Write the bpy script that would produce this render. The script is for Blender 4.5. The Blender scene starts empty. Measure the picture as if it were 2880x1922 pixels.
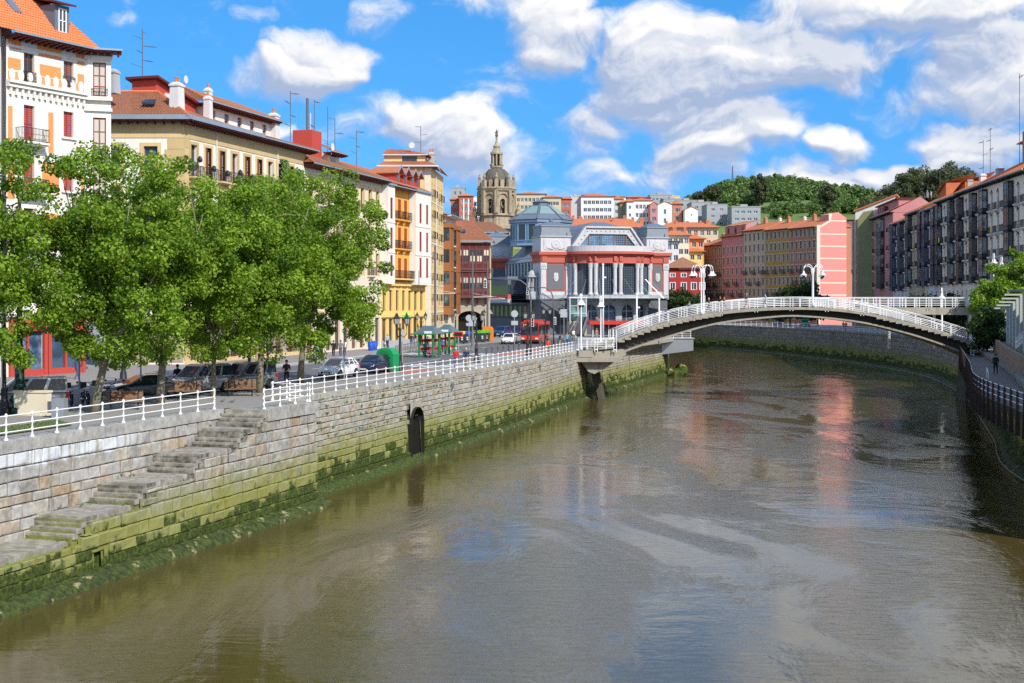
import bpy, bmesh, math, random
from mathutils import Vector, Matrix
R = math.radians
rnd = random.Random(11)
SC = bpy.context.scene
COL = SC.collection
# ------------------------------------------------------------------ camera
CAMZ = 5.7            # metres above the street; the river lies 5.9 m below it
WATER = -5.9
cam_d = bpy.data.cameras.new('camera'); cam = bpy.data.objects.new('camera', cam_d); COL.objects.link(cam)
cam.location = (0, 0, CAMZ); cam.rotation_euler = (R(90), 0, 0)
cam_d.sensor_width = 36; cam_d.lens = 46.25; cam_d.shift_y = -0.0385
cam_d.clip_start = 0.5; cam_d.clip_end = 9000
SC.camera = cam
# ------------------------------------------------------------------ sun
SUN_AZ, SUN_EL = 143.0, 40.0      # azimuth clockwise from +Y, elevation
sv = Vector((math.sin(R(SUN_AZ))*math.cos(R(SUN_EL)), math.cos(R(SUN_AZ))*math.cos(R(SUN_EL)), math.sin(R(SUN_EL))))
sun_d = bpy.data.lights.new('sun', 'SUN'); sun = bpy.data.objects.new('sun', sun_d); COL.objects.link(sun)
sun_d.energy = 5.0; sun_d.angle = R(0.53); sun_d.color = (1.0, 0.94, 0.84)
sun.rotation_euler = sv.to_track_quat('Z', 'Y').to_euler(); sun.location = (60, -60, 90)
# ------------------------------------------------------------------ colour management
vs = SC.view_settings
vs.view_transform = 'Standard'; vs.look = 'None'; vs.gamma = 1.0; vs.exposure = 0.0; vs.use_curve_mapping = False
SC.cycles.use_denoising = False
SC.cycles.max_bounces = 6; SC.cycles.transparent_max_bounces = 6
SC.cycles.caustics_reflective = False; SC.cycles.caustics_refractive = False
# ------------------------------------------------------------------ node helper
class NT:
    def __init__(s, tree): s.t = tree; s.n = tree.nodes; s.l = tree.links
    def new(s, typ, **kw):
        n = s.n.new(typ)
        for k, v in kw.items(): setattr(n, k, v)
        return n
    def put(s, sock, v):
        if isinstance(v, bpy.types.NodeSocket): s.l.new(v, sock)
        elif v is not None: sock.default_value = v
    def m(s, op, a, b=None, c=None, clamp=False):
        n = s.n.new('ShaderNodeMath'); n.operation = op; n.use_clamp = clamp
        for i, v in enumerate((a, b, c)):
            if v is not None: s.put(n.inputs[i], v)
        return n.outputs[0]
    def vm(s, op, a, b=None, c=None):
        n = s.n.new('ShaderNodeVectorMath'); n.operation = op
        for i, v in enumerate((a, b, c)):
            if v is not None: s.put(n.inputs[i], v)
        return n.outputs['Value'] if op in ('DOT_PRODUCT', 'LENGTH') else n.outputs[0]
    def mix(s, f, a, b, blend='MIX'):
        n = s.n.new('ShaderNodeMix'); n.data_type = 'RGBA'; n.blend_type = blend
        s.put(n.inputs[0], f); s.put(n.inputs[6], a if not isinstance(a, tuple) or len(a) == 4 else (*a, 1)); s.put(n.inputs[7], b if not isinstance(b, tuple) or len(b) == 4 else (*b, 1))
        return n.outputs[2]
    def ramp(s, f, lo, hi, a=0.0, b=1.0, smooth=True):
        n = s.n.new('ShaderNodeMapRange'); n.interpolation_type = 'SMOOTHSTEP' if smooth else 'LINEAR'; n.clamp = True
        for i, v in enumerate((f, lo, hi, a, b)): s.put(n.inputs[i], v)
        return n.outputs[0]
    def noise(s, vec, scale, detail=3, rough=0.55, dist=0.0):
        n = s.n.new('ShaderNodeTexNoise'); s.put(n.inputs['Vector'], vec)
        n.inputs['Scale'].default_value = scale; n.inputs['Detail'].default_value = detail
        n.inputs['Roughness'].default_value = rough; n.inputs['Distortion'].default_value = dist
        return n.outputs[0]
# ------------------------------------------------------------------ world: blue sky with cumulus clouds
W = bpy.data.worlds.new('World'); SC.world = W; W.use_nodes = True
nt = NT(W.node_tree)
for n in list(nt.n): nt.n.remove(n)
sky = nt.new('ShaderNodeTexSky', sky_type='NISHITA'); sky.sun_disc = False
sky.sun_elevation = R(SUN_EL); sky.sun_rotation = R(SUN_AZ); sky.air_density = 1.0; sky.dust_density = 0.35; sky.ozone_density = 2.2
hs = nt.new('ShaderNodeHueSaturation'); hs.inputs['Saturation'].default_value = 1.37; hs.inputs['Hue'].default_value = 0.497; hs.inputs['Value'].default_value = 1.98
nt.l.new(sky.outputs[0], hs.inputs['Color'])
tc = nt.new('ShaderNodeTexCoord')
nt.l.new(nt.vm('ADD', nt.vm('MULTIPLY', tc.outputs['Generated'], (1, 1, 0.8)), (0, 0, 0.26)), sky.inputs['Vector'])
sep = nt.new('ShaderNodeSeparateXYZ'); nt.l.new(tc.outputs['Generated'], sep.inputs[0])
az = nt.m('ARCTAN2', sep.outputs[0], sep.outputs[1]); el = nt.m('ARCSINE', sep.outputs[2])
cb = nt.new('ShaderNodeCombineXYZ'); nt.l.new(az, cb.inputs[0]); nt.l.new(el, cb.inputs[1])
P0 = cb.outputs[0]
# cumulus clouds standing in the sky: azimuth, elevation, half width, half height (degrees), weight
CLOUDS = [(-8.2, 10.6, 3.0, 1.45, 1.15), (-9.4, 9.6, 3.6, 0.9, 0.7), (-2.9, 7.6, 2.9, 1.5, 1.0), (-1.4, 6.2, 3.2, 1.5, 0.85), (-4.6, 8.3, 3.4, 1.1, 0.62),
          (1.9, 11.9, 2.3, 1.7, 1.0), (0.6, 10.4, 2.6, 0.9, 0.6), (9.0, 10.4, 5.4, 1.9, 1.25), (12.0, 9.9, 4.0, 1.5, 1.0), (6.2, 11.6, 3.4, 1.6, 0.9),
          (15.0, 12.4, 6.5, 1.3, 1.0), (20.6, 9.3, 3.6, 2.1, 1.2), (9.0, 7.7, 4.2, 1.35, 0.95), (7.6, 6.2, 2.8, 1.2, 0.8), (11.6, 6.9, 3.0, 0.9, 0.7), (14.4, 6.7, 1.7, 0.85, 1.05),
          (19.0, 6.6, 3.0, 1.2, 1.1), (13.6, 5.2, 5.5, 1.0, 0.72), (18.2, 5.0, 3.5, 1.3, 0.85), (-15.8, 12.0, 1.2, 0.5, 0.5), (-11.2, 11.9, 1.1, 0.6, 0.45), (-5.6, 12.6, 1.6, 0.9, 0.45),
          (3.3, 5.6, 2.2, 0.7, 0.5), (-10.5, 7.6, 1.6, 0.6, 0.45), (9.5, 4.1, 3.0, 0.6, 0.55), (-6.0, 4.3, 5.0, 0.9, 0.55), (6.4, 9.8, 4.0, 1.7, 0.8), (17.2, 10.9, 4.4, 1.3, 0.7), (4.6, 8.4, 2.6, 1.2, 0.5), (19.5, 11.9, 4, 1.2, 0.8), (16.5, 8.3, 2.6, 0.9, 0.45), (-8.5, 7.4, 3.5, 1.0, 0.42), (-0.4, 9.0, 2.0, 1.0, 0.42), (3.0, 7.3, 2.2, 1.4, 0.5), (5.6, 5.0, 2.5, 0.8, 0.5), (12, 4.3, 4.0, 0.8, 0.5), (1.5, 4.7, 2.6, 0.6, 0.42)]
def cloud_field(dx, dy, detail):
    p = nt.vm('ADD', P0, (R(dx), R(dy), 0))
    w1 = nt.new('ShaderNodeTexNoise'); w1.inputs['Scale'].default_value = 16; w1.inputs['Detail'].default_value = 3; nt.l.new(p, w1.inputs['Vector'])
    pw = nt.vm('MULTIPLY_ADD', nt.vm('SUBTRACT', w1.outputs['Color'], (0.5, 0.5, 0.5)), (0.075, 0.055, 0), p)
    acc = 0.0
    for a, e, ra, re, w in CLOUDS:
        ra *= 1.03; re *= 1.03
        q = nt.vm('MULTIPLY_ADD', pw, (1/R(ra), 1/R(re), 0), (-a/ra, -e/re, 0))
        d = nt.m('SUBTRACT', 1.0, nt.vm('DOT_PRODUCT', q, q), clamp=True)
        acc = nt.m('MULTIPLY_ADD', d, w, acc)
    # the same broken cumulus goes on all around the sky
    far = nt.m('MAXIMUM', nt.ramp(nt.m('ABSOLUTE', az), R(20), R(26)), nt.ramp(el, R(11.5), R(15)))
    big = nt.noise(nt.vm('MULTIPLY', p, (1, 1.7, 1)), 4.6, 2, 0.5)
    acc = nt.m('MULTIPLY_ADD', far, nt.ramp(nt.m('SUBTRACT', big, nt.ramp(el, R(16), R(34), 0.0, 0.09)), 0.40, 0.57, 0, 1.1), acc)
    fb = nt.noise(nt.vm('MULTIPLY', pw, (1, 1.25, 1)), 24, detail, 0.66)
    return nt.m('ADD', nt.m('MINIMUM', acc, 1.25), nt.m('MULTIPLY', nt.m('SUBTRACT', fb, 0.5), 1.55)), acc
f0, a0 = cloud_field(0, 0, 8)
f1, _ = cloud_field(0.22, 0.42, 5)
alpha = nt.ramp(f0, 0.10, 0.86)
def mass(dx, dy):          # smooth cloud masses only: which side of a mass faces the sun
    p = nt.vm('ADD', P0, (R(dx), R(dy), 0)); acc = 0.0
    for a, e, ra, re, w in CLOUDS:
        q = nt.vm('MULTIPLY_ADD', p, (0.8/R(ra), 0.8/R(re), 0), (-0.8*a/ra, -0.8*e/re, 0))
        acc = nt.m('MULTIPLY_ADD', nt.m('SUBTRACT', 1.0, nt.vm('DOT_PRODUCT', q, q), clamp=True), w, acc)
    return acc
big_lit = nt.ramp(nt.m('SUBTRACT', a0, mass(0.35, 0.75)), -0.42, 0.22)
lit = nt.m('ADD', nt.m('MULTIPLY', nt.ramp(nt.m('SUBTRACT', f0, f1), -0.26, 0.30), 0.5), nt.m('MULTIPLY', big_lit, 0.5))
ccol = nt.mix(lit, (0.42, 0.52, 0.73), (1.08, 1.06, 1.04))
SKY_STRENGTH = 0.13
ccs = nt.vm('SCALE', ccol); ccs.node.inputs['Scale'].default_value = 0.98/SKY_STRENGTH
full = nt.mix(nt.m('MULTIPLY', alpha, 0.97), hs.outputs[0], ccs)
bg = nt.new('ShaderNodeBackground'); nt.l.new(full, bg.inputs[0]); bg.inputs[1].default_value = SKY_STRENGTH
wo = nt.new('ShaderNodeOutputWorld'); nt.l.new(bg.outputs[0], wo.inputs[0])
W.cycles.sampling_method = 'NONE'
# ------------------------------------------------------------------ mesh builder
class MB:
    def __init__(s): s.v = []; s.f = []; s.mi = []
    def quad(s, a, b, c, d, m=0):
        k = len(s.v); s.v += [tuple(a), tuple(b), tuple(c), tuple(d)]; s.f.append((k, k+1, k+2, k+3)); s.mi.append(m)
    def poly(s, pts, m=0):
        k = len(s.v); s.v += [tuple(p) for p in pts]; s.f.append(tuple(range(k, k+len(pts)))); s.mi.append(m)
    def box(s, x0, y0, z0, x1, y1, z1, m=0):
        k = len(s.v); s.v += [(x0,y0,z0),(x1,y0,z0),(x1,y1,z0),(x0,y1,z0),(x0,y0,z1),(x1,y0,z1),(x1,y1,z1),(x0,y1,z1)]
        for f in ((0,3,2,1),(4,5,6,7),(0,1,5,4),(1,2,6,5),(2,3,7,6),(3,0,4,7)): s.f.append(tuple(k+i for i in f)); s.mi.append(m)
        return s
    def hexa(s, p, m=0):      # 8 corners: bottom ring then top ring
        k = len(s.v); s.v += [tuple(q) for q in p]
        for f in ((0,3,2,1),(4,5,6,7),(0,1,5,4),(1,2,6,5),(2,3,7,6),(3,0,4,7)): s.f.append(tuple(k+i for i in f)); s.mi.append(m)
    def obox(s, c, sx, sy, sz, rz=0.0, m=0):
        ca, sa = math.cos(rz), math.sin(rz); pts = []
        for z in (0, sz):
            for x, y in ((-sx/2,-sy/2),(sx/2,-sy/2),(sx/2,sy/2),(-sx/2,sy/2)): pts.append((c[0]+x*ca-y*sa, c[1]+x*sa+y*ca, c[2]+z))
        s.hexa(pts, m)
    def bar(s, a, b, w, h=None, m=0):     # rectangular bar between two points
        a, b = Vector(a), Vector(b); h = h or w; d = (b-a).normalized()
        up = Vector((0,0,1)) if abs(d.z) < 0.95 else Vector((0,1,0))
        x = d.cross(up).normalized()*w/2; y = x.cross(d).normalized()*h/2
        s.hexa([a-x-y, a+x-y, b+x-y, b-x-y, a-x+y, a+x+y, b+x+y, b-x+y], m)
    def tube(s, pts, r, n=6, m=0, cap=True):
        pts = [Vector(p) for p in pts]; rs = r if isinstance(r, (list, tuple)) else [r]*len(pts)
        k = len(s.v); ref = None
        for i, p in enumerate(pts):
            d = (pts[min(i+1, len(pts)-1)]-pts[max(i-1, 0)])
            d = d.normalized() if d.length > 1e-9 else Vector((0,0,1))
            if ref is None: ref = Vector((0,0,1)) if abs(d.z) < 0.9 else Vector((1,0,0))
            x = d.cross(ref)
            if x.length < 1e-4: x = d.cross(Vector((0.3,1,0.2)))
            x.normalize(); y = d.cross(x)
            for j in range(n):
                a = 2*math.pi*j/n; s.v.append(tuple(p + x*math.cos(a)*rs[i] + y*math.sin(a)*rs[i]))
        for i in range(len(pts)-1):
            for j in range(n):
                a = k+i*n+j; b = k+i*n+(j+1) % n; s.f.append((a, b, b+n, a+n)); s.mi.append(m)
        if cap:
            s.f.append(tuple(k+j for j in reversed(range(n)))); s.mi.append(m)
            e = k+(len(pts)-1)*n; s.f.append(tuple(e+j for j in range(n))); s.mi.append(m)
    def lathe(s, prof, n=10, c=(0,0,0), m=0, a0=0.0, sx=1.0, sy=1.0):
        k = len(s.v)
        for r, z in prof:
            for j in range(n):
                a = a0+2*math.pi*j/n; s.v.append((c[0]+r*math.cos(a)*sx, c[1]+r*math.sin(a)*sy, c[2]+z))
        for i in range(len(prof)-1):
            for j in range(n):
                a = k+i*n+j; b = k+i*n+(j+1) % n; s.f.append((a, b, b+n, a+n)); s.mi.append(m)
        s.f.append(tuple(k+j for j in reversed(range(n)))); s.mi.append(m)
        e = k+(len(prof)-1)*n; s.f.append(tuple(e+j for j in range(n))); s.mi.append(m)
    def prism(s, poly, z0, z1, m=0):
        n = len(poly); k = len(s.v); s.v += [(x,y,z0) for x,y in poly]+[(x,y,z1) for x,y in poly]
        s.f.append(tuple(k+i for i in reversed(range(n)))); s.mi.append(m)
        s.f.append(tuple(k+n+i for i in range(n))); s.mi.append(m)
        for i in range(n): j = (i+1) % n; s.f.append((k+i, k+j, k+n+j, k+n+i)); s.mi.append(m)
    def slab(s, pts, vec, m=0):           # polygon in space extruded along vec
        n = len(pts); k = len(s.v); vec = Vector(vec); s.v += [tuple(p) for p in pts]+[tuple(Vector(p)+vec) for p in pts]
        s.f.append(tuple(k+i for i in reversed(range(n)))); s.mi.append(m)
        s.f.append(tuple(k+n+i for i in range(n))); s.mi.append(m)
        for i in range(n): j = (i+1) % n; s.f.append((k+i, k+j, k+n+j, k+n+i)); s.mi.append(m)
    def ball(s, c, r, m=0, n=8, k=5, sz=1.0):
        s.lathe([(max(r*math.sin(math.pi*i/k), r*0.02), -r*sz*math.cos(math.pi*i/k)) for i in range(k+1)], n, c, m)
    def mesh(s, name, mats, smooth=False):
        me = bpy.data.meshes.new(name); me.from_pydata(s.v, [], s.f)
        for mt in (mats if isinstance(mats, (list, tuple)) else [mats]): me.materials.append(mt)
        if any(s.mi): me.polygons.foreach_set('material_index', s.mi)
        if smooth: me.polygons.foreach_set('use_smooth', [True]*len(s.f))
        me.update(); return me
    def build(s, name, mats, parent=None, loc=(0,0,0), rz=0.0, smooth=False, fix=False):
        me = s.mesh(name, mats, smooth)
        if fix:
            bm = bmesh.new(); bm.from_mesh(me); bmesh.ops.recalc_face_normals(bm, faces=bm.faces); bm.to_mesh(me); bm.free()
        return inst(name, me, parent, loc, rz)
def inst(name, me, parent=None, loc=(0,0,0), rz=0.0, sc=None):
    o = bpy.data.objects.new(name, me); COL.objects.link(o); o.location = loc
    if rz: o.rotation_euler = (0, 0, rz)
    if sc is not None: o.scale = sc if isinstance(sc, (tuple, list)) else (sc, sc, sc)
    if parent: o.parent = parent
    return o
def tag(o, label, cat, group=None):
    o['label'] = label; o['category'] = cat
    if group: o['group'] = group
    return o
def thing(name, label, cat, loc=(0,0,0), rz=0.0, group=None, sc=None):
    return tag(inst(name, None, None, loc, rz, sc), label, cat, group)
def struct(o): o['kind'] = 'structure'; return o
def stuff(o): o['kind'] = 'stuff'; return o
def copy_tree(o, parent=None):
    c = o.copy(); COL.objects.link(c); c.parent = parent
    for ch in list(o.children): copy_tree(ch, c)
    return c
_cache = {}
def cached(key, fn):
    if key not in _cache: _cache[key] = fn()
    return _cache[key]
# ------------------------------------------------------------------ procedural materials
def _pos(t, obj=False):
    return t.new('ShaderNodeTexCoord').outputs['Object'] if obj else t.new('ShaderNodeNewGeometry').outputs['Position']
def mat(name, col, rough=0.8, var=0.25, scale=1.5, streak=0.0, dirt=None, metal=0.0, bump=0.0, bscale=30, spec=0.35, obj=False, rand=0.0, coat=0.0):
    m = bpy.data.materials.new(name); m.use_nodes = True; t = NT(m.node_tree); b = t.n['Principled BSDF']
    p = _pos(t, obj); c = (*col, 1)
    n1 = t.noise(p, scale, 5, 0.6)
    c1 = t.mix(n1, tuple(v*(1-var) for v in col), tuple(min(1, v*(1+var)) for v in col))
    n2 = t.noise(p, scale*9, 3, 0.6)
    c1 = t.mix(t.m('MULTIPLY', t.ramp(n2, 0.35, 0.75), var*0.7), c1, tuple(v*0.62 for v in col))
    if streak:
        ns = t.noise(t.vm('MULTIPLY', p, (1.6, 1.6, 0.11)), 1.4, 5, 0.65)
        d = dirt or tuple(v*0.45 for v in col)
        c1 = t.mix(t.m('MULTIPLY', t.ramp(ns, 0.5, 0.75), streak), c1, d)
    if rand:
        oi = t.new('ShaderNodeObjectInfo')
        h = t.new('ShaderNodeHueSaturation'); h.inputs['Saturation'].default_value = 1.0
        t.put(h.inputs['Value'], t.m('MULTIPLY_ADD', oi.outputs['Random'], 2*rand, 1-rand)); t.put(h.inputs['Color'], c1)
        c1 = h.outputs[0]
    t.put(b.inputs['Base Color'], c1)
    b.inputs['Roughness'].default_value = rough; b.inputs['Metallic'].default_value = metal
    b.inputs['Specular IOR Level'].default_value = spec; b.inputs['Coat Weight'].default_value = coat
    if coat: b.inputs['Coat Roughness'].default_value = 0.06
    if bump:
        bp = t.new('ShaderNodeBump'); bp.inputs['Strength'].default_value = bump; bp.inputs['Distance'].default_value = 0.03
        t.put(bp.inputs['Height'], t.noise(p, bscale, 4, 0.6)); t.put(b.inputs['Normal'], bp.outputs[0])
    return m
def glass_mat(name, tint=(0.03,0.04,0.05), rough=0.08, var=0.6, scale=0.45):
    m = bpy.data.materials.new(name); m.use_nodes = True; t = NT(m.node_tree); b = t.n['Principled BSDF']
    p = _pos(t); n1 = t.noise(p, scale, 3, 0.6)
    oi = t.new('ShaderNodeObjectInfo')
    f = t.m('MULTIPLY', t.ramp(n1, 0.4, 0.62), t.ramp(oi.outputs['Random'], 0.35, 0.9))
    t.put(b.inputs['Base Color'], t.mix(f, tint, tuple(min(1, v*(1+6*var)+0.03) for v in tint)))
    b.inputs['Roughness'].default_value = rough; b.inputs['Specular IOR Level'].default_value = 0.6
    bp = t.new('ShaderNodeBump'); bp.inputs['Strength'].default_value = 0.06; bp.inputs['Distance'].default_value = 0.05
    t.put(bp.inputs['Height'], t.noise(p, 1.3, 2)); t.put(b.inputs['Normal'], bp.outputs[0])
    return m
M = {}
M['white'] = mat('white_plaster', (0.80,0.765,0.69), 0.85, 0.08, 0.7, streak=0.26, dirt=(0.45,0.42,0.36), bump=0.06)
M['cream'] = mat('cream_plaster', (0.74,0.66,0.50), 0.85, 0.10, 0.7, streak=0.2, dirt=(0.38,0.32,0.22), bump=0.06)
M['greyw'] = mat('grey_white_plaster', (0.66,0.65,0.64), 0.85, 0.08, 0.8, streak=0.25, dirt=(0.36,0.35,0.33), bump=0.05)
M['orange'] = mat('orange_plaster', (0.80,0.31,0.105), 0.85, 0.07, 0.7, streak=0.1, bump=0.05)
M['amber'] = mat('amber_plaster', (0.84,0.42,0.08), 0.85, 0.06, 0.7, streak=0.12, bump=0.05)
M['ochre'] = mat('ochre_plaster', (0.74,0.55,0.26), 0.85, 0.12, 0.5, streak=0.4, dirt=(0.36,0.28,0.15), bump=0.05)
M['yellow'] = mat('yellow_plaster', (0.80,0.58,0.20), 0.85, 0.08, 0.6, streak=0.2, bump=0.05)
M['sandstone'] = mat('sandstone', (0.62,0.46,0.23), 0.9, 0.16, 0.8, streak=0.2, bump=0.12, rand=0.12)
M['darkred'] = mat('dark_red_timber', (0.13,0.025,0.022), 0.6, 0.15, 3)
M['maroon'] = mat('maroon_timber', (0.17,0.058,0.058), 0.6, 0.12, 3)
M['redpaint'] = mat('red_paint', (0.50,0.07,0.05), 0.75, 0.1, 0.8, streak=0.15)
M['redwin'] = mat('red_shutter_paint', (0.36,0.05,0.025), 0.55, 0.12, 2)
M['brownwin'] = mat('brown_window_paint', (0.20,0.07,0.035), 0.55, 0.15, 2)
M['whitepaint'] = mat('white_paint', (0.82,0.82,0.82), 0.4, 0.05, 3, streak=0.06, dirt=(0.5,0.45,0.38))
M['iron'] = mat('black_iron', (0.025,0.025,0.028), 0.5, 0.2, 4)
M['greyiron'] = mat('grey_iron', (0.12,0.12,0.125), 0.5, 0.2, 4)
M['zinc'] = mat('zinc_sheet', (0.30,0.36,0.42), 0.45, 0.12, 1.2, streak=0.2, metal=0.25)
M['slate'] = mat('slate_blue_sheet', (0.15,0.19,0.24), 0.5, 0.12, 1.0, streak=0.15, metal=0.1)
M['tile'] = mat('orange_roof_tile', (0.62,0.20,0.075), 0.85, 0.22, 1.6, streak=0.15, dirt=(0.33,0.12,0.06), bump=0.1, rand=0.08)
M['tileold'] = mat('weathered_roof_tile', (0.38,0.16,0.085), 0.9, 0.38, 2.2, streak=0.35, dirt=(0.14,0.09,0.06), bump=0.12)
M['tilebrown'] = mat('brown_roof_tile', (0.30,0.14,0.08), 0.9, 0.3, 1.5, streak=0.2, bump=0.1)
M['tilered'] = mat('red_brown_roof_tile', (0.45,0.165,0.085), 0.85, 0.28, 1.6, streak=0.25, dirt=(0.24,0.10,0.06), bump=0.1)
M['tileflat'] = mat('far_roof_tile', (0.52,0.17,0.075), 0.9, 0.25, 0.8)
M['concrete'] = mat('stained_concrete', (0.36,0.33,0.27), 0.9, 0.22, 0.9, streak=0.5, dirt=(0.11,0.10,0.07), bump=0.15)
M['concretegrey'] = mat('grey_concrete', (0.42,0.42,0.42), 0.9, 0.12, 0.6, streak=0.25, bump=0.05)
M['glass'] = glass_mat('window_glass')
M['glassblue'] = glass_mat('blue_window_glass', (0.03,0.055,0.09))
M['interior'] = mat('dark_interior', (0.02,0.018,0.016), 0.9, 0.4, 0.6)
M['curtain'] = mat('pale_curtain', (0.55,0.52,0.46), 0.9, 0.1, 2)
M['steel'] = mat('brushed_steel', (0.55,0.56,0.57), 0.35, 0.08, 3, metal=0.8)
M['rubber'] = mat('black_rubber', (0.02,0.02,0.02), 0.75, 0.2, 5)
# ------------------------------------------------------------------ paths along the two banks
class Path:
    def __init__(s, pts, sub=6):
        P = [Vector((x, y)) for x, y in pts]; out = []
        for i in range(len(P)-1):
            p0, p1, p2, p3 = P[max(i-1,0)], P[i], P[i+1], P[min(i+2,len(P)-1)]
            for k in range(sub):
                t = k/sub
                out.append(0.5*((2*p1)+(p2-p0)*t+(2*p0-5*p1+4*p2-p3)*t*t+(3*p1-p0-3*p2+p3)*t*t*t))
        out.append(P[-1]); s.p = out; s.s = [0.0]
        for i in range(1, len(out)): s.s.append(s.s[-1]+(out[i]-out[i-1]).length)
        s.len = s.s[-1]
    def at(s, d):
        d = max(0.0, min(s.len-1e-6, d)); lo, hi = 0, len(s.s)-1
        while hi-lo > 1:
            k = (lo+hi)//2
            if s.s[k] <= d: lo = k
            else: hi = k
        t = (s.p[hi]-s.p[lo]).normalized(); return s.p[lo]+t*(d-s.s[lo]), t
    def s_of_y(s, y):
        for i in range(len(s.p)-1):
            if s.p[i].y <= y <= s.p[i+1].y: return s.s[i]+(s.s[i+1]-s.s[i])*(y-s.p[i].y)/(s.p[i+1].y-s.p[i].y)
        return 0.0 if y < s.p[0].y else s.len
    def off(s, d, o):                       # o > 0: to the right of the heading
        p, t = s.at(d); return Vector((p.x+t.y*o, p.y-t.x*o))
QUAY = Path([(-40.4,-10),(-30.9,20),(-24.7,40),(-20.4,53.7),(-15.3,70),(-12.2,79.8),(-8.2,93.3),(-0.9,118.6),(7.8,154),(13.5,174),(24,208)])
FARBANK = Path([(27,30),(31,60),(35.2,89),(41.5,109),(49.6,136),(56,158),(61.5,182),(65.5,205),(66.5,230),(64.5,262),(60,297),(50,335),(38,360),(15,390),(-30,420)])
def qx(y): return QUAY.at(QUAY.s_of_y(y))[0].x
# ------------------------------------------------------------------ materials of ground, water and quay
def ground_mat(name, col, var, scale, crack=0.0):
    m = bpy.data.materials.new(name); m.use_nodes = True; t = NT(m.node_tree); b = t.n['Principled BSDF']; p = _pos(t)
    c = t.mix(t.noise(p, scale, 6, 0.65), tuple(v*(1-var) for v in col), tuple(v*(1+var) for v in col))
    c = t.mix(t.m('MULTIPLY', t.ramp(t.noise(p, 9, 4), 0.5, 0.8), 0.35), c, tuple(v*0.6 for v in col))
    t.put(b.inputs['Base Color'], c); b.inputs['Roughness'].default_value = 0.9
    bp = t.new('ShaderNodeBump'); bp.inputs['Strength'].default_value = 0.25; bp.inputs['Distance'].default_value = 0.01
    t.put(bp.inputs['Height'], t.noise(p, 40, 3)); t.put(b.inputs['Normal'], bp.outputs[0]); return m
M['pave'] = ground_mat('grey_pavement', (0.27,0.26,0.245), 0.14, 0.35)
M['asphalt'] = ground_mat('asphalt', (0.115,0.118,0.125), 0.18, 0.5)
M['sidewalk'] = ground_mat('sidewalk_slabs', (0.25,0.235,0.22), 0.12, 0.6)
M['redpave'] = ground_mat('red_paving', (0.42,0.15,0.11), 0.15, 1.0)
M['mark'] = mat('road_marking', (0.72,0.72,0.70), 0.7, 0.15, 3)
M['earth'] = ground_mat('earth_and_grass', (0.10,0.13,0.035), 0.4, 1.2)
M['grass'] = mat('grass_blade', (0.10,0.20,0.03), 0.7, 0.4, 2)
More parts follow.
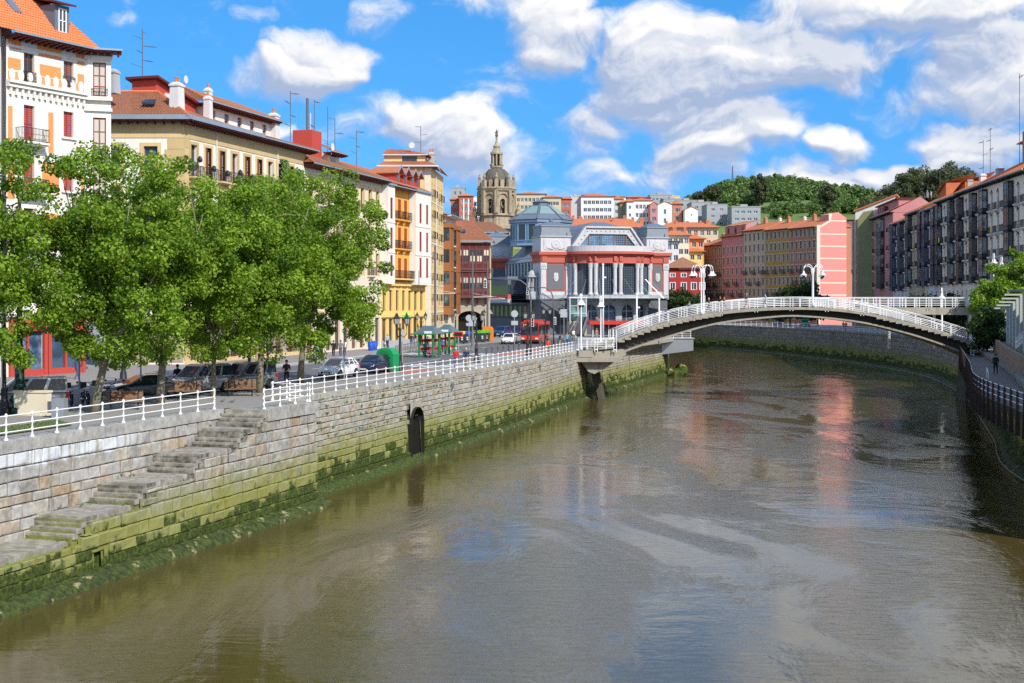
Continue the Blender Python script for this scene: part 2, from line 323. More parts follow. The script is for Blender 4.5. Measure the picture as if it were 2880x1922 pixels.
def stone_mat(name, cols, moss0, moss1, streak=0.5, lime=False):
    """Ashlar that differs stone by stone; tidal algae by height above the river; leak streaks."""
    m = bpy.data.materials.new(name); m.use_nodes = True; t = NT(m.node_tree); b = t.n['Principled BSDF']; p = _pos(t)
    oi = t.new('ShaderNodeObjectInfo')
    cell = t.new('ShaderNodeAttribute'); cell.attribute_name = 'stone'    # per-stone value on joined stones, 0 on single ones
    r = t.m('FRACT', t.m('ADD', oi.outputs['Random'], cell.outputs['Fac']))
    cr = t.new('ShaderNodeValToRGB'); e = cr.color_ramp.elements
    for i, c in enumerate(cols):
        k = e[i] if i < 2 else e.new(i/(len(cols)-1))
        k.position = i/(len(cols)-1); k.color = (*c, 1)
    t.put(cr.inputs[0], r)
    c = cr.outputs[0]
    n1 = t.noise(p, 2.2, 6, 0.65); c = t.mix(t.ramp(n1, 0.3, 0.75), t.vm('SCALE', c), t.mix(0.5, c, (0.6,0.57,0.5)))
    c.node.inputs[6].links[0].from_node.inputs['Scale'].default_value = 0.72
    c = t.mix(t.m('MULTIPLY', t.ramp(t.noise(p, 14, 5, 0.7), 0.5, 0.8), 0.5), c, (0.10,0.09,0.07))
    ns = t.noise(t.vm('MULTIPLY', p, (1.5,1.5,0.12)), 1.5, 5, 0.7)
    c = t.mix(t.m('MULTIPLY', t.ramp(ns, 0.54, 0.70), streak), c, (0.05,0.045,0.03))
    sp = t.new('ShaderNodeSeparateXYZ'); t.l.new(p, sp.inputs[0])
    if lime:          # lime run-off below the coping
        nl = t.noise(t.vm('MULTIPLY', p, (2.2,2.2,0.10)), 1.6, 4, 0.6); fl_ = t.m('MULTIPLY', t.ramp(nl, 0.36, 0.52), t.m('MULTIPLY', t.ramp(t.m('ADD', sp.outputs[2], t.noise(p, 1.1, 3)), -0.75, -0.35), t.ramp(sp.outputs[1], 64.0, 60.0)))
        c = t.mix(t.m('MULTIPLY', fl_, 0.9), c, (0.66,0.70,0.74))
    zz = t.m('ADD', sp.outputs[2], t.m('MULTIPLY', t.m('SUBTRACT', t.noise(p, 0.8, 6, 0.7), 0.5), 2.6))
    f = t.ramp(zz, moss0, moss1)
    c = t.mix(t.m('MULTIPLY', f, 0.82), c, (0.23,0.245,0.040))
    zz2 = t.m('ADD', t.m('MULTIPLY_ADD', r, 1.3, t.m('SUBTRACT', sp.outputs[2], 0.75)), t.m('MULTIPLY', t.m('SUBTRACT', t.noise(p, 1.9, 6, 0.75), 0.5), 3.2))
    c = t.mix(t.m('MULTIPLY', t.ramp(zz2, moss1-0.20, moss1-0.75), 0.92), c, t.mix(t.ramp(t.noise(p, 6, 3), .4, .6), (0.016,0.028,0.006), (0.050,0.085,0.010)))
    t.put(b.inputs['Base Color'], c); b.inputs['Roughness'].default_value = 0.88; b.inputs['Specular IOR Level'].default_value = 0.25
    bp = t.new('ShaderNodeBump'); bp.inputs['Strength'].default_value = 0.6; bp.inputs['Distance'].default_value = 0.04
    t.put(bp.inputs['Height'], t.noise(p, 7, 7, 0.7)); t.put(b.inputs['Normal'], bp.outputs[0]); return m
GREYS = [(0.27,0.265,0.26),(0.45,0.435,0.40),(0.34,0.32,0.27),(0.52,0.51,0.50),(0.30,0.29,0.275),(0.46,0.40,0.29),(0.40,0.40,0.41),(0.42,0.27,0.12),(0.48,0.465,0.43)]
TANS = [(0.42,0.39,0.32),(0.50,0.47,0.40),(0.34,0.32,0.27),(0.47,0.46,0.43),(0.52,0.49,0.41),(0.44,0.33,0.20),(0.39,0.38,0.35),(0.50,0.50,0.49)]
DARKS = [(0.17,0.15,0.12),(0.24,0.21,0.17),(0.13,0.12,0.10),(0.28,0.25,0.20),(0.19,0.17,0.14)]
M['stone'] = stone_mat('ashlar_grey', GREYS, -2.0, -4.1, 0.78)
M['stonelime'] = stone_mat('ashlar_limed', GREYS, -3.6, -5.4, 0.6, True)
M['stonetan'] = stone_mat('ashlar_tan', TANS, -1.9, -4.0, 0.65)
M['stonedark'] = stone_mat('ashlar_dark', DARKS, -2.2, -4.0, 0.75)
M['mortar'] = stone_mat('wall_mortar', [(0.085,0.072,0.05),(0.13,0.11,0.075)], -2.4, -4.2, 0.6)
M['coping'] = stone_mat('coping_granite', [(0.36,0.355,0.34),(0.44,0.435,0.42),(0.33,0.32,0.30),(0.47,0.46,0.45)], -9, -10, 0.25)
M['step'] = stone_mat('worn_step_stone', [(0.24,0.22,0.18),(0.33,0.30,0.25),(0.28,0.27,0.24)], -3.6, -5.6, 0.45)
def algae_mat():
    m = bpy.data.materials.new('green_algae'); m.use_nodes = True; t = NT(m.node_tree); b = t.n['Principled BSDF']; p = _pos(t)
    c = t.mix(t.ramp(t.noise(p, 3.5, 6, 0.7), 0.35, 0.65), (0.016,0.026,0.003), (0.072,0.100,0.010))
    c = t.mix(t.m('MULTIPLY', t.ramp(t.noise(p, 1.3, 4, 0.6), 0.60, 0.68), 0.85), c, (0.36,0.33,0.16))
    t.put(b.inputs['Base Color'], c); b.inputs['Roughness'].default_value = 0.8
    bp = t.new('ShaderNodeBump'); bp.inputs['Strength'].default_value = 1.0; bp.inputs['Distance'].default_value = 0.08
    t.put(bp.inputs['Height'], t.noise(p, 9, 6, 0.75)); t.put(b.inputs['Normal'], bp.outputs[0]); return m
M['algae'] = algae_mat()
def water_mat():
    m = bpy.data.materials.new('river_water'); m.use_nodes = True; t = NT(m.node_tree); b = t.n['Principled BSDF']; p = _pos(t)
    c = t.mix(t.noise(p, 0.05, 4, 0.6), (0.072,0.055,0.016), (0.100,0.076,0.024))
    t.put(b.inputs['Base Color'], c)
    b.inputs['IOR'].default_value = 1.55; b.inputs['Specular IOR Level'].default_value = 0.5
    # wind patches: calm mirror lanes between ruffled fields
    wp = t.vm('MULTIPLY', p, (1.0, 0.42, 1.0))
    patch = t.ramp(t.noise(wp, 0.10, 6, 0.66, 1.0), 0.46, 0.565)
    t.put(b.inputs['Roughness'], t.m('MULTIPLY_ADD', patch, 0.03, 0.002))
    w1 = t.noise(t.vm('MULTIPLY', p, (0.8, 1.7, 1)), 1.5, 5, 0.6, 0.5)
    w2 = t.noise(t.vm('MULTIPLY', p, (0.55, 1.6, 1)), 5.0, 4, 0.6, 0.3)
    w0 = t.noise(t.vm('MULTIPLY', p, (0.6, 1.0, 1)), 0.33, 3, 0.5, 1.0)
    h = t.m('ADD', t.m('MULTIPLY', w0, 0.09), t.m('ADD', t.m('MULTIPLY', w1, t.m('MULTIPLY_ADD', patch, 0.070, 0.024)), t.m('MULTIPLY', w2, t.m('MULTIPLY_ADD', patch, 0.040, 0.007))))
    bp = t.new('ShaderNodeBump'); bp.inputs['Strength'].default_value = 0.8; bp.inputs['Distance'].default_value = 0.38
    t.put(bp.inputs['Height'], h); t.put(b.inputs['Normal'], bp.outputs[0]); return m
M['water'] = water_mat()
# ------------------------------------------------------------------ ground, road, water
g = MB(); g.quad((-900,-200,WATER),(900,-200,WATER),(900,700,WATER),(-900,700,WATER)); struct(g.build('river_water', M['water']))
g = MB(); g.quad((-6000,-900,-7.4),(6000,-900,-7.4),(6000,8500,-7.4),(-6000,8500,-7.4)); struct(g.build('ground', M['earth']))
edge = [(QUAY.at(i*2.0)[0].x-0.25, QUAY.at(i*2.0)[0].y) for i in range(int(QUAY.len/2)+1)]
g = MB(); g.poly([(x,y,0) for x,y in edge]+[(26,225,0),(24,270,0),(6,330,0),(-40,365,0),(-120,390,0),(-420,420,0),(-420,-10,0)]); struct(g.build('pavement', M['pave']))
fe = [FARBANK.at(i*4.0)[0] for i in range(int(FARBANK.len/4)+1)]
g = MB(); g.poly([(900,30,0.0)]+[(900,700,0),(-500,700,0),(-500,440,0)]+[(p.x+0.25*0,p.y,0) for p in reversed(fe)]); struct(g.build('pavement', M['pave']))
def strip(name, m, path, y0, y1, o0, o1, z, step=2.0):
    a, b = path.s_of_y(y0), path.s_of_y(y1); n = max(1, int((b-a)/step)); g = MB()
    for i in range(n):
        s0, s1 = a+(b-a)*i/n, a+(b-a)*(i+1)/n
        q = [path.off(s0,o0), path.off(s0,o1), path.off(s1,o1), path.off(s1,o0)]
        g.quad(*[(v.x,v.y,z) for v in q])
    return struct(g.build(name, m))
strip('road', M['asphalt'], QUAY, -8, 206, -18.4, -9.2, 0.004)
strip('road', M['asphalt'], QUAY, 92, 130, -9.2, -4.6, 0.004)
strip('road', M['asphalt'], QUAY, 130, 190, -9.2, -6.6, 0.004)
strip('bike_path', M['redpave'], QUAY, 104, 111, -7.6, -3.4, 0.008)
strip('bike_path', M['redpave'], QUAY, 140, 158, -6.4, -3.6, 0.008)
for o in (-17.9, -9.4): strip('road_line', M['mark'], QUAY, -5, 130, o-0.07, o+0.07, 0.008)
for k in range(26):
    y = 30+k*5.2; strip('road_line', M['mark'], QUAY, y, y+2.2, -13.75, -13.6, 0.009)
for k in range(9): strip('zebra_stripe', M['mark'], QUAY, 113.5+k*0.02, 117.0, -9.0+k*0.95, -8.5+k*0.95, 0.012)
for k in range(13): strip('zebra_stripe', M['mark'], QUAY, 139, 143.5, -17.8+k*0.9, -17.3+k*0.9, 0.012)
# raised sidewalk with kerb along the houses
a = QUAY.s_of_y(-5); b_ = QUAY.s_of_y(150)
g = MB(); n = 40
for i in range(n):
    s0, s1 = a+(b_-a)*i/n, a+(b_-a)*(i+1)/n
    A, B, C, D = QUAY.off(s0,-19.0), QUAY.off(s0,-34), QUAY.off(s1,-34), QUAY.off(s1,-19.0)
    g.quad((A.x,A.y,.13),(D.x,D.y,.13),(C.x,C.y,.13),(B.x,B.y,.13)); 
struct(g.build('sidewalk', M['sidewalk']))
g = MB()
for i in range(n):
    s0, s1 = a+(b_-a)*i/n, a+(b_-a)*(i+1)/n
    A, B, C, D = QUAY.off(s0,-18.75), QUAY.off(s0,-19.0), QUAY.off(s1,-19.0), QUAY.off(s1,-18.75)
    g.hexa([(A.x,A.y,0),(B.x,B.y,0),(C.x,C.y,0),(D.x,D.y,0),(A.x,A.y,.136),(B.x,B.y,.136),(C.x,C.y,.136),(D.x,D.y,.136)])
struct(g.build('kerb', M['concretegrey']))
# ------------------------------------------------------------------ ashlar walls, stone by stone
def stone_proto(i):
    r = random.Random(100+i); g = MB()
    j = lambda a: r.uniform(-a, a)
    bk = [(-.5,1,-.5),(.5,1,-.5),(.5,1,.5),(-.5,1,.5)]
    md = [(-.5+j(.01),.12,-.5+j(.02)),(.5+j(.01),.12,-.5+j(.02)),(.5+j(.01),.12,.5+j(.02)),(-.5+j(.01),.12,.5+j(.02))]
    fr = [(-.45+j(.035),j(.10),-.41+j(.05)),(.45+j(.035),j(.10),-.41+j(.05)),(.45+j(.035),j(.10),.41+j(.05)),(-.45+j(.035),j(.10),.41+j(.05))]
    g.v = bk+md+fr
    g.f = [(8,9,10,11)]+[(4+k,4+(k+1)%4,8+(k+1)%4,8+k) for k in range(4)]+[(k,(k+1)%4,4+(k+1)%4,4+k) for k in range(4)]
    g.mi = [0]*len(g.f); return g
PROTO = [stone_proto(i) for i in range(7)]
def ashlar(owner, m, path, s0, s1, ztop, zbot, out, batter, course, lens, most, skip=None, seed=3, gap=0.032, depth=0.30):
    """Lay courses of stones on the river face; the nearest become parts 'stone', the rest one joined part."""
    r = random.Random(seed); L = []
    z1 = 0.0; ci = 0
    while z1 > zbot:
        h = course*r.uniform(0.74, 1.26); z0 = z1-h; s = s0-r.uniform(0, .5)
        while s < s1:
            l = r.uniform(*lens); sa, sb = max(s, s0), min(s+l, s1); s += l
            if sb-sa < 0.14: continue
            top = min(ztop(sa+0.02), ztop(sb-0.02)); za, zb = z0, min(z1, top)
            if zb-za < 0.10 or (skip and skip(sa, sb, za, zb)): continue
            L.append(((sa+sb)/2, (za+zb)/2, sb-sa-gap*r.uniform(.8,2.2), zb-za-gap*r.uniform(.6,2.2), r.randrange(7), r.uniform(-.03,.05)))
        z1 = z0
    def frame(sm, zm, dy):
        p, t = path.at(sm); o = out+batter*(-zm)+dy; return Vector((p.x+t.y*o, p.y-t.x*o, zm)), math.atan2(t.y, t.x)
    L.sort(key=lambda q: -q[2]*q[3]/(path.at(q[0])[0].y+5)**2)
    single = L[:most]; rest = L[most:]
    mes = [cached(('stone', m, i), lambda i=i: PROTO[i].mesh('stone', M[m])) for i in range(7)]
    for sm, zm, l, h, k, dy in single:
        p, a = frame(sm, zm, dy); inst('stone', mes[k], owner, p, a, (l, depth, h))
    if rest:
        g = MB(); vals = []
        for sm, zm, l, h, k, dy in rest:
            p, a = frame(sm, zm, dy); ca, sa = math.cos(a), math.sin(a); b0 = len(g.v)
            for x, y, z in PROTO[k].v: x *= l; y *= depth; g.v.append((p.x+x*ca-y*sa, p.y+x*sa+y*ca, p.z+z*h))
            g.f += [tuple(b0+i for i in f) for f in PROTO[k].f]; g.mi += [0]*len(PROTO[k].f); vals += [r.random()]*len(PROTO[k].f)
        o = g.build('stone', M[m], owner); stuff(o)
        at = o.data.attributes.new('stone', 'FLOAT', 'FACE'); at.data.foreach_set('value', vals)
def backing(owner, path, s0, s1, ztop, zbot, out, batter, hole=None):
    g = MB(); n = max(2, int((s1-s0)/0.5))
    for i in range(n):
        a, b = s0+(s1-s0)*i/n, s0+(s1-s0)*(i+1)/n; zt = min(ztop(a+.01), ztop(b-.01))
        zb = zbot
        if hole and hole[0] < (a+b)/2 < hole[1]: zb = hole[2]
        if zt <= zb: continue
        A1, B1 = path.off(a,out-0.10+batter*-zt), path.off(b,out-0.10+batter*-zt); A0, B0 = path.off(a,out-0.10+batter*-zb), path.off(b,out-0.10+batter*-zb)
        g.quad((A0.x,A0.y,zb),(B0.x,B0.y,zb),(B1.x,B1.y,zt),(A1.x,A1.y,zt))
    return g.build('mortar_bed', M['mortar'], owner)
sG = QUAY.s_of_y(70.0)           # foot of the gap where the stairs start
sE = sG+5.9                      # end of the projecting block
sB = QUAY.s_of_y(155.0)
sEnd = QUAY.len-0.01
# the long quay wall beyond the block
qw = thing('quay_wall', 'long tan stone quay wall with algae foot and arched drain opening', 'wall')
sArch = QUAY.s_of_y(96.6); AW, AZ = 1.2, -2.1
def skip_arch(a, b, z0, z1):
    if b < sArch-AW or a > sArch+AW: return False
    return z0 < AZ+0.05
ashlar(qw, 'stonetan', QUAY, sE-1.5, sEnd, lambda s: -0.30, -6.1, 0.0, 0.05, 0.45, (0.55,1.15), 300, skip_arch, 5)
backing(qw, QUAY, sE-3, sEnd, lambda s: -0.05, -6.3, 0.0, 0.05, (sArch-AW, sArch+AW, AZ))
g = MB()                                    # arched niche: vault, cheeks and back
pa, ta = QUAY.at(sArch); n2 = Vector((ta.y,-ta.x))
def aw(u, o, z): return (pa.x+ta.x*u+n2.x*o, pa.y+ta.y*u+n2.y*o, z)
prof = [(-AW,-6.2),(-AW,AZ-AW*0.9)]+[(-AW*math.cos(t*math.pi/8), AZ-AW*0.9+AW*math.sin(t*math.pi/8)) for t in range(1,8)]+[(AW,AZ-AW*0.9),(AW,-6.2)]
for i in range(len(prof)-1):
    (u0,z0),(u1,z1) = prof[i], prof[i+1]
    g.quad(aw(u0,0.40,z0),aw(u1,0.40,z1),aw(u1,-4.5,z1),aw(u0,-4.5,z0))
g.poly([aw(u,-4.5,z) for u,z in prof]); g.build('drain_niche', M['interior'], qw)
g = MB()
for i in range(2, len(prof)-3):             # voussoir face above the arch, filling up to the flat course
    (u0,z0),(u1,z1) = prof[i], prof[i+1]
    g.quad(aw(u0,0.17,z0),aw(u1,0.17,z1),aw(u1,0.17,AZ+0.45),aw(u0,0.17,AZ+0.45))
g.build('arch_spandrel', M['stonetan'], qw)
# coping, block after block
def coping(owner, path, s0, s1, out, h, w, l0, m='coping', proud=0.07):
    s = s0; k = 0; r = random.Random(int(s0*7))
    while s < s1-0.3:
        l = min(l0*r.uniform(.8,1.2), s1-s); A, B = path.off(s+.008,out+proud), path.off(s+l-.008,out+proud); C, D = path.off(s+l-.008,out-w), path.off(s+.008,out-w)
        dz = r.uniform(-.008,.008); g = MB(); g.hexa([(v.x,v.y,-h+dz) for v in (A,B,C,D)]+[(v.x,v.y,0.035+dz) for v in (A,B,C,D)])
        g.build('coping_stone', M[m], owner); s += l
coping(qw, QUAY, sE+0.4, sEnd, 0.0, 0.30, 0.75, 1.5, 'stonetan', 0.03)
# wall of the upper quay behind the stairs
uw = thing('quay_wall', 'near grey ashlar quay wall with pale lime streaks behind the stone stairs', 'wall')
sN = QUAY.s_of_y(36)
ashlar(uw, 'stonelime', QUAY, sN, sG+0.2, lambda s: -0.42, -4.3, 0.0, 0.02, 0.53, (0.6,1.35), 260, None, 8)
backing(uw, QUAY, sN-8, sG+0.3, lambda s: -0.05, -6.3, 0.0, 0.02)
coping(uw, QUAY, sN, sG-0.15, 0.0, 0.44, 0.8, 1.35)
# ------------------------------------------------------------------ the stairs: x along the quay (0 at the gap), y inward
O2, T2 = QUAY.at(sG); SA = math.atan2(T2.y, T2.x)
st = thing('stone_staircase', 'worn stone river stairs descending in five flights along the quay', 'stairs', (O2.x,O2.y,0), SA)
SW = 2.42
FL = [(0.0,0.0),(-2.4,-0.8),(-6.5,-1.6),(-11.1,-2.4),(-15.5,-3.2)]   # top edge x, level
TR, RS = 0.30, 0.20
def level(x):
    z = 0.0
    for fx, fz in FL:
        for k in range(4):
            if x < fx-k*TR: z = fz-(k+1)*RS
    return z
r = random.Random(4)
for i, (fx, fz) in enumerate(FL):
    for k in range(4):
        zt = fz-k*RS; xa = fx-k*TR
        if k == 0: continue
        g = MB(); j = lambda: r.uniform(-.012,.012)
        g.hexa([(xa-TR*0+j(),-SW-.03+j(),zt-RS-.02),(xa+TR*1.15,-SW-.03,zt-RS-.02),(xa+TR*1.15,-.04,zt-RS-.02),(xa+j(),-.04,zt-RS-.02),
                (xa-.02+j(),-SW-.03+j(),zt+j()*.4),(xa+TR*1.15,-SW-.03,zt),(xa+TR*1.15,-.04,zt),(xa-.02+j(),-.04,zt+j()*.4)])
        g.build('step', M['step'], st)
    # last riser is the nosing block above the landing
    g = MB(); xa = fx-4*TR; zt = fz-4*RS
    x_end = FL[i+1][0] if i < 4 else -34.0
    L0 = xa
    nb = 0
    while L0 > x_end+0.05:                  # landing paved with slabs
        l = min(r.uniform(0.9,1.5), L0-x_end)
        for (ya, yb) in ((-SW-.03,-SW+0.62),(-SW+0.64,-.04)):
            g = MB(); dz = r.uniform(-.012,.008); g.box(L0-l+.01, ya, zt-.26, L0-.01, yb, zt+dz); g.build('landing_slab', M['step'], st)
        L0 -= l; nb += 1
    g = MB(); g.box(fx-3*TR-.03, -SW-.03, zt-.02, fx-2*TR, -.04, zt+RS); 
    g = MB(); g.hexa([(fx-.02,-SW-.03,fz-RS),(fx+.75,-SW-.03,fz-RS),(fx+.75,-.04,fz-RS),(fx-.02,-.04,fz-RS),(fx-.02,-SW-.03,fz+.004),(fx+.75,-SW-.03,fz+.004),(fx+.75,-.04,fz+.004),(fx-.02,-.04,fz+.004)]); g.build('step', M['step'], st)
# core that carries the steps
g = MB(); xs = [0.0]+[v for fx, fz in FL for v in (fx-.02-k*TR for k in range(1,5))]+[-34]
for i in range(len(xs)-1): g.box(xs[i+1], -SW+.03, -6.3, xs[i], -.02, level((xs[i]+xs[i+1])/2)-.10)
g.build('stair_core', M['mortar'], st)
# outer wall below the stairs and the projecting block
ow = thing('stair_wall', 'algae stained grey stone river wall carrying the stairs', 'wall')
def lv(s): return level(s-sG)-0.26 if s < sG-0.02 else -0.62
sD = sG-14.9
def skip_d(a, b, z0, z1): return b > sD-0.38 and a < sD+0.38 and z0 < -4.75
ashlar(ow, 'stone', QUAY, QUAY.s_of_y(38), sE, lv, -6.1, SW-0.02, 0.045, 0.51, (0.55,1.25), 300, skip_d, 12)
backing(ow, QUAY, QUAY.s_of_y(34), sE, lambda s: lv(s)+.05, -6.3, SW-0.02, 0.045, (sD-.36, sD+.36, -4.75))
g = MB(); A, B, C, D = [QUAY.off(sD+u, o) for u, o in ((-.4,SW+.15),(.4,SW+.15),(.4,SW-1.6),(-.4,SW-1.6))]
for P1, P2 in ((B,C),(C,D),(D,A)): g.quad((P1.x,P1.y,-6.3),(P2.x,P2.y,-6.3),(P2.x,P2.y,-4.72),(P1.x,P1.y,-4.72))
g.quad((A.x,A.y,-4.72),(B.x,B.y,-4.72),(C.x,C.y,-4.72),(D.x,D.y,-4.72)); g.build('drain_opening', M['stonedark'], ow)
# end face of the block (return towards the quay)
ret = Path([tuple(QUAY.off(sE, SW+.02)), tuple(QUAY.off(sE, 1.2)), tuple(QUAY.off(sE, -0.3))])
ashlar(ow, 'stone', ret, 0, ret.len-0.1, lambda s: -0.62, -6.1, -0.05, 0.03, 0.47, (0.5,1.0), 40, None, 21)
backing(ow, ret, 0, ret.len-.1, lambda s: -.1, -6.3, -0.05, 0.03)
coping(ow, QUAY, sG+0.1, sE+0.15, SW, 0.60, 0.9, 1.9, 'coping', 0.12)
g = MB(); A, B, C, D = QUAY.off(sG+.76,-.2), QUAY.off(sG+.76,SW-.8), QUAY.off(sE-.02,SW-.8), QUAY.off(sE-.02,-.2)
g.quad(*[(v.x,v.y,0.006) for v in (A,B,C,D)]); g.build('platform_paving', M['pave'], ow)
# mossy footing along the water
def footing(owner, path, s0, s1, out, w, z, seed, m, name='footing'):
    g = MB(); r = random.Random(seed); n = int((s1-s0)/0.22); K = 5
    rows = []
    for i in range(n+1):
        s = s0+(s1-s0)*i/n; row = []
        for k in range(K+1):
            t = k/K; o = out-0.1+(w+0.18)*t+r.uniform(-.05,.05); zz = z+0.30*(1-t)-0.55*max(0,t-.72)*2.0+r.uniform(-.055,.055)*(1-t*.3)
            p = path.off(s, o); row.append((p.x,p.y,zz))
        rows.append(row)
    for i in range(n):
        for k in range(K): g.quad(rows[i][k], rows[i+1][k], rows[i+1][k+1], rows[i][k+1])
    return g.build(name, M[m], owner)
footing(ow, QUAY, QUAY.s_of_y(36), sE+0.5, SW+0.18, 0.75, -5.72, 1, 'algae')
footing(ow, ret, 0.0, ret.len, 0.1, 0.4, -5.75, 2, 'algae')
footing(qw, QUAY, sE+.2, sEnd, 0.25, 0.45, -5.74, 3, 'algae')
footing(qw, QUAY, sE+.2, sArch-0.8, 0.62, 0.42, -5.86, 7, 'stonetan', 'ledge')
# end of the left quay where the river bends away
endp = Path([(24,208),(26.3,225),(24.3,270),(6.3,330)])
ew = thing('quay_wall', 'far end of the left quay wall turning away behind the market', 'wall')
backing(ew, endp, 0, endp.len-1, lambda s: 0.0, -6.3, 0.1, 0.02)
# weeds rooted in the joints
def tuft(g, p, h, r, n=7):
    for _ in range(n):
        a = r.uniform(0, 6.28); d = Vector((math.cos(a), math.sin(a), 0)); q = Vector(p); w = d.cross(Vector((0,0,1)))*h*0.13
        tip = q+d*h*r.uniform(.3,.9)+Vector((0,0,h*r.uniform(.35,1.0))); mid = q+(tip-q)*.5+Vector((0,0,h*.15))
        g.quad(q-w*.4, mid-w, tip, mid+w)
g = MB(); r = random.Random(9)
for _ in range(330):
    s = r.uniform(sE, sArch+8) if r.random() < .6 else r.uniform(sN+12, sEnd-40); zz = -0.33-0.47*r.choice((0,1,1,2,2,3,4,5))
    o = 0.06+.05*-zz if s > sE else (0.03 if r.random() < .5 else SW+.03)
    if s < sE and o > 1: zz = min(zz, lv(s)-.02)
    elif s < sG: zz = level(s-sG)+0.02; o = r.choice((0.08,0.1,0.6,2.2))
    p = QUAY.off(s, o); tuft(g, (p.x,p.y,zz), r.uniform(.08,.24), r, 6)
stuff(g.build('wall_weeds', M['grass']))
# iron mooring rings on the quay wall
ringm = cached('ring', lambda: (lambda g: (g.tube([(0.24*math.cos(t*math.pi/8), 0, 0.24*math.sin(t*math.pi/8)) for t in range(17)], 0.035, 5), g.mesh('mooring_ring', M['greyiron']))[1])(MB()))
for yy, zz in ((77.6,-1.15),(104.5,-0.9),(109.5,-0.75),(124,-0.8),(133,-0.9),(146,-0.9)):
    p = QUAY.off(QUAY.s_of_y(yy), 0.14-zz*.05); t = QUAY.at(QUAY.s_of_y(yy))[1]
    inst('mooring_ring', ringm, qw, (p.x,p.y,zz), math.atan2(t.y,t.x))
# ------------------------------------------------------------------ white quay railings
def post_mesh():
    g = MB(); g.lathe([(.10,0),(.10,.03),(.055,.09),(.036,.16),(.036,.26),(.062,.29),(.062,.37),(.036,.40),(.036,.58),(.062,.61),(.062,.69),(.036,.72),(.036,.93),(.066,.96),(.066,1.05),(.03,1.10),(.005,1.11)], 8)
    return g.mesh('post', M['whitepaint'], True)
def railing(name, label, pts, spacing, curl=(False, False), group='white quay railings'):
    pth = Path(pts, 4) if len(pts) > 2 else Path(pts, 1)
    t = thing(name, label, 'railing', group=group); n = max(1, round(pth.len/spacing)); pm = cached('railpost', post_mesh)
    zs = [p[2] if len(p) > 2 else 0.04 for p in pts]
    for i in range(n+1):
        p, d = pth.at(pth.len*i/n); inst('post', pm, t, (p.x,p.y,0.04), math.atan2(d.y,d.x))
    for h in (.33,.65,1.0):
        g = MB(); N = max(2, int(pth.len/1.5)); line = []
        if curl[0]:
            p, d = pth.at(0)
            line += [(p.x-d.x*.10*math.sin(a), p.y-d.y*.10*math.sin(a), .04+h-.13+.13*math.cos(a)) for a in (2.6,2.0,1.4,.8,.3)]
        line += [(pth.at(pth.len*i/N)[0].x, pth.at(pth.len*i/N)[0].y, h+.04) for i in range(N+1)]
        if curl[1]:
            p, d = pth.at(pth.len)
            line += [(p.x+d.x*.10*math.sin(a), p.y+d.y*.10*math.sin(a), .04+h-.13+.13*math.cos(a)) for a in (.3,.8,1.4,2.0,2.6)]
        g.tube(line, 0.030, 6); g.build('rail', M['whitepaint'], t, smooth=True)
    return t
def qpts(y0, y1, o, n=8):
    a, b = QUAY.s_of_y(y0), QUAY.s_of_y(y1); return [tuple(QUAY.off(a+(b-a)*i/n, o)) for i in range(n+1)]
railing('railing', 'white iron quay railing at the near left, ending at the stair head', qpts(30, 69.4, -0.25), 1.62, (False, True))
railing('railing', 'short white railing on the projecting granite block beside the stairs', [tuple(QUAY.off(sG+.35,SW-.25)), tuple(QUAY.off(sG+3,SW-.25)), tuple(QUAY.off(sE-.2,SW-.25))], 1.62, (True, False))
railing('railing', 'short white return railing between granite block and long quay', [tuple(QUAY.off(sE-.2,SW-.4)), tuple(QUAY.off(sE-.2,-.2))], 1.2)
railing('railing', 'long white railing along the quay up to the footbridge', qpts(QUAY.at(sE)[0].y, 153.0, -0.25, 16), 1.72)
# ------------------------------------------------------------------ building kit
# a facade runs from A to B (left to right seen from outside): local x along it, y inwards, z up
FPX, CX, HY = 3700.0, 1440.0, 850.0
class Face:
    """Plane of a facade; uv() turns a measured photo position into metres along the facade and height."""
    def __init__(s, A, B):
        s.A, s.B = Vector(A), Vector(B); s.d = (s.B-s.A); s.W = s.d.length; s.d.normalize(); s.rz = math.atan2(s.d.y, s.d.x)
    def u(s, px):
        k = (px-CX)/FPX; return (k*s.A.y-s.A.x)/(s.d.x-k*s.d.y)
    def uv(s, px, py):
        u = s.u(px); Y = s.A.y+s.d.y*u; return u, CAMZ+(HY-py)*Y/FPX
def wall_mesh(Wd, z0, z1, ops, reveal=0.22):
    g = MB(); ops = [o for o in ops if o[1] > o[0] and o[3] > o[2]]
    xs = sorted({0.0, Wd}|{min(max(v,0),Wd) for o in ops for v in o[:2]}); zs = sorted({z0, z1}|{min(max(v,z0),z1) for o in ops for v in o[2:4]})
    for j in range(len(zs)-1):
        run = None
        for i in range(len(xs)-1):
            cx, cz = (xs[i]+xs[i+1])/2, (zs[j]+zs[j+1])/2
            hole = any(o[0] < cx < o[1] and o[2] < cz < o[3] for o in ops)
            if hole:
                if run is not None: g.quad((xs[run],0,zs[j]),(xs[i],0,zs[j]),(xs[i],0,zs[j+1]),(xs[run],0,zs[j+1])); run = None
            elif run is None: run = i
        if run is not None: g.quad((xs[run],0,zs[j]),(Wd,0,zs[j]),(Wd,0,zs[j+1]),(xs[run],0,zs[j+1]))
    d = reveal
    for a, b, c, e in [o[:4] for o in ops]:
        g.quad((a,0,c),(a,0,e),(a,d,e),(a,d,c)); g.quad((b,0,c),(b,d,c),(b,d,e),(b,0,e)); g.quad((a,0,e),(b,0,e),(b,d,e),(a,d,e)); g.quad((a,0,c),(a,d,c),(b,d,c),(b,0,c))
    return g
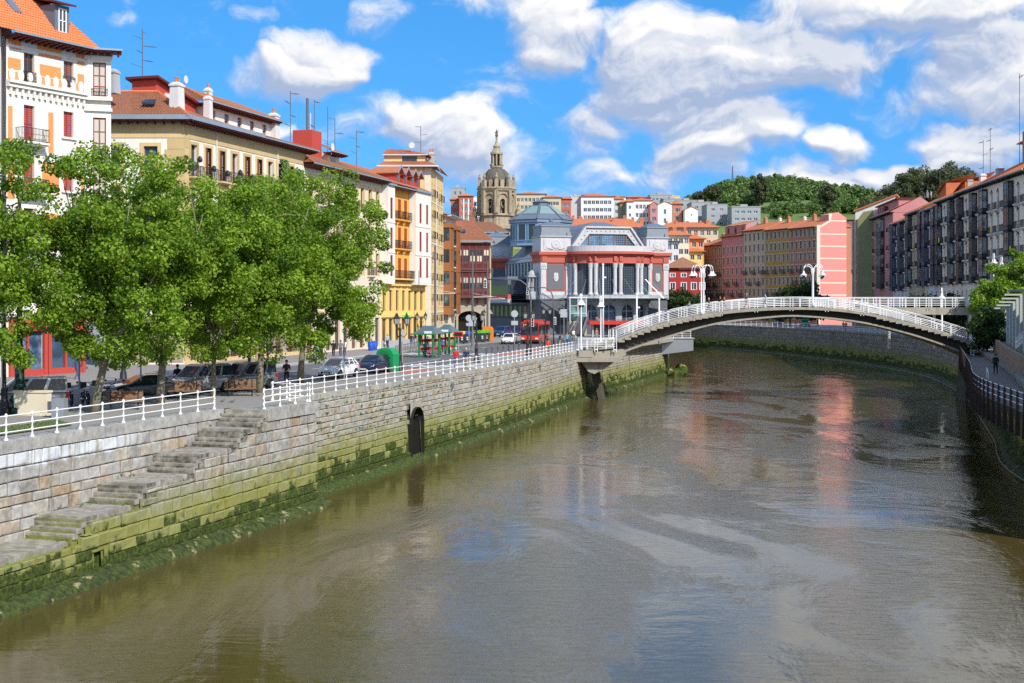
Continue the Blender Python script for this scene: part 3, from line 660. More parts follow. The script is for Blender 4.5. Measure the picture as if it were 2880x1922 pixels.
def frame_mesh(w, h, t=0.07, bars=1, cross=(0.68,), dp=0.06):
    g = MB(); x0, x1 = -w/2, w/2
    g.box(x0,-dp,0,x0+t,0,h); g.box(x1-t,-dp,0,x1,0,h); g.box(x0+t,-dp,0,x1-t,0,t); g.box(x0+t,-dp,h-t,x1-t,0,h)
    for k in range(bars): c = x0+w*(k+1)/(bars+1); g.box(c-t*.5,-dp-.004,t,c+t*.5,0,h-t)
    for f in cross: g.box(x0+t,-dp+.012,h*f-t*.35,x1-t,-.002,h*f+t*.35)
    return g
def pane_mesh(w, h):
    g = MB(); g.quad((-w/2,0,0),(w/2,0,0),(w/2,0,h),(-w/2,0,h)); return g
def louvre_mesh(w, h, leaves=2, dp=0.05):
    g = MB()
    for k in range(leaves):
        a, b = -w/2+w*k/leaves+.01, -w/2+w*(k+1)/leaves-.01; t = 0.06
        g.box(a,-dp,0,a+t,0,h); g.box(b-t,-dp,0,b,0,h)
        for z in (0, h*.5-.04, h-.08): g.box(a+t,-dp,z,b-t,0,z+.08)
        n = max(4, int(h/0.17)); 
        for i in range(n):
            z = .08+(h-.16)*i/n; g.quad((a+t,-.01,z+(h-.16)/n*.95),(b-t,-.01,z+(h-.16)/n*.95),(b-t,-dp+.005,z+.005),(a+t,-dp+.005,z+.005))
    return g
def rail_mesh(w, d, h=1.0, gap=0.13, t=0.022, belly=0.0):
    g = MB(); pts = [(-w/2,0),(-w/2,-d),(w/2,-d),(w/2,0)]
    for z in (0.06, h):
        for i in range(3): g.bar((*pts[i],z),(*pts[i+1],z),.045,.04)
    g.bar((*pts[1],h*.55),(*pts[2],h*.55),.02,.03)
    for i in range(3):
        a, b = Vector(pts[i]), Vector(pts[i+1]); n = max(1, int((b-a).length/gap))
        for k in range(n+1):
            p = a+(b-a)*k/n; g.bar((p.x,p.y,.06),(p.x,p.y,h),t)
    return g
def surround_mesh(w, h, t, dp, sill=True, key=False):
    g = MB(); a, b = w/2, w/2+t
    g.box(-b,-dp,0,-a,.02,h+t); g.box(a,-dp,0,b,.02,h+t); g.box(-a,-dp,h,a,.02,h+t)
    if sill: g.box(-b-.05,-dp-.07,-.14,b+.05,.02,0)
    return g
def window(par, u, z, w, h, style, y=0.2, fm='brownwin', gm='glass', sur=None, bal=None, shut=None, far=False, lamp=0):
    """One window: frame with its pane; optional surround, balcony with railing, shutters."""
    key = (style, round(w,2), round(h,2), fm, gm)
    if far:
        def mk():
            g = frame_mesh(w,h,max(.07,w*.09),1,(),.05); n = len(g.f); g.quad((-w/2,-.01,0),(w/2,-.01,0),(w/2,-.01,h),(-w/2,-.01,h),1); return g.mesh('window',[M[fm],M[gm]])
        o = inst('window', cached(('far',)+key, mk), par, (u,y,z))
    elif style == 'louvre':
        o = inst('window', cached(('lv',)+key, lambda: louvre_mesh(w,h).mesh('window',M[fm])), par, (u,y-.02,z))
    else:
        bars, cross = {'case': (1,(.70,)), 'grid': (1,(.25,.5,.75)), 'one': (0,()), 'french': (1,(.3,.78)), 'bay': (1,(.3,.72))}[style]
        o = inst('window', cached(('fr',)+key, lambda: frame_mesh(w,h,.075,bars,cross).mesh('window',M[fm])), par, (u,y,z))
        inst('pane', cached(('pn',)+key, lambda: pane_mesh(w,h).mesh('pane',M[gm])), o, (0,-.012,0))
    if shut:
        for sd in ((-1,1) if shut != 'right' else (1,)):
            me = cached(('sh',round(w,2),round(h,2),fm), lambda: louvre_mesh(w*.5,h,1,.04).mesh('shutter',M[fm]))
            if shut == 'ajar': c = inst('shutter', me, o, (sd*w*.42,-y*.55-.05,0)); c.rotation_euler = (0,0,sd*1.15)
            else: c = inst('shutter', me, o, (sd*(w*.76),-y-.01,0))
    if sur: inst('window_surround', cached(('su',round(w,2),round(h,2),sur), lambda: surround_mesh(w,h,sur[1],sur[2],sur[3]).mesh('window_surround',M[sur[0]])), par, (u,0,z))
    if bal:
        bw, bd, bm, rm = bal[:4]
        def slabm():
            g = MB(); g.box(-bw/2,-bd,-.16,bw/2,.02,0); g.box(-bw/2+.08,-bd+.1,-.26,bw/2-.08,.02,-.162)
            for s_ in (-1,1): g.hexa([(s_*bw*.36-.07,-.05,-.62),(s_*bw*.36+.07,-.05,-.62),(s_*bw*.36+.07,.02,-.62),(s_*bw*.36-.07,.02,-.62),(s_*bw*.36-.07,-bd+.15,-.262),(s_*bw*.36+.07,-bd+.15,-.262),(s_*bw*.36+.07,.02,-.262),(s_*bw*.36-.07,.02,-.262)])
            return g.mesh('balcony',M[bm])
        c = inst('balcony', cached(('bs',round(bw,2),bd,bm), slabm), par, (u,0,z))
        inst('balcony_railing', cached(('br',round(bw,2),bd,rm), lambda: rail_mesh(bw-.08,bd-.05).mesh('balcony_railing',M[rm])), c)
    return o
def tile_slope(E0, E1, R1, R0, course=0.36, pitch=0.26, lift=0.045, curve=0.06):
    """Barrel tiles laid course by course on the slope eave E0-E1, ridge R0-R1."""
    E0, E1, R0, R1 = map(Vector, (E0,E1,R0,R1)); g = MB()
    nr = max(2, int(((R0+R1)/2-(E0+E1)/2).length/course)); nrm = (E1-E0).cross(R0-E0)
    if nrm.length < 1e-6: nrm = (E1-E0).cross(R1-E0)
    nrm.normalize(); nrm = nrm if nrm.z > 0 else -nrm
    for i in range(nr):
        t0, t1 = i/nr, (i+1)/nr+0.25/nr
        a0, b0, a1, b1 = E0.lerp(R0,t0), E1.lerp(R1,t0), E0.lerp(R0,min(t1,1)), E1.lerp(R1,min(t1,1)); L = (b0-a0).length
        nc = max(1, int(max(L,(b1-a1).length)/pitch)); base = len(g.v)
        for (p, q, hh) in ((a0,b0,lift),(a1,b1,0.0)):
            for k in range(2*nc+1): g.v.append(tuple(p.lerp(q,k/(2*nc))+nrm*(hh+(curve if k % 2 else 0.0))))
        w = 2*nc+1
        for k in range(2*nc): g.f.append((base+k,base+k+1,base+w+k+1,base+w+k)); g.mi.append(0)
        for k in range(2*nc):                   # butt ends of the course
            p0, p1 = Vector(g.v[base+k]), Vector(g.v[base+k+1]); g.quad(p0-nrm*lift*1.3, p1-nrm*lift*1.3, p1, p0)
    return g
def ridge(par, a, b, m, r=0.12):
    a, b = Vector(a), Vector(b); g = MB(); n = max(1, int((b-a).length/.42)); d = (b-a)/n
    for i in range(n): g.tube([a+d*i, a+d*(i+1.12)], [r*1.1, r*.9], 6)
    return stuff(g.build('ridge_tiles', M[m], par))
def tiles(par, E0, E1, R1, R0, m='tile', **kw):
    return stuff(tile_slope(E0,E1,R1,R0,**kw).build('roof_tiles', M[m], par))
def eave(par, x0, x1, z, over, m='darkred', bracket=0.62, bh=0.22, bw=0.16, y=0.0, th=0.10, tilt=0.0, gutter='zinc'):
    """Projecting timber eave with its row of carved brackets and the gutter."""
    g = MB(); g.box(x0, y-over, z, x1, y+.3, z+th); g.box(x0, y-over-.05, z+th-.08, x1, y-over, z+th+.14); o = g.build('eave', M[m], par)
    if bracket:
        me = cached(('brk',over,bh,bw,m), lambda: (lambda b: (b.hexa([(-bw/2,-over*.90,-bh*.45),(bw/2,-over*.90,-bh*.45),(bw/2,0,-bh),(-bw/2,0,-bh),(-bw/2,-over*.90,0),(bw/2,-over*.90,0),(bw/2,0,0),(-bw/2,0,0)]), b.mesh('bracket',M[m]))[1])(MB()))
        n = max(1, int((x1-x0)/bracket))
        for i in range(n): inst('bracket', me, o, (x0+(x1-x0)*(i+.5)/n, y, z-.003))
    if gutter: g = MB(); g.box(x0-.05, y-over-.16, z+th+.02, x1+.05, y-over-.055, z+th+.16); g.build('gutter', M[gutter], o)
    return o
def band(par, name, m, x0, x1, z0, z1, proud, y=0.0):
    g = MB(); g.box(x0, y-proud, z0, x1, y+.05, z1); return g.build(name, M[m], par)
def pipe(par, x, z0, z1, m='greyw', y=-0.10, r=0.06):
    g = MB(); g.tube([(x,y,z0),(x,y,z1)], r, 6); return g.build('drainpipe', M[m], par)
def chimney(par, x, y, z0, z1, w=1.0, d=0.9, m='white', pots=2):
    g = MB(); g.hexa([(x-w*.5,y-d*.5,z0),(x+w*.5,y-d*.5,z0),(x+w*.5,y+d*.5,z0),(x-w*.5,y+d*.5,z0),(x-w*.42,y-d*.42,z1-.4),(x+w*.42,y-d*.42,z1-.4),(x+w*.42,y+d*.42,z1-.4),(x-w*.42,y+d*.42,z1-.4)])
    g.box(x-w*.5,y-d*.5,z1-.4,x+w*.5,y+d*.5,z1-.22); g.hexa([(x-w*.46,y-d*.46,z1-.22),(x+w*.46,y-d*.46,z1-.22),(x+w*.46,y+d*.46,z1-.22),(x-w*.46,y+d*.46,z1-.22),(x-w*.22,y-d*.22,z1),(x+w*.22,y-d*.22,z1),(x+w*.22,y+d*.22,z1),(x-w*.22,y+d*.22,z1)])
    c = g.build('chimney', M[m], par)
    for k in range(pots):
        g = MB(); xx = x+(k-(pots-1)/2)*w*.32; g.lathe([(.13,0),(.11,.45),(.14,.47),(.14,.52)], 8, (xx,y,z1-.08)); g.build('chimney_pot', M['tile'], c)
    return c
def antenna(par, x, y, z0, h, seed=0, arms=4, m='greyiron'):
    g = MB(); r = random.Random(seed); g.tube([(x,y,z0),(x,y,z0+h)], .045, 5)
    for k in range(arms):
        z = z0+h*(.35+.6*k/max(1,arms-1)); a = r.uniform(-.5,.5)+(0 if k % 2 else math.pi); L = r.uniform(.9,1.9)*min(1,h/4)
        e = (x+math.cos(a)*L, y+math.sin(a)*L*.6, z+.1*L); g.tube([(x,y,z),e], .022, 4)
        for i in range(6):
            q = Vector((x,y,z)).lerp(Vector(e),.3+.7*i/5); g.tube([q-Vector((.1,.3,.12)), q+Vector((.1,.3,.12))], .012, 3)
    return g.build('antenna', M[m], par)
def dish(par, x, y, z, r=.45):
    g = MB(); g.tube([(x,y,z-.8),(x,y,z)], .03, 5)
    k = len(g.v); g.lathe([(.02,0),(r*.6,.05),(r,.16)], 12)
    for i in range(k, len(g.v)): v = g.v[i]; g.v[i] = (x+v[0], y-v[2]-.02, z+v[1])
    return g.build('satellite_dish', M['greyw'], par)
def shell(par, Wd, D, H, wm, front, left=(), right=(), z0=0.0, reveal=.22, back=True, name='wall'):
    wall_mesh(Wd,z0,H,list(front),reveal).build(name, M[wm], par)
    wall_mesh(D,z0,H,list(left),reveal).build('side_wall', M[wm], par, (0,D,0), -math.pi/2)
    wall_mesh(D,z0,H,list(right),reveal).build('side_wall', M[wm], par, (Wd,0,0), math.pi/2)
    if back: g = MB(); g.quad((Wd,D,z0),(0,D,z0),(0,D,H),(Wd,D,H)); g.quad((0,0.6,H-.02),(Wd,0.6,H-.02),(Wd,D,H-.02),(0,D,H-.02)); g.build('back_wall', M[wm], par)
def hip_roof(par, x0, y0, x1, y1, z, zr, m='tile', inset=None, over=0.0, tiled=True, hips=True, **kw):
    """Hipped roof over a rectangle; the ridge runs along the longer side."""
    x0 -= over; x1 += over; y0 -= over; y1 += over
    W_, D_ = x1-x0, y1-y0; ins = inset if inset is not None else min(W_,D_)/2
    if W_ >= D_: r0, r1 = (x0+ins,(y0+y1)/2,zr), (x1-ins,(y0+y1)/2,zr)
    else: r0, r1 = ((x0+x1)/2,y0+ins,zr), ((x0+x1)/2,y1-ins,zr)
    c = [(x0,y0,z),(x1,y0,z),(x1,y1,z),(x0,y1,z)]
    sides = ([(c[0],c[1],r1,r0),(c[1],c[2],r1,r1),(c[2],c[3],r0,r1),(c[3],c[0],r0,r0)] if W_ >= D_ else [(c[0],c[1],r0,r0),(c[1],c[2],r1,r0),(c[2],c[3],r1,r1),(c[3],c[0],r0,r1)])
    if tiled:
        for s_ in sides: tiles(par, *s_, m=m, **kw)
        g = MB(); g.box(x0,y0,z-.06,x1,y1,z); g.build('roof_deck', M['darkred'], par)
    else:
        g = MB()
        for s_ in sides: g.poly([s_[0],s_[1],s_[2]]+([s_[3]] if s_[3] != s_[2] else []))
        g.poly(list(reversed(c))); return g.build('roof', M[m], par)
    ridge(par, r0, r1, m)
    if hips:
        for k, e in zip(c, ((r0,r1,r1,r0) if W_ >= D_ else (r0,r0,r1,r1))): ridge(par, k, e, m, .10)
def flat_slab(par, name, m, x0, y0, z0, x1, y1, z1): g = MB(); g.box(x0,y0,z0,x1,y1,z1); return g.build(name, M[m], par)
# ================================================================== left bank, building by building
# --- 1: white house with orange panels
F = Face((-37.6,97.8),(-33.9,104.55)); W1 = F.W
b1 = thing('apartment_house', 'white ornate house with orange panels and bright orange tiled mansard roof', 'house', (*F.A,0), F.rz, 'houses on the left bank')
c1, c2 = F.u(82), F.u(193)
ops, wins = [], []
for z0, h1, h2 in ((22.35,2.2,2.0),(17.8,2.8,2.0),(14.0,2.7,2.3),(10.2,2.6,2.3),(6.2,2.6,2.4)):
    for c, h, zz in ((c1,h1,z0),(c2,h2,z0+(h1-h2))): ops.append((c-.5,c+.5,zz,zz+h)); wins.append((c,zz,h))
shop = [(0.5,3.4,.5,4.2),(4.1,7.2,.5,4.2)]
wall_mesh(W1,0,25.6,ops+shop,.3).build('wall', M['white'], b1)
for i, (c, zz, h) in enumerate(wins):
    row = i//2
    window(b1, c, zz, 1.0, h, 'louvre' if row in (1,2) or i == 1 else 'french', .28, 'redwin' if row else 'brownwin', bal=((2.6,.8,'white','iron') if row in (1,2,3) and i % 2 == 0 else None))
    if row == 0: inst('balcony_railing', cached('lowrail', lambda: rail_mesh(1.15,.12,.75,.12).mesh('balcony_railing',M['iron'])), b1, (c,0,zz+.02))
    elif i % 2: band(b1,'window_sill','white',c-.75,c+.75,zz-.16,zz,.16)
for (pa_, pb_) in (((20,160),(58,199)),((112,180),(171,224)),((109,142),(173,170)),((218,207),(236,238)),((217,168),(237,187)),((30,122),(60,142)),((26,205),(38,222))):
    u0, z1 = F.uv(*pa_); u1, z0 = F.uv(*pb_); band(b1, 'orange_panel', 'orange', max(u0,.15), min(u1,W1-.1), min(z0,z1), max(z0,z1), .02)
for px0, px1, y0, y1 in ((22,35,297,400),(136,150,316,443),(118,166,458,545),(227,236,473,560),(118,166,600,700),(20,40,440,560)):
    u0, z1 = F.uv(px0,y0); u1, z0 = F.uv(px1,y1); band(b1, 'orange_panel', 'orange', max(u0,.1), min(u1,W1-.1), z0, z1, .02)
for a_, b_2 in ((.15,c1-.75),(c1+.75,c2-.75),(c2+.75,W1-.15)):
    for zz0, zz1 in ((22.34,22.95),(25.02,25.42)): band(b1,'orange_panel','orange',a_,b_2,zz0,zz1,.025)
for z, p, t in ((22.05,.45,.22),(21.75,.3,.28),(4.6,.4,.25)): band(b1, 'cornice', 'white', 0, W1, z, z+t, p)
dm = cached('dentil', lambda: MB().box(-.09,-.22,0,.09,0,.5).mesh('modillion', M['white']))
for k in range(14): inst('modillion', dm, b1, (.3+k*(W1-.6)/13,0,21.2))
for k in range(9): inst('wall_boss', cached('boss', lambda: (lambda g: (g.ball((0,0,0),.30,0,8,6,1.5), g.mesh('wall_boss',M['white'],True))[1])(MB())), b1, (.5+k*(W1-1)/8,-.05,22.7), 0, (1,.4,1))
band(b1,'string_course','white',0,W1,16.95,17.15,.08); band(b1,'string_course','white',0,W1,24.75,24.95,.06)
eave(b1, -.2, W1+.2, 25.5, 1.1, 'darkred', .55)
tiles(b1, (-1.6,-1.1,25.75),(W1+.6,-1.1,25.75),(W1-2.6,3.0,30.4),(-2.6,3.0,30.4),'tile',course=.34,pitch=.24)
tiles(b1, (W1+.6,-1.1,25.75),(W1+2.2,4.2,25.75),(W1-1.0,4.2,30.4),(W1-2.6,3.0,30.4),'tile',course=.34,pitch=.24)
g = MB(); g.poly([(-2.6,3,30.42),(W1-2.6,3,30.42),(W1-1,4.2,30.42),(W1-2,9,30.9),(-2.6,9,30.9)]); g.build('upper_roof', M['tile'], b1)
g = MB(); g.box(-2.7,2.85,30.3,W1-2.5,3.1,30.5); g.build('ridge_flashing', M['zinc'], b1)
g = MB()                                            # skylight lying on the slope
for (x, t0, t1, w) in ((1.75,.38,.78,.75),):
    P = lambda xx, t, o=.12: (xx-0.18*t*4, -1.1+4.1*t-o*.75, 25.75+4.65*t+o*.66)
    g.hexa([P(x-w/2,t0,0),P(x+w/2,t0,0),P(x+w/2,t1,0),P(x-w/2,t1,0),P(x-w/2,t0),P(x+w/2,t0),P(x+w/2,t1),P(x-w/2,t1)])
g.build('skylight', M['slate'], b1)
dr = inst('dormer', None, b1, (5.0,-0.35,26.2))
g = MB(); g.box(-.7,0,0,.7,2.6,2.5); g.build('dormer_wall', M['slate'], dr)
g = MB(); g.slab([(-1.0,-.5,2.5),(1.0,-.5,2.5),(1.0,2.8,3.2),(-1.0,2.8,3.2)],(0,0,.14)); g.build('dormer_roof', M['darkred'], dr)
inst('dormer_window', frame_mesh(.8,1.9,.1,1,(.5,)).mesh('dormer_window',M['whitepaint']), dr, (0,-.01,.35)); inst('dormer_pane', pane_mesh(.8,1.9).mesh('dormer_pane',M['glass']), dr, (0,-.004,.35))
# corner bay of house 1
Fb = Face((-33.9,104.55),(-32.05,105.15)); bay = inst('corner_bay', None, b1); bay.matrix_parent_inverse = Matrix.Identity(4)
loc = Matrix.Rotation(-F.rz,3,'Z') @ Vector((Fb.A.x-F.A.x, Fb.A.y-F.A.y, 0)); bay.location = loc; bay.rotation_euler = (0,0,Fb.rz-F.rz)
bw = [(Fb.W/2+.1, z, h) for z, h in ((22.1,2.7),(17.5,2.9),(13.6,2.7),(9.8,2.7))]
wall_mesh(Fb.W,4.7,25.6,[(u-.5,u+.5,z,z+h) for u,z,h in bw],.2).build('bay_wall', M['white'], bay)
wall_mesh(4.0,4.7,25.6,[]).build('bay_wall', M['white'], bay, (Fb.W,0,0), math.pi/2)
for u, z, h in bw:
    inst('bay_window', cached(('bw',h), lambda: frame_mesh(1.0,h,.09,1,(.3,.62)).mesh('bay_window',M['redwin'])), bay, (u,.16,z)); inst('bay_pane', cached(('bp',h), lambda: pane_mesh(1.0,h).mesh('bay_pane',M['curtain'])), bay, (u,.155,z))
    inst('bay_railing', cached('bayrail', lambda: rail_mesh(1.2,.1,.6,.12).mesh('bay_railing',M['iron'])), bay, (u,0,z))
for z, p, t in ((21.75,.35,.3),(20.9,.2,.25),(16.95,.15,.25),(25.0,.2,.3)): band(bay,'bay_cornice','white',-.1,Fb.W+.1,z,z+t,p)
eave(bay,-.3,Fb.W+.8,25.5,1.0,'darkred',.5)
# red shop front
sf = inst('shop_front', None, b1, (0,0,0))
for a, b in ((0.5,3.4),(4.1,7.2)):
    g = MB(); g.box(a-.3,-.25,3.5,b+.3,.05,4.4); g.box(a-.3,-.25,.13,a,.05,3.5); g.box(b,-.25,.13,b+.3,.05,3.5); g.box((a+b)/2-.08,-.1,.5,(a+b)/2+.08,.05,3.5); g.box(a,-.2,.13,b,.05,.6); g.build('shop_frame', M['redpaint'], sf)
    g = MB(); g.quad((a,.12,.6),(b,.12,.6),(b,.12,3.5),(a,.12,3.5)); g.build('shop_pane', M['glassblue'], sf)
# slab at the far left edge and its neighbour
Fn = Face((-49.5,94.0),(-37.9,97.5)); bn = thing('apartment_house', 'narrow slice of pale tiled house at the left edge of the picture', 'house', (*Fn.A,0), Fn.rz)
shell(bn, Fn.W, 9, 26.0, 'greyw', [(Fn.W-2.3,Fn.W-1.3,z,z+2) for z in (20,16.4,12.8,9.2)])
for z in (20,16.4,12.8,9.2): window(bn, Fn.W-1.8, z, 1.0, 2.0, 'case', .2)
hip_roof(bn,0,0,Fn.W,9,26.1,29,'tile',over=.6)
lr = inst('lean_to_roof', None, bn, (Fn.W-3.2,-3.0,17.2)); tiles(lr,(-2.5,-1.2,0),(3.4,-1.2,0),(2.2,2.2,1.5),(-2.5,2.2,1.5),'tile',course=.34); eave(lr,-2.5,3.3,-.15,.9,'darkred',.5,y=-.2)
flat_slab(lr,'lean_to_wall','brownwin',-2.4,-.1,-3.4,2.9,2.6,-.16)
M['lightposter'] = mat('pale_blue_poster', (.45,.62,.68), .6, .1, 2); M['navyposter'] = mat('blue_poster_print', (.03,.10,.35), .6, .1, 2)
M['pinkstone'] = mat('pinkish_ground_stone', (.42,.33,.27), .85, .2, .9, streak=.3, bump=.1)
# --- 2: beige corner house with the deep eave
FA = Face((-36.6,117.3),(-29.2,117.3)); FS = Face((-29.2,117.3),(-22.1,141.0))
b2 = thing('apartment_house', 'white corner house with sandstone trim, deep dark red eaves and weathered tile roof', 'house', (*FS.A,0), FS.rz, 'houses on the left bank')
cols = [FS.u(p) for p in (545,585,624,660,695,729,760,785,818)]; rows = ((17.0,2.9),(13.1,2.9),(9.3,2.8))
ops = [(c-.55,c+.55,z,z+h) for c in cols for z,h in rows]+[(c-.8,c+.8,.3,4.2) for c in cols]
wall_mesh(FS.W,4.6,22,[o for o in ops if o[2] > 4],.38).build('wall', M['white'], b2); wall_mesh(FS.W,0,4.6,[o for o in ops if o[2] < 4],.38).build('ground_wall', M['pinkstone'], b2)
for i, c in enumerate(cols):
    for z, h in rows: window(b2, c, z, 1.1, h, 'french', .34, 'brownwin', sur=('sandstone',.28,.07,False), bal=(1.9,.55,'sandstone','iron'), shut='ajar' if i % 3 else None)
    o = inst('shop_window', cached('sw2', lambda: frame_mesh(1.6,3.9,.1,1,(.75,)).mesh('shop_window',M['brownwin'])), b2, (c,.3,.3)); inst('pane', cached('sp2', lambda: pane_mesh(1.6,3.9).mesh('pane',M['glass'])), o, (0,-.01,0))
for (c, z) in ((cols[1],17.7),(cols[2],17.5),(cols[3],17.8),(cols[4],17.6),(cols[0],18.3)):
    g = MB(); g.lathe([(.02,0),(.2,.06),(.26,.25),(.2,.45),(.05,.6)],7,(c+.2,-.5,z)); g.build('hanging_basket', M['iron'], b2)
band(b2,'frieze','sandstone',-.02,FS.W,20.35,21.7,.06); band(b2,'string_course','sandstone',0,FS.W,16.4,16.75,.06); band(b2,'string_course','sandstone',0,FS.W,12.6,12.9,.06); band(b2,'base_course','sandstone',0,FS.W,4.6,5.0,.15); band(b2,'plinth','sandstone',0,FS.W,0,.5,.08)
for k in range(21): band(b2,'quoin','sandstone',-.03,.75 if k % 2 else .95,.5+k*.95,1.42+k*.95,.05)
pipe(b2, FS.u(607),5,21.5); pipe(b2, FS.u(779),5,21.5)
eave(b2,-.9,FS.W+1.0,21.75,1.0,'darkred',.62)
flat_slab(b2,'roof_flashing','zinc',-.85,-.98,21.98,FS.W*.55,-.6,22.3)
fa = inst('end_wing', None, b2); l2 = Matrix.Rotation(-FS.rz,3,'Z') @ Vector((FA.A.x-FS.A.x,FA.A.y-FS.A.y,0)); fa.location = l2; fa.rotation_euler = (0,0,-FS.rz)
ew_ = [(FA.u(p),z,h) for p in (318,424) for z,h in ((17.1,2.5),(13.1,2.9),(9.3,2.8))]
wall_mesh(FA.W,0,22,[(u-.62,u+.62,z,z+h) for u,z,h in ew_],.3).build('end_wall', M['white'], fa)
for u, z, h in ew_:
    inst('end_window', cached(('ew',h), lambda: frame_mesh(1.24,h,.1,1,(.66,)).mesh('end_window',M['brownwin'])), fa, (u,.26,z)); inst('end_pane', cached(('ep',h), lambda: pane_mesh(1.24,h).mesh('end_pane',M['glassblue'])), fa, (u,.25,z))
    inst('end_surround', cached(('es',h), lambda: surround_mesh(1.24,h,.32,.07,True).mesh('end_surround',M['sandstone'])), fa, (u,0,z))
g = MB(); g.box(.3,-.05,.35,FA.W-.1,-.001,4.4); g.build('end_base', M['pinkstone'], fa)
u_p = FA.u(312); flat_slab(fa,'poster','lightposter',u_p-.85,-.1,.3,u_p+.85,-.052,2.4); fcp = bpy.data.curves.new('p4','FONT'); fcp.body = '4'; fcp.size = 1.2; tmp = bpy.data.objects.new('p4', fcp); mep = bpy.data.meshes.new_from_object(tmp); bpy.data.objects.remove(tmp); mep.materials.append(M['orange']); o = inst('poster_digit', mep, fa, (u_p-.55,-.105,.5)); o.rotation_euler = (R(90),0,0); flat_slab(fa,'poster_heading','navyposter',u_p-.6,-.104,1.75,u_p+.6,-.101,2.05)
band(fa,'end_frieze','sandstone',0,FA.W,20.35,21.7,.06)
for k in range(14): band(fa,'end_quoin','sandstone',FA.W-1.75+(k % 2)*.25,FA.W+.02,7+k*.95,7.92+k*.95,.05)
eave(fa,-.3,FA.W+.95,21.75,1.0,'darkred',.78)
flat_slab(fa,'end_flashing','zinc',-.5,-.98,21.98,FA.W+.9,-.6,22.3)
Li = Matrix.Rotation(-FS.rz,3,'Z')
def L2(x,y,z): v = Li @ Vector((x-FS.A.x,y-FS.A.y,0)); return (v.x,v.y,z)
tiles(b2, L2(-38,116.6,22.2),L2(-28.6,116.6,22.2),L2(-33,122.5,25.2),L2(-39,122.5,25.2),'tileold',course=.4,pitch=.3,curve=.09)
tiles(b2, (-.8,-.8,22.15),(FS.W+.8,-.8,22.05),(FS.W-.5,5.5,23.6),(4.0,5.5,24.6),'tileold',course=.4,pitch=.3,curve=.09)
ridge(b2, L2(-28.6,116.6,22.25), L2(-33,122.5,25.3),'tile',.13); ridge(b2, L2(-33,122.5,25.3), L2(-39,122.5,25.3),'tile',.13)
sk = MB(); sk.slab([L2(-33.3,118.2,23.5),L2(-32.1,118.2,23.5),L2(-32.2,119.1,23.9),L2(-33.3,119.1,23.9)],(0,-.05,.16)); sk.build('skylight', M['glassblue'], b2)
# penthouse storey set back behind the eave
ph = inst('penthouse', None, b2, (11.2,4.2,0)); PW = 13.6
pc = [1.3,4.0,6.7,9.4,12.2]
wall_mesh(PW,22.4,25.2,[(c-.45,c+.45,23.2,24.7) for c in pc],.25).build('penthouse_wall', M['white'], ph)
wall_mesh(6,22.4,25.2,[]).build('penthouse_side', M['white'], ph, (0,6,0), -math.pi/2)
for c in pc: inst('penthouse_window', cached('pw', lambda: louvre_mesh(.9,1.5,1).mesh('penthouse_window',M['brownwin'])), ph, (c,.2,23.2))
eave(ph,-.9,PW+.9,25.1,.9,'darkred',.5,.18,.13)
tiles(ph,(-.9,-.9,25.35),(PW+.9,-.9,25.35),(PW-1.5,3.6,27.2),(2.0,3.6,27.2),'tileold',course=.4,pitch=.3,curve=.08); tiles(ph,(-.9,7,25.35),(-.9,-.9,25.35),(2.0,3.6,27.2),(2.0,3.6,27.2),'tileold',course=.4,pitch=.3,curve=.08)
ridge(ph,(-.9,-.9,25.4),(2.0,3.6,27.3),'tile')
rg = inst('attic_gable', None, b2, (3.8,5.2,0)); g = MB(); g.slab([(0,0,23.0),(7.0,0,23.0),(7.0,0,25.0),(0,0,26.4)],(0,2.6,0)); g.build('attic_wall', M['redpaint'], rg)
g = MB(); g.slab([(-.5,-.5,26.5),(7.6,-.5,24.9),(7.6,3.0,24.9),(-.5,3.0,26.5)],(0,0,.22)); g.build('attic_roof', M['darkred'], rg); flat_slab(rg,'attic_window','greyw',1.4,-.06,24.2,2.2,.02,25.4)
chimney(b2,1.4,1.6,22.4,25.6,1.2,1.0,'greyw'); chimney(b2,8.0,2.2,22.4,25.4,.75,.7,'greyw',1); chimney(b2,17.5,7.6,25.6,27.9,.8,.7,'greyw',1); chimney(b2,25.2,4.0,22.6,26.2,1.1,1.0,'greyw'); chimney(b2,-1.2,6.5,24.4,26.6,1.0,.9,'concretegrey',0)
antenna(b2,4.6,7.2,25.8,5.6,3,6); dish(b2,11.8,7.0,27.8,.4)
# --- 3: cream house, brown tiled roof
F3 = Face((-22.1,141.0),(-16.1,161.7)); b3 = thing('apartment_house', 'cream house behind the last plane tree with bracketed dark eave', 'house', (*F3.A,0), F3.rz, 'houses on the left bank')
cols = [F3.W*(k+.5)/9 for k in range(9)]; rows = ((16.4,2.8),(12.6,2.8),(8.9,2.7))
ops = [(c-.5,c+.5,z,z+h) for c in cols for z,h in rows]+[(c-.7,c+.7,.3,3.8) for c in cols]
shell(b3,F3.W,12,20.6,'cream',ops,reveal=.32)
for i, c in enumerate(cols):
    for z, h in rows: window(b3, c, z, 1.0, h, 'french', .28, 'brownwin', sur=('ochre',.22,.06,False), bal=(1.7,.5,'cream','iron') if (i+int(z)) % 2 else None)
    o = inst('shop_window', cached('sw3', lambda: frame_mesh(1.4,3.5,.1,1,(.75,)).mesh('shop_window',M['brownwin'])), b3, (c,.28,.3)); inst('pane', cached('sp3', lambda: pane_mesh(1.4,3.5).mesh('pane',M['glass'])), o, (0,-.01,0))
band(b3,'frieze','cream',0,F3.W,19.5,20.4,.08); band(b3,'string_course','cream',0,F3.W,12.0,12.25,.06); band(b3,'base_course','sandstone',0,F3.W,4.3,4.7,.12)
eave(b3,-.6,F3.W+.3,20.35,1.2,'darkred',.55,.26)
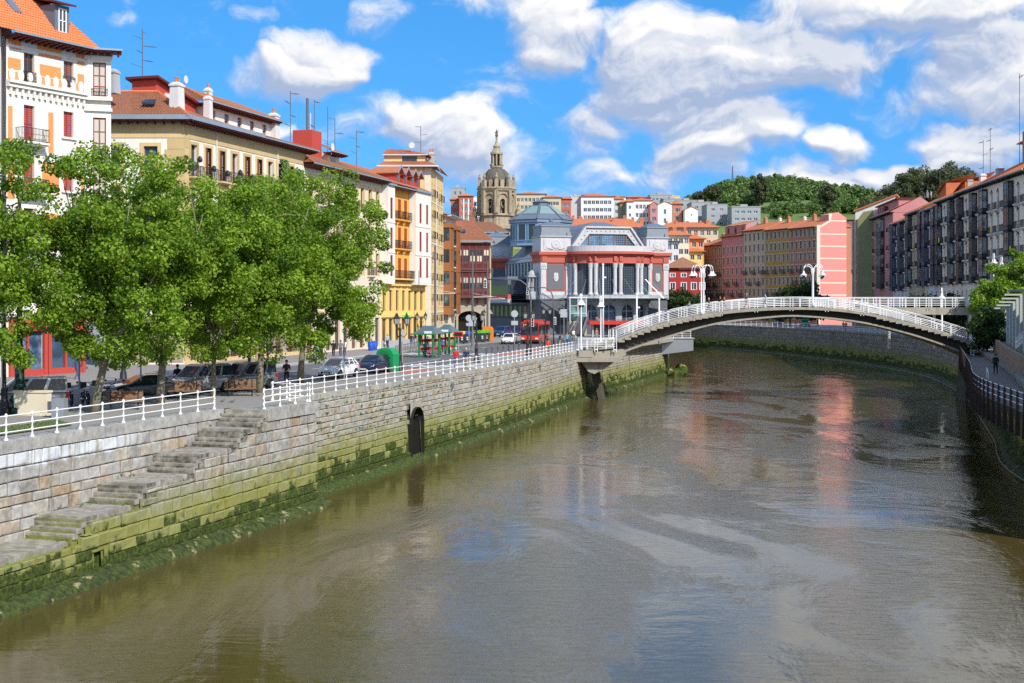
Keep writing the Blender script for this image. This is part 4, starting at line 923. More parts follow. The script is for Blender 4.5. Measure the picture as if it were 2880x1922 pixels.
tiles(b3,(-.8,-1.3,20.6),(F3.W+.4,-1.3,20.6),(F3.W+.4,6,23.2),(4.2,6,23.6),'tilebrown',course=.4,pitch=.3); tiles(b3,(-.8,13,20.6),(-.8,-1.3,20.6),(4.2,6,23.6),(4.2,6,23.6),'tilebrown',course=.4,pitch=.3); ridge(b3,(-.8,-1.3,20.7),(4.2,6,23.7),'tile')
ra = inst('attic_block', None, b3, (7.2,2.6,0)); flat_slab(ra,'attic_wall','redpaint',0,0,21.0,2.6,2.4,25.2); g = MB(); g.tube([(.9,1,25.2),(.9,1,28.9)],.16,7); g.build('flue', M['greyiron'], ra); g = MB(); g.tube([(1.7,1,25.2),(1.7,1,27.3)],.12,7); g.build('flue', M['steel'], ra)
rd = inst('dormer', None, b3, (10.2,2.0,0)); flat_slab(rd,'dormer_wall','cream',0,0,21.2,3.2,3,23.0); tiles(rd,(-.7,-.8,23.0),(3.9,-.8,23.0),(2.8,2,24.2),(.4,2,24.2),'tilebrown'); eave(rd,-.7,3.9,22.8,.8,'darkred',.5,.16); flat_slab(rd,'dormer_window','glass',.8,-.04,21.7,2.2,0,22.7)
antenna(b3,5.6,4.5,23.2,6.2,5,4); antenna(b3,10.0,3.6,24,5,6,2); antenna(b3,15.5,4.4,22.6,6.4,7,1); antenna(b3,17.6,4.4,22.6,5.4,8,3); dish(b3,9.6,1.3,23.4,.5)
for k in range(26):
    pass
# creeper on the corner of house 2
g = MB(); r = random.Random(6)
for _ in range(700):
    c = FS.u(797)+r.gauss(0,.38)*(1 if r.random() < .6 else 1.7); z = r.uniform(14.0,20.4); n = Vector((r.uniform(-.6,.6),-1,r.uniform(-.2,.9))).normalized(); a = n.cross(Vector((0,0,1))).normalized()*.13; b = a.cross(n).normalized()*.13; p = Vector((c,-.08-r.random()*.18,z)); g.quad(p-a,p-b,p+a,p+b)
stuff(g.build('climbing_creeper', M['grass'], b2))
# --- 4: amber house between two white bays
F4 = Face((-16.1,161.7),(-11.75,176.6)); b4 = thing('apartment_house', 'amber orange house between two white bays with red shutters and dormer roof', 'house', (*F4.A,0), F4.rz, 'houses on the left bank')
ua, ub = F4.u(1091), F4.u(1151); cols = [F4.u(p) for p in (1106,1124,1141)]
rows = ((16.2,2.6),(12.5,2.7),(8.7,2.6))
ops = [(c-.55,c+.55,z,z+h) for c in cols for z,h in rows]
low = [(F4.W*(k+.5)/7-.5,F4.W*(k+.5)/7+.5,4.6,7.2) for k in range(7)]+[(F4.W*(k+.5)/7-.7,F4.W*(k+.5)/7+.7,.3,3.6) for k in range(7)]
wall_mesh(F4.W,8.2,20.2,ops,.25).build('wall', M['amber'], b4); wall_mesh(F4.W,0,8.2,low,.3).build('base_wall', M['yellow'], b4)
for c in cols:
    for z, h in rows: window(b4, c, z, 1.1, h, 'louvre', .12, 'redwin', bal=(1.75,.6,'amber','iron') if z > 9 else None)
o = inst('balcony', MB().box(0,-.8,-.18,ub-ua-.1,.02,0).mesh('balcony',M['yellow']), b4, (ua+.05,0,8.7)); inst('balcony_railing', rail_mesh(ub-ua-.2,.75).mesh('balcony_railing',M['iron']), o, ((ub-ua)/2,0,0))
for a, b, c, d in low:
    w = b-a; oo = inst('window', cached(('b4l',w>1.2), lambda: frame_mesh(w,d-c,.1,1,(.72,)).mesh('window',M['brownwin'])), b4, ((a+b)/2,.26,c)); inst('pane', cached(('b4p',w>1.2), lambda: pane_mesh(w,d-c).mesh('pane',M['glass'])), oo, (0,-.01,0))
for k in range(8): band(b4,'pilaster','yellow',F4.W*k/7-.22 if k else 0,F4.W*k/7+.22 if k < 7 else F4.W,4.1,7.9,.10)
band(b4,'cornice','yellow',0,F4.W,7.75,8.2,.3); band(b4,'string_course','yellow',0,F4.W,3.8,4.1,.2); band(b4,'plinth','concretegrey',0,F4.W,0,.9,.05)
for (x0, x1) in ((0.02,ua),(ub,F4.W-.02)):
    by = inst('bay', None, b4, (x0,0,0)); w = x1-x0; D = .95; wc = [w*.5] if x0 < 1 else [w*.3,w*.74]
    bo = [(c-.42,c+.42,z,z+2.6) for c in wc for z in (16.0,12.3,8.9)]
    for part in (wall_mesh(w,8.2,20.1,bo,.15).build('bay_wall', M['white'], by, (0,-D,0)), wall_mesh(D,8.2,20.1,[]).build('bay_wall', M['white'], by, (0,0,0), -math.pi/2), wall_mesh(D,8.2,20.1,[]).build('bay_wall', M['white'], by, (w,-D,0), math.pi/2)): pass
    flat_slab(by,'bay_floor','white',.01,-D+.01,7.95,w-.01,0,8.19)
    for c in wc:
        for z in (16.0,12.3,8.9): inst('bay_window', cached('b4b', lambda: frame_mesh(.84,2.6,.1,1,(.3,.7)).mesh('bay_window',M['redwin'])), by, (c,-D+.12,z)); inst('bay_pane', cached('b4bp', lambda: pane_mesh(.84,2.6).mesh('bay_pane',M['glass'])), by, (c,-D+.11,z))
    for z in (11.75,15.5): band(by,'bay_string','white',-.04,w+.04,z,z+.18,.06,-D)
    flat_slab(by,'bay_gutter','zinc',-.1,-D-.25,20.1,w+.1,.1,20.35)
eave(b4,ua-.1,ub+.1,20.0,.95,'maroon',0,y=0); pipe(b4,ua+.15,8.3,19.8); pipe(b4,ub-.15,8.3,19.8)
tiles(b4,(-.3,-1.1,20.45),(F4.W+.2,-1.1,20.3),(F4.W+.2,6,23.2),(-.3,6,23.3),'tilered',course=.4,pitch=.3)
for k, x in enumerate((6.2,8.8,11.4,13.4)):
    dd = inst('dormer', None, b4, (x,.2,20.7)); g = MB(); g.slab([(-.8,0,0),(.8,0,0),(.8,0,1.5),(0,0,2.1),(-.8,0,1.5)],(0,3.2,0)); g.build('dormer_wall', M['redpaint'], dd)
    g = MB(); g.slab([(-1.1,-.5,1.35),(0,-.5,2.2),(0,3.3,2.2),(-1.1,3.3,1.35)],(0,0,.12)); g.slab([(0,-.5,2.2),(1.1,-.5,1.35),(1.1,3.3,1.35),(0,3.3,2.2)],(0,0,.12)); g.build('dormer_roof', M['tilered'], dd)
    g = MB(); g.slab([(-1.15,-.55,1.3),(0,-.55,2.2),(1.15,-.55,1.3),(1.15,-.55,1.55),(0,-.55,2.5),(-1.15,-.55,1.55)],(0,.08,0)); g.build('dormer_barge', M['zinc'], dd); flat_slab(dd,'dormer_window','glass',-.4,-.03,.35,.4,.02,1.4)
antenna(b4,3.2,4.6,22.8,4.6,12,4)
# pharmacy cross and signs on house 4
g = MB(); g.box(-.16,-.05,-.5,.16,.05,.5); g.box(-.5,-.045,-.16,-.162,.045,.16); g.box(.162,-.045,-.16,.5,.045,.16); 
def emis(name, c, s_):
    m = bpy.data.materials.new(name); m.use_nodes = True; b = m.node_tree.nodes['Principled BSDF']; b.inputs['Base Color'].default_value = (*c,1); b.inputs['Emission Color'].default_value = (*c,1); b.inputs['Emission Strength'].default_value = s_; return m
M['greenneon'] = emis('green_neon', (0.02,0.62,0.06), 0.25)
cr = g.build('pharmacy_cross', M['greenneon'], None, (-12.85,160.2,4.0), .3); tag(cr,'green lit pharmacy cross hanging on the facade beside a street lamp','sign')
cr.scale = (.95,.95,.95)
# --- 5: tall ochre house
F5 = Face((-17.6,178.0),(-11.0,178.0)); b5 = thing('apartment_house', 'tall narrow ochre house with blank side wall and stepped tile roof', 'house', (*F5.A,0), 0, 'houses on the left bank')
u5 = F5.u(1172)
wall_mesh(F5.W,0,24.0,[(u5-.45,u5+.45,21.2,23.0)],.2).build('wall', M['ochre'], b5)
o = inst('window', louvre_mesh(.9,1.8,1).mesh('window',M['brownwin']), b5, (u5,.15,21.2)); band(b5,'window_sill','concretegrey',u5-.6,u5+.6,21.0,21.2,.15)
S5 = 15.0; sc_ = [1.6,4.2,6.8,9.6,12.6]; srows = [22.0-2.85*k for k in range(7)]
so = [(c-.45,c+.45,z-1.9,z-.1) for c in sc_ for z in srows]
wall_mesh(S5,0,24.0,so,.22).build('street_wall', M['ochre'], b5, (F5.W,0,0), math.radians(86.5))
sw = inst('street_front', None, b5, (F5.W,0,0), math.radians(86.5))
for i, c in enumerate(sc_):
    for z in srows:
        inst('street_window', cached('s5w', lambda: frame_mesh(.9,1.8,.1,1,()).mesh('street_window',M['brownwin'])), sw, (c,.2,z-1.9)); inst('street_pane', cached('s5p', lambda: pane_mesh(.9,1.8).mesh('street_pane',M['glass'])), sw, (c,.19,z-1.9))
        if (i*7+int(z)) % 3: inst('street_railing', cached('s5r', lambda: rail_mesh(1.3,.4,.9).mesh('street_railing',M['iron'])), sw, (c,0,z-1.9))
for z in (4.2,7.9,13.6,19.3): band(b5,'string_course','cream',0,F5.W,z,z+.2,.04); band(sw,'street_string','cream',0,S5,z,z+.2,.05)
band(b5,'corner_strip','cream',F5.W-.85,F5.W+.01,0,23.8,.03); pipe(sw,5.4,3,23.6,'greyw'); band(b5,'plinth','concretegrey',0,F5.W,0,1.0,.05)
tiles(b5,(-.6,-.9,24.1),(F5.W+.9,-.9,24.1),(F5.W-.6,2.0,24.95),(.1,2.0,24.95),'tilered',course=.38,pitch=.28); tiles(b5,(F5.W+.9,-.9,24.1),(F5.W+1.6,S5+.5,24.1),(F5.W-.2,S5-2,24.95),(F5.W-.6,2,24.95),'tilered',course=.38,pitch=.28)
flat_slab(b5,'gutter','greyw',-.6,-1.05,23.95,F5.W+.9,-.85,24.15); flat_slab(b5,'gutter','greyw',F5.W+.85,-.8,23.95,F5.W+1.05,8,24.15)
at = inst('attic_storey', None, b5, (0,1.9,0)); flat_slab(at,'attic_wall','ochre',.1,0,24.6,F5.W-.9,9,25.75); flat_slab(at,'attic_window','glass',2.6,-.05,25.0,4.6,.0,25.65); flat_slab(at,'attic_gutter','greyw',-.1,-.5,25.75,F5.W-.5,-.35,25.87)
tiles(at,(-.2,-.4,25.8),(F5.W-.4,-.4,25.8),(F5.W-3.4,4,26.9),(.2,4,27.1),'tilered',course=.38,pitch=.28); tiles(at,(F5.W-.4,-.4,25.8),(F5.W+.1,9,25.8),(F5.W-3.4,4,26.9),(F5.W-3.4,4,26.9),'tilered',course=.38,pitch=.28)
chimney(b5,F5.W-.2,5.5,24,26.6,1.0,.9,'concretegrey',2); antenna(b5,4.9,5,26.6,3.6,15,3); dish(b5,3.8,3.4,27.3,.42)
# --- 6: brown galleried house
F6 = Face((-10.1,193.0),(-9.0,203.5)); b6 = thing('apartment_house', 'narrow house with brown timber bays and white balconies next to the ochre tower house', 'house', (*F6.A,0), F6.rz, 'houses on the left bank')
M['browntimber'] = mat('brown_timber', (0.33,0.13,0.045), 0.7, 0.15, 2)
zs6 = (4.6,7.8,11.0,14.2); shell(b6,F6.W,9,18.0,'cream',[(3.9,6.6,z,z+2.5) for z in zs6],reveal=.3)
flat_slab(b6,'end_wall_trim','cream',-.12,-.3,17.4,F6.W+.1,.2,18.3)
for (x0,x1) in ((.2,3.4),(7.1,10.3)):
    by = inst('timber_bay', None, b6, (x0,0,0)); w = x1-x0
    for z in zs6:
        flat_slab(by,'bay_apron','browntimber',0,-1.1,z-.75,w,0,z+.5); flat_slab(by,'bay_glazing','glass',.08,-1.0,z+.5,w-.08,0,z+2.45)
        for k in range(5): flat_slab(by,'bay_post','browntimber',w*k/4-.07 if k else 0,-1.08,z+.5,w*k/4+.07 if k else .14,-.9,z+2.45)
    flat_slab(by,'bay_cap','browntimber',-.1,-1.2,16.65,w+.1,0,17.3)
for z in zs6:
    window(b6,5.25,z,2.6,2.5,'french',.25,'whitepaint',bal=(3.3,.9,'white','iron'))
eave(b6,-.5,F6.W+.3,18.3,1.3,'white',0); hip_roof(b6,0,0,F6.W,9,18.5,20.5,'tilered',over=.8)
# --- 7: maroon timber gallery house over an arch
F7 = Face((-9.3,205.0),(-3.4,205.0)); b7 = thing('gallery_house', 'house with two storeys of maroon timber galleries above a stone arch', 'house', (*F7.A,0), 0, 'houses on the left bank')
W7 = F7.W; ap = [(-1.55+2.85,0)] 
M['archstone'] = mat('pale_archway_stone', (0.46,0.41,0.32), .9, .2, .8, streak=.3, bump=.1)
g = MB(); xa, xb, zA = .9,4.6,3.3; N = 10; arc = [((xa+xb)/2-(xb-xa)/2*math.cos(math.pi*i/N), zA+(xb-xa)/2*.55*math.sin(math.pi*i/N)) for i in range(N+1)]
g.quad((0,0,0),(xa,0,0),(xa,0,6.2),(0,0,6.2)); g.quad((xb,0,0),(W7,0,0),(W7,0,6.2),(xb,0,6.2))
for i in range(N): g.quad((arc[i][0],0,arc[i][1]),(arc[i+1][0],0,arc[i+1][1]),(arc[i+1][0],0,6.2),(arc[i][0],0,6.2)); g.quad((arc[i][0],0,arc[i][1]),(arc[i][0],1.6,arc[i][1]),(arc[i+1][0],1.6,arc[i+1][1]),(arc[i+1][0],0,arc[i+1][1]))
g.quad((xa,0,0),(xa,0,zA),(xa,1.6,zA),(xa,1.6,0)); g.quad((xb,0,0),(xb,1.6,0),(xb,1.6,zA),(xb,0,zA)); g.build('arch_wall', M['archstone'], b7)
g = MB(); g.poly([(xa,1.5,0),(xb,1.5,0)]+[(x,1.5,z) for x,z in reversed(arc)]); g.build('arch_door', M['interior'], b7)
g = MB()
for k in range(9): x = xa+(xb-xa)*k/8; g.bar((x,1.0,0),(x,1.0,3.2),.05)
for k in range(6): a = math.pi*(k+.5)/6; g.bar(((xa+xb)/2,1.0,3.3),((xa+xb)/2-1.7*math.cos(a),1.0,3.3+.95*math.sin(a)),.05)
g.bar((xa,1.0,3.25),(xb,1.0,3.25),.08); g.bar((xa,1.0,1.6),(xb,1.0,1.6),.06); g.build('iron_gate', M['iron'], b7)
flat_slab(b7,'wall','ochre',0,.02,6.2,W7,9,15); g = MB(); g.quad((-.01,9,0),(-.01,0,0),(-.01,0,15),(-.01,9,15)); g.build('side_wall', M['ochre'], b7)
for z in (6.6,10.9):
    gy = inst('gallery', None, b7, (0.55,-1.0,z)); w = W7-.6
    flat_slab(gy,'gallery_base','maroon',-.12,-.1,-.25,w+.12,1.0,0); flat_slab(gy,'gallery_apron','maroon',0,0,0,w,1.0,1.0); flat_slab(gy,'gallery_head','maroon',0,0,3.0,w,1.0,3.75); flat_slab(gy,'gallery_cornice','maroon',-.15,-.2,3.75,w+.15,1.0,3.95)
    for k in range(5):
        x0, x1 = w*k/5, w*(k+1)/5; o = inst('gallery_window', cached('g7', lambda: frame_mesh(w/5,2.0,.11,1,(.5,)).mesh('gallery_window',M['maroon'])), gy, ((x0+x1)/2,.06,1.0))
        inst('gallery_pane', cached('g7p', lambda: pane_mesh(w/5,2.0).mesh('gallery_pane',M['glass'])), gy, ((x0+x1)/2,.05,1.0)); flat_slab(gy,'gallery_panel','darkred',x0+.18,-.03,.2,x1-.18,0,.75); flat_slab(gy,'gallery_panel','darkred',x0+.15,-.03,3.15,x1-.15,0,3.6); flat_slab(gy,'gallery_post','maroon',x0-.08,-.07,0,x0+.08,0,3.75)
        flat_slab(gy,'gallery_blind','cream' if z > 8 else 'curtain',x0+.18,.02,(1.08 if k in (2,3) else 2.0) if z > 8 else 2.1,x1-.18,.045,2.0 if z > 8 and k in (2,3) else 2.9)
    if z < 8:
        for k in range(4): g = MB(); g.hexa([(w*(k+.5)/4-.12,.6,-1.2),(w*(k+.5)/4+.12,.6,-1.2),(w*(k+.5)/4+.12,1,-1.2),(w*(k+.5)/4-.12,1,-1.2),(w*(k+.5)/4-.12,0,-.25),(w*(k+.5)/4+.12,0,-.25),(w*(k+.5)/4+.12,1,-.25),(w*(k+.5)/4-.12,1,-.25)]); g.build('gallery_bracket', M['darkred'], gy)
flat_slab(b7,'gutter','zinc',.1,-1.6,15.0,W7+.5,-1.3,15.25)
tiles(b7,(-.2,-1.5,15.1),(W7+.6,-1.5,15.1),(W7-3.2,5,18.6),(-.2,5,19.2),'tileold',course=.45,pitch=.32,curve=.09); tiles(b7,(W7+.6,-1.5,15.1),(W7+.6,9,15.1),(W7-3.2,5,18.6),(W7-3.2,5,18.6),'tileold',course=.45,pitch=.32,curve=.09)
g = MB(); g.slab([(1.0,0.6,16.5),(2.0,.6,16.5),(2.0,1.4,17.0),(1.0,1.4,17.0)],(0,-.05,.15)); g.build('skylight', M['glassblue'], b7)
# ================================================================== market hall
M['mkwhite'] = mat('market_pale_stone', (0.56,0.56,0.57), .85, .12, .8, streak=.4, dirt=(.3,.29,.28))
M['mkgrey'] = mat('market_grey_stone', (0.40,0.42,0.44), .85, .10, .8, streak=.25)
M['mkdark'] = mat('market_dark_base', (0.13,0.14,0.16), .8, .12, .8, streak=.1)
M['mkred'] = mat('market_red_render', (0.50,0.12,0.085), .85, .08, .8, streak=.12)
M['mosaic'] = mat('grey_mosaic', (0.15,0.15,0.17), .7, .2, 6)
M['bluepaint'] = mat('blue_grey_paint', (0.24,0.38,0.52), .6, .1, 1)
M['lead'] = mat('lead_roof', (0.25,0.28,0.32), .55, .12, .8, streak=.25, metal=.1)
M['dustglass'] = mat('dusty_roof_glass', (0.22,0.31,0.31), .3, .2, 1.5)
mk = thing('market_hall', 'grey and red market hall with columned rotunda, gable window and octagonal lantern', 'market', (5.2,236.0,0), R(15))
MW = 24.3
def corner_block(x0, x1, y0, y1, nm):
    b = inst(nm, None, mk, (x0,y0,0)); w, d = x1-x0, y1-y0
    flat_slab(b,'block_base','mkdark',.05,.05,0,w-.05,d,6.2); flat_slab(b,'block_ledge','mkgrey',-.15,-.2,6.2,w+.15,d,7.0)
    flat_slab(b,'block_wall','mkwhite',0,0,7.0,w,d,12.8)
    for xx in (0.0, w-.85):
        flat_slab(b,'pilaster','mkwhite',xx-.06,-.28,7.0,xx+.91,.0,11.6); flat_slab(b,'capital','mkwhite',xx-.14,-.36,11.6,xx+.99,0,12.78)
        for k in range(5): flat_slab(b,'capital_leaf','mkwhite',xx+.02+k*.18,-.44,11.75+.3*(k % 2),xx+.13+k*.18,-.361,12.35+.2*(k % 2))
    flat_slab(b,'panel_frame','mkred',1.02,-.10,7.7,w-1.02,.0,12.7)
    flat_slab(b,'mosaic_panel','mosaic',1.2,-.16,7.9,w-1.2,-.101,12.5)
    g = MB(); c = w/2; g.slab([(c-.4,-.17,10.8),(c-.45,-.17,10.0),(c-.3,-.17,9.6),(c,-.17,9.35),(c+.3,-.17,9.6),(c+.45,-.17,10.0),(c+.4,-.17,10.8),(c+.2,-.17,11.05),(c,-.17,10.9),(c-.2,-.17,11.05)],(0,-.12,0)); g.slab([(c-.24,-.3,10.6),(c-.24,-.3,10.0),(c,-.3,9.7),(c+.24,-.3,10.0),(c+.24,-.3,10.6)],(0,-.06,0)); g.build('coat_of_arms', M['mkwhite'], b)
    flat_slab(b,'red_frieze','mkred',-.1,-.3,12.8,w+.1,d,14.2); flat_slab(b,'red_cornice','mkred',-.55,-.75,14.2,w+.55,d,14.75); flat_slab(b,'red_moulding','mkred',-.3,-.5,13.9,w+.3,d,14.199)
    for xx in (.55, w-.55): flat_slab(b,'frieze_block','mkred',xx-.45,-.5,12.9,xx+.45,-.3,13.85)
    flat_slab(b,'attic_wall','mkwhite',-.05,-.1,14.75,w+.05,d,17.4); flat_slab(b,'attic_panel','mkwhite',.5,-.2,15.1,w-.5,-.101,17.0); flat_slab(b,'attic_cap','mkgrey',-.25,-.3,17.4,w+.25,d,17.65)
    g = MB(); k0 = len(g.v); g.lathe([(.85,0),(.85,.1),(.6,.16),(.55,.1),(.3,.12),(.05,.2)],16)
    for i in range(len(g.v)): v = g.v[i]; g.v[i] = (w/2+v[0], -.2-v[2], 16.15+v[1])
    for s_ in (-1,1): g.box(w/2+s_*1.25-.45,-.3,15.35,w/2+s_*1.25+.45,-.2,15.75); g.box(w/2+s_*.8-.3,-.32,15.2,w/2+s_*.8+.3,-.2,15.4)
    g.build('medallion', M['mkwhite'], b)
    flat_slab(b,'roof_drum','lead',.1,0,17.65,w-.1,d,19.3); flat_slab(b,'roof_rim','lead',-.05,-.15,19.3,w+.05,d+.1,19.5)
    g = MB(); g.hexa([(0,-.1,19.5),(w,-.1,19.5),(w,d,19.5),(0,d,19.5),(w*.3,d*.35,20.2),(w*.7,d*.35,20.2),(w*.7,d*.65,20.2),(w*.3,d*.65,20.2)]); g.ball((w/2,d/2,20.4),.45); g.build('roof_cap', M['slate'], b)
    for xx in (.3,w-.3): flat_slab(b,'acroterion','lead',xx-.35,-.25,17.65,xx+.35,.2,18.25)
    return b
corner_block(0,5.5,0,5.5,'corner_block'); corner_block(20.2,MW,0,5.5,'corner_block'); corner_block(-.3,4.7,38,43,'corner_block')
# rotunda
EX, EA, EB = 13.0, 7.55, 5.2
def ell(a, off=0.0): return (EX+(EA+off)*math.cos(R(a)), -(EB+off)*math.sin(R(a)))
def arc_band(par, name, m, off, z0, z1, th=.5, a0=0, a1=180, n=28):
    g = MB()
    for i in range(n):
        p, q = ell(a1+(a0-a1)*i/n,off), ell(a1+(a0-a1)*(i+1)/n,off); p2, q2 = ell(a1+(a0-a1)*i/n,off-th), ell(a1+(a0-a1)*(i+1)/n,off-th)
        g.quad((*p,z0),(*q,z0),(*q,z1),(*p,z1)); g.quad((*p,z1),(*q,z1),(*q2,z1),(*p2,z1)); g.quad((*p2,z0),(*q2,z0),(*q,z0),(*p,z0))
    return g.build(name, M[m], par)
ro = inst('rotunda', None, mk)
arc_band(ro,'rotunda_ledge','mkgrey',.35,6.5,7.0,1.2); arc_band(ro,'rotunda_floor_edge','mkwhite',.6,6.2,6.5,1.4)
arc_band(ro,'red_frieze','mkred',.12,12.8,14.2,.6); arc_band(ro,'red_moulding','mkred',.45,14.0,14.3,.8); arc_band(ro,'red_cornice','mkred',.85,14.3,14.72,1.2); arc_band(ro,'parapet','mkwhite',.55,14.75,15.75,.5); arc_band(ro,'architrave','mkred',.25,12.62,12.8,.7)
arc_band(ro,'glazing','glass',-.45,7.0,12.7,.1)
g = MB()                                             # glazing bars behind the columns
for i in range(1,60):
    p = ell(i*3,-.40); g.bar((*p,7.0),(*p,12.7),.05)
for z in [7.3+.42*k for k in range(13)]:
    for i in range(30): g.bar((*ell(i*6,-.40),z),(*ell(i*6+6,-.40),z),.04)
stuff(g.build('glazing_bars', M['slate'], ro))
def colm():
    g = MB(); g.lathe([(.62,0),(.62,.22),(.52,.35),(.46,.5),(.46,4.6),(.50,4.65),(.46,4.72),(.52,5.0),(.62,5.4),(.66,5.62)],12); 
    for k in range(8): a = k*math.pi/4; g.box(.46*math.cos(a)-.09,.46*math.sin(a)-.09,4.85,.46*math.cos(a)+.09,.46*math.sin(a)+.09,5.3)
    return g.mesh('column', M['mkwhite'])
cm_ = colm()
for a in (172,160,131,123,96,88,61,53,24,12):
    p = ell(a,.02); inst('column', cm_, ro, (*p,7.0), 0, (.74,.74,1.0))
    q = ell(a,.2); g = MB(); g.obox((q[0],q[1],12.95),.62,.4,.9,-math.atan2(math.cos(R(a))*EB,math.sin(R(a))*EA),0); g.build('frieze_block', M['mkred'], ro)
# ground storey: arches
def arch_panel(par, A, B, z0, z1, aw_, spr, m, gm='glassblue', dp=.6):
    A, B = Vector((*A,0)), Vector((*B,0)); d = (B-A); L = d.length; d.normalize(); n = Vector((-d.y,d.x,0)); c = L/2; N = 10
    P = lambda u, z, o=0.0: tuple(A+d*u+n*o+Vector((0,0,z)))
    xa, xb = c-aw_/2, c+aw_/2; arc = [(c-aw_/2*math.cos(math.pi*i/N), spr+aw_/2*math.sin(math.pi*i/N)) for i in range(N+1)]; g = MB()
    g.quad(P(0,z0),P(xa,z0),P(xa,z1),P(0,z1)); g.quad(P(xb,z0),P(L,z0),P(L,z1),P(xb,z1))
    for i in range(N): g.quad(P(*arc[i]),P(*arc[i+1]),P(arc[i+1][0],z1),P(arc[i][0],z1)); g.quad(P(*arc[i]),P(*arc[i],dp),P(*arc[i+1],dp),P(*arc[i+1]))
    g.quad(P(xa,z0),P(xa,spr),P(xa,spr,dp),P(xa,z0,dp)); g.quad(P(xb,z0),P(xb,z0,dp),P(xb,spr,dp),P(xb,spr)); o = g.build('arch_bay', M[m], par)
    g = MB(); g.poly([P(xa,z0,dp-.02),P(xb,z0,dp-.02)]+[P(x,z,dp-.02) for x,z in reversed(arc)]); g.build('arch_glass', M[gm], o)
    g = MB(); g.bar(P(c,z0,dp-.06),P(c,spr+aw_/2,dp-.06),.1); g.bar(P(xa,spr,dp-.06),P(xb,spr,dp-.06),.1); g.bar(P(xa,(z0+spr)/2,dp-.06),P(xb,(z0+spr)/2,dp-.06),.07); g.build('arch_bars', M['greyw'], o)
    g = MB()
    for i in range(N): (x0,za),(x1,zb) = arc[i],arc[i+1]; k = 1.16; g.hexa([P(x0,za,-.1),P(x1,zb,-.1),P(c+(x1-c)*k,spr+(zb-spr)*k,-.1),P(c+(x0-c)*k,spr+(za-spr)*k,-.1),P(x0,za,0),P(x1,zb,0),P(c+(x1-c)*k,spr+(zb-spr)*k,0),P(c+(x0-c)*k,spr+(za-spr)*k,0)])
    g.build('arch_moulding', M[m], o)
ba = [178,148,118,90,62,32,2]
for i in range(6): arch_panel(ro, ell(ba[i],-.1), ell(ba[i+1],-.1), 1.6, 6.2, 2.35, 4.1, 'mkgrey')
arc_band(ro,'podium','mkdark',.1,0,1.6,1.0)
# glazed canopy and its tie rods over the entrance
cn = inst('entrance_canopy', None, mk)
g = MB()
for i in range(16):
    a0, a1 = 165-i*9.4, 165-(i+1)*9.4; p, q, p2, q2 = ell(a0,.3), ell(a1,.3), ell(a0,3.4), ell(a1,3.4); g.hexa([(*p,6.05),(*q,6.05),(*q2,6.35),(*p2,6.35),(*p,6.10),(*q,6.10),(*q2,6.40),(*p2,6.40)])
g.build('canopy_glass', M['dustglass'], cn)
for a in (160,138,118,100,82,62,42,22):
    g = MB(); p = ell(a,0); q = ell(a-4,3.2); g.tube([(*p,9.8),(*q,6.4)],.035,5); g.build('tie_rod', M['steel'], cn); g = MB(); g.bar((*ell(a,.3),6.0),(*q,6.3),.12); g.build('canopy_rib', M['greyiron'], cn)
# balustrade of the raised terrace
g = MB()
for i in range(61):
    p = ell(175-i*2.85,2.0); g.bar((*p,1.6),(*p,2.55),.07)
    if i < 60: q = ell(175-(i+1)*2.85,2.0); g.bar((*p,2.55),(*q,2.55),.1); g.bar((*p,1.65),(*q,1.65),.08)
g.build('balustrade', M['greyiron'], ro)
arc_band(ro,'terrace','mkdark',2.2,0,1.6,2.4)
# gable with the trapezoid window, nave roofs
gb = inst('gable', None, mk, (0,.8,0))
outer = [(5.4,15.0),(8.6,19.5),(17.4,19.5),(20.6,15.0)]; inner = [(7.3,15.6),(9.4,18.1),(16.6,18.1),(18.7,15.6)]
g = MB()
for i in range(3):
    (a,b),(c,d) = outer[i],outer[i+1]; (e,f),(h,k) = inner[i],inner[i+1]
    g.hexa([(a,0,b),(c,0,d),(h,0,k),(e,0,f),(a,.8,b),(c,.8,d),(h,.8,k),(e,.8,f)])
g.hexa([(5.4,0,14.6),(20.6,0,14.6),(18.7,0,15.6),(7.3,0,15.6),(5.4,.8,14.6),(20.6,.8,14.6),(18.7,.8,15.6),(7.3,.8,15.6)]); g.build('gable_frame', M['mkwhite'], gb, fix=True)
for i in range(3):
    (a,b),(c,d) = outer[i],outer[i+1]; v = Vector((c-a,0,d-b)).normalized(); nrm = Vector((-v.z,0,v.x)); g = MB()
    p, q = Vector((a,0,b)), Vector((c,0,d)); g.hexa([p+Vector((0,-.35,0)),q+Vector((0,-.35,0)),q-nrm*.3+Vector((0,-.35,0)),p-nrm*.3+Vector((0,-.35,0)),p,q,q-nrm*.3,p-nrm*.3]); g.build('gable_moulding', M['mkwhite'], gb, fix=True)
    L = (q-p).length; n = int(L/.8)
    for k in range(n):
        cpt = p+v*(k+.5)*L/n-nrm*.85; g = MB(); g.ball((cpt.x,-.06,cpt.z),.13,0,6,4); g.build('gable_rosette', M['mkwhite'], gb)
g = MB(); g.poly([(x,.35,z) for x,z in inner]); g.build('gable_window', M['glassblue'], gb)
g = MB()
for x in (9.4,11.8,14.2,16.6): g.bar((x,.28,15.6),(x,.28,18.1),.14)
g.build('gable_mullion', M['browntimber'], gb)
g = MB()
for k in range(28):
    x = 7.5+k*.41; zt = 15.6+min(2.5,(x-7.3)*1.19,(18.7-x)*1.19); g.bar((x,.3,15.6),(x,.3,zt),.05)
for z in (16.0,16.4,16.8,17.2,17.6): g.bar((7.3+(z-15.6)*.84,.3,z),(18.7-(z-15.6)*.84,.3,z),.05)
stuff(g.build('gable_tracery', M['bluepaint'], gb))
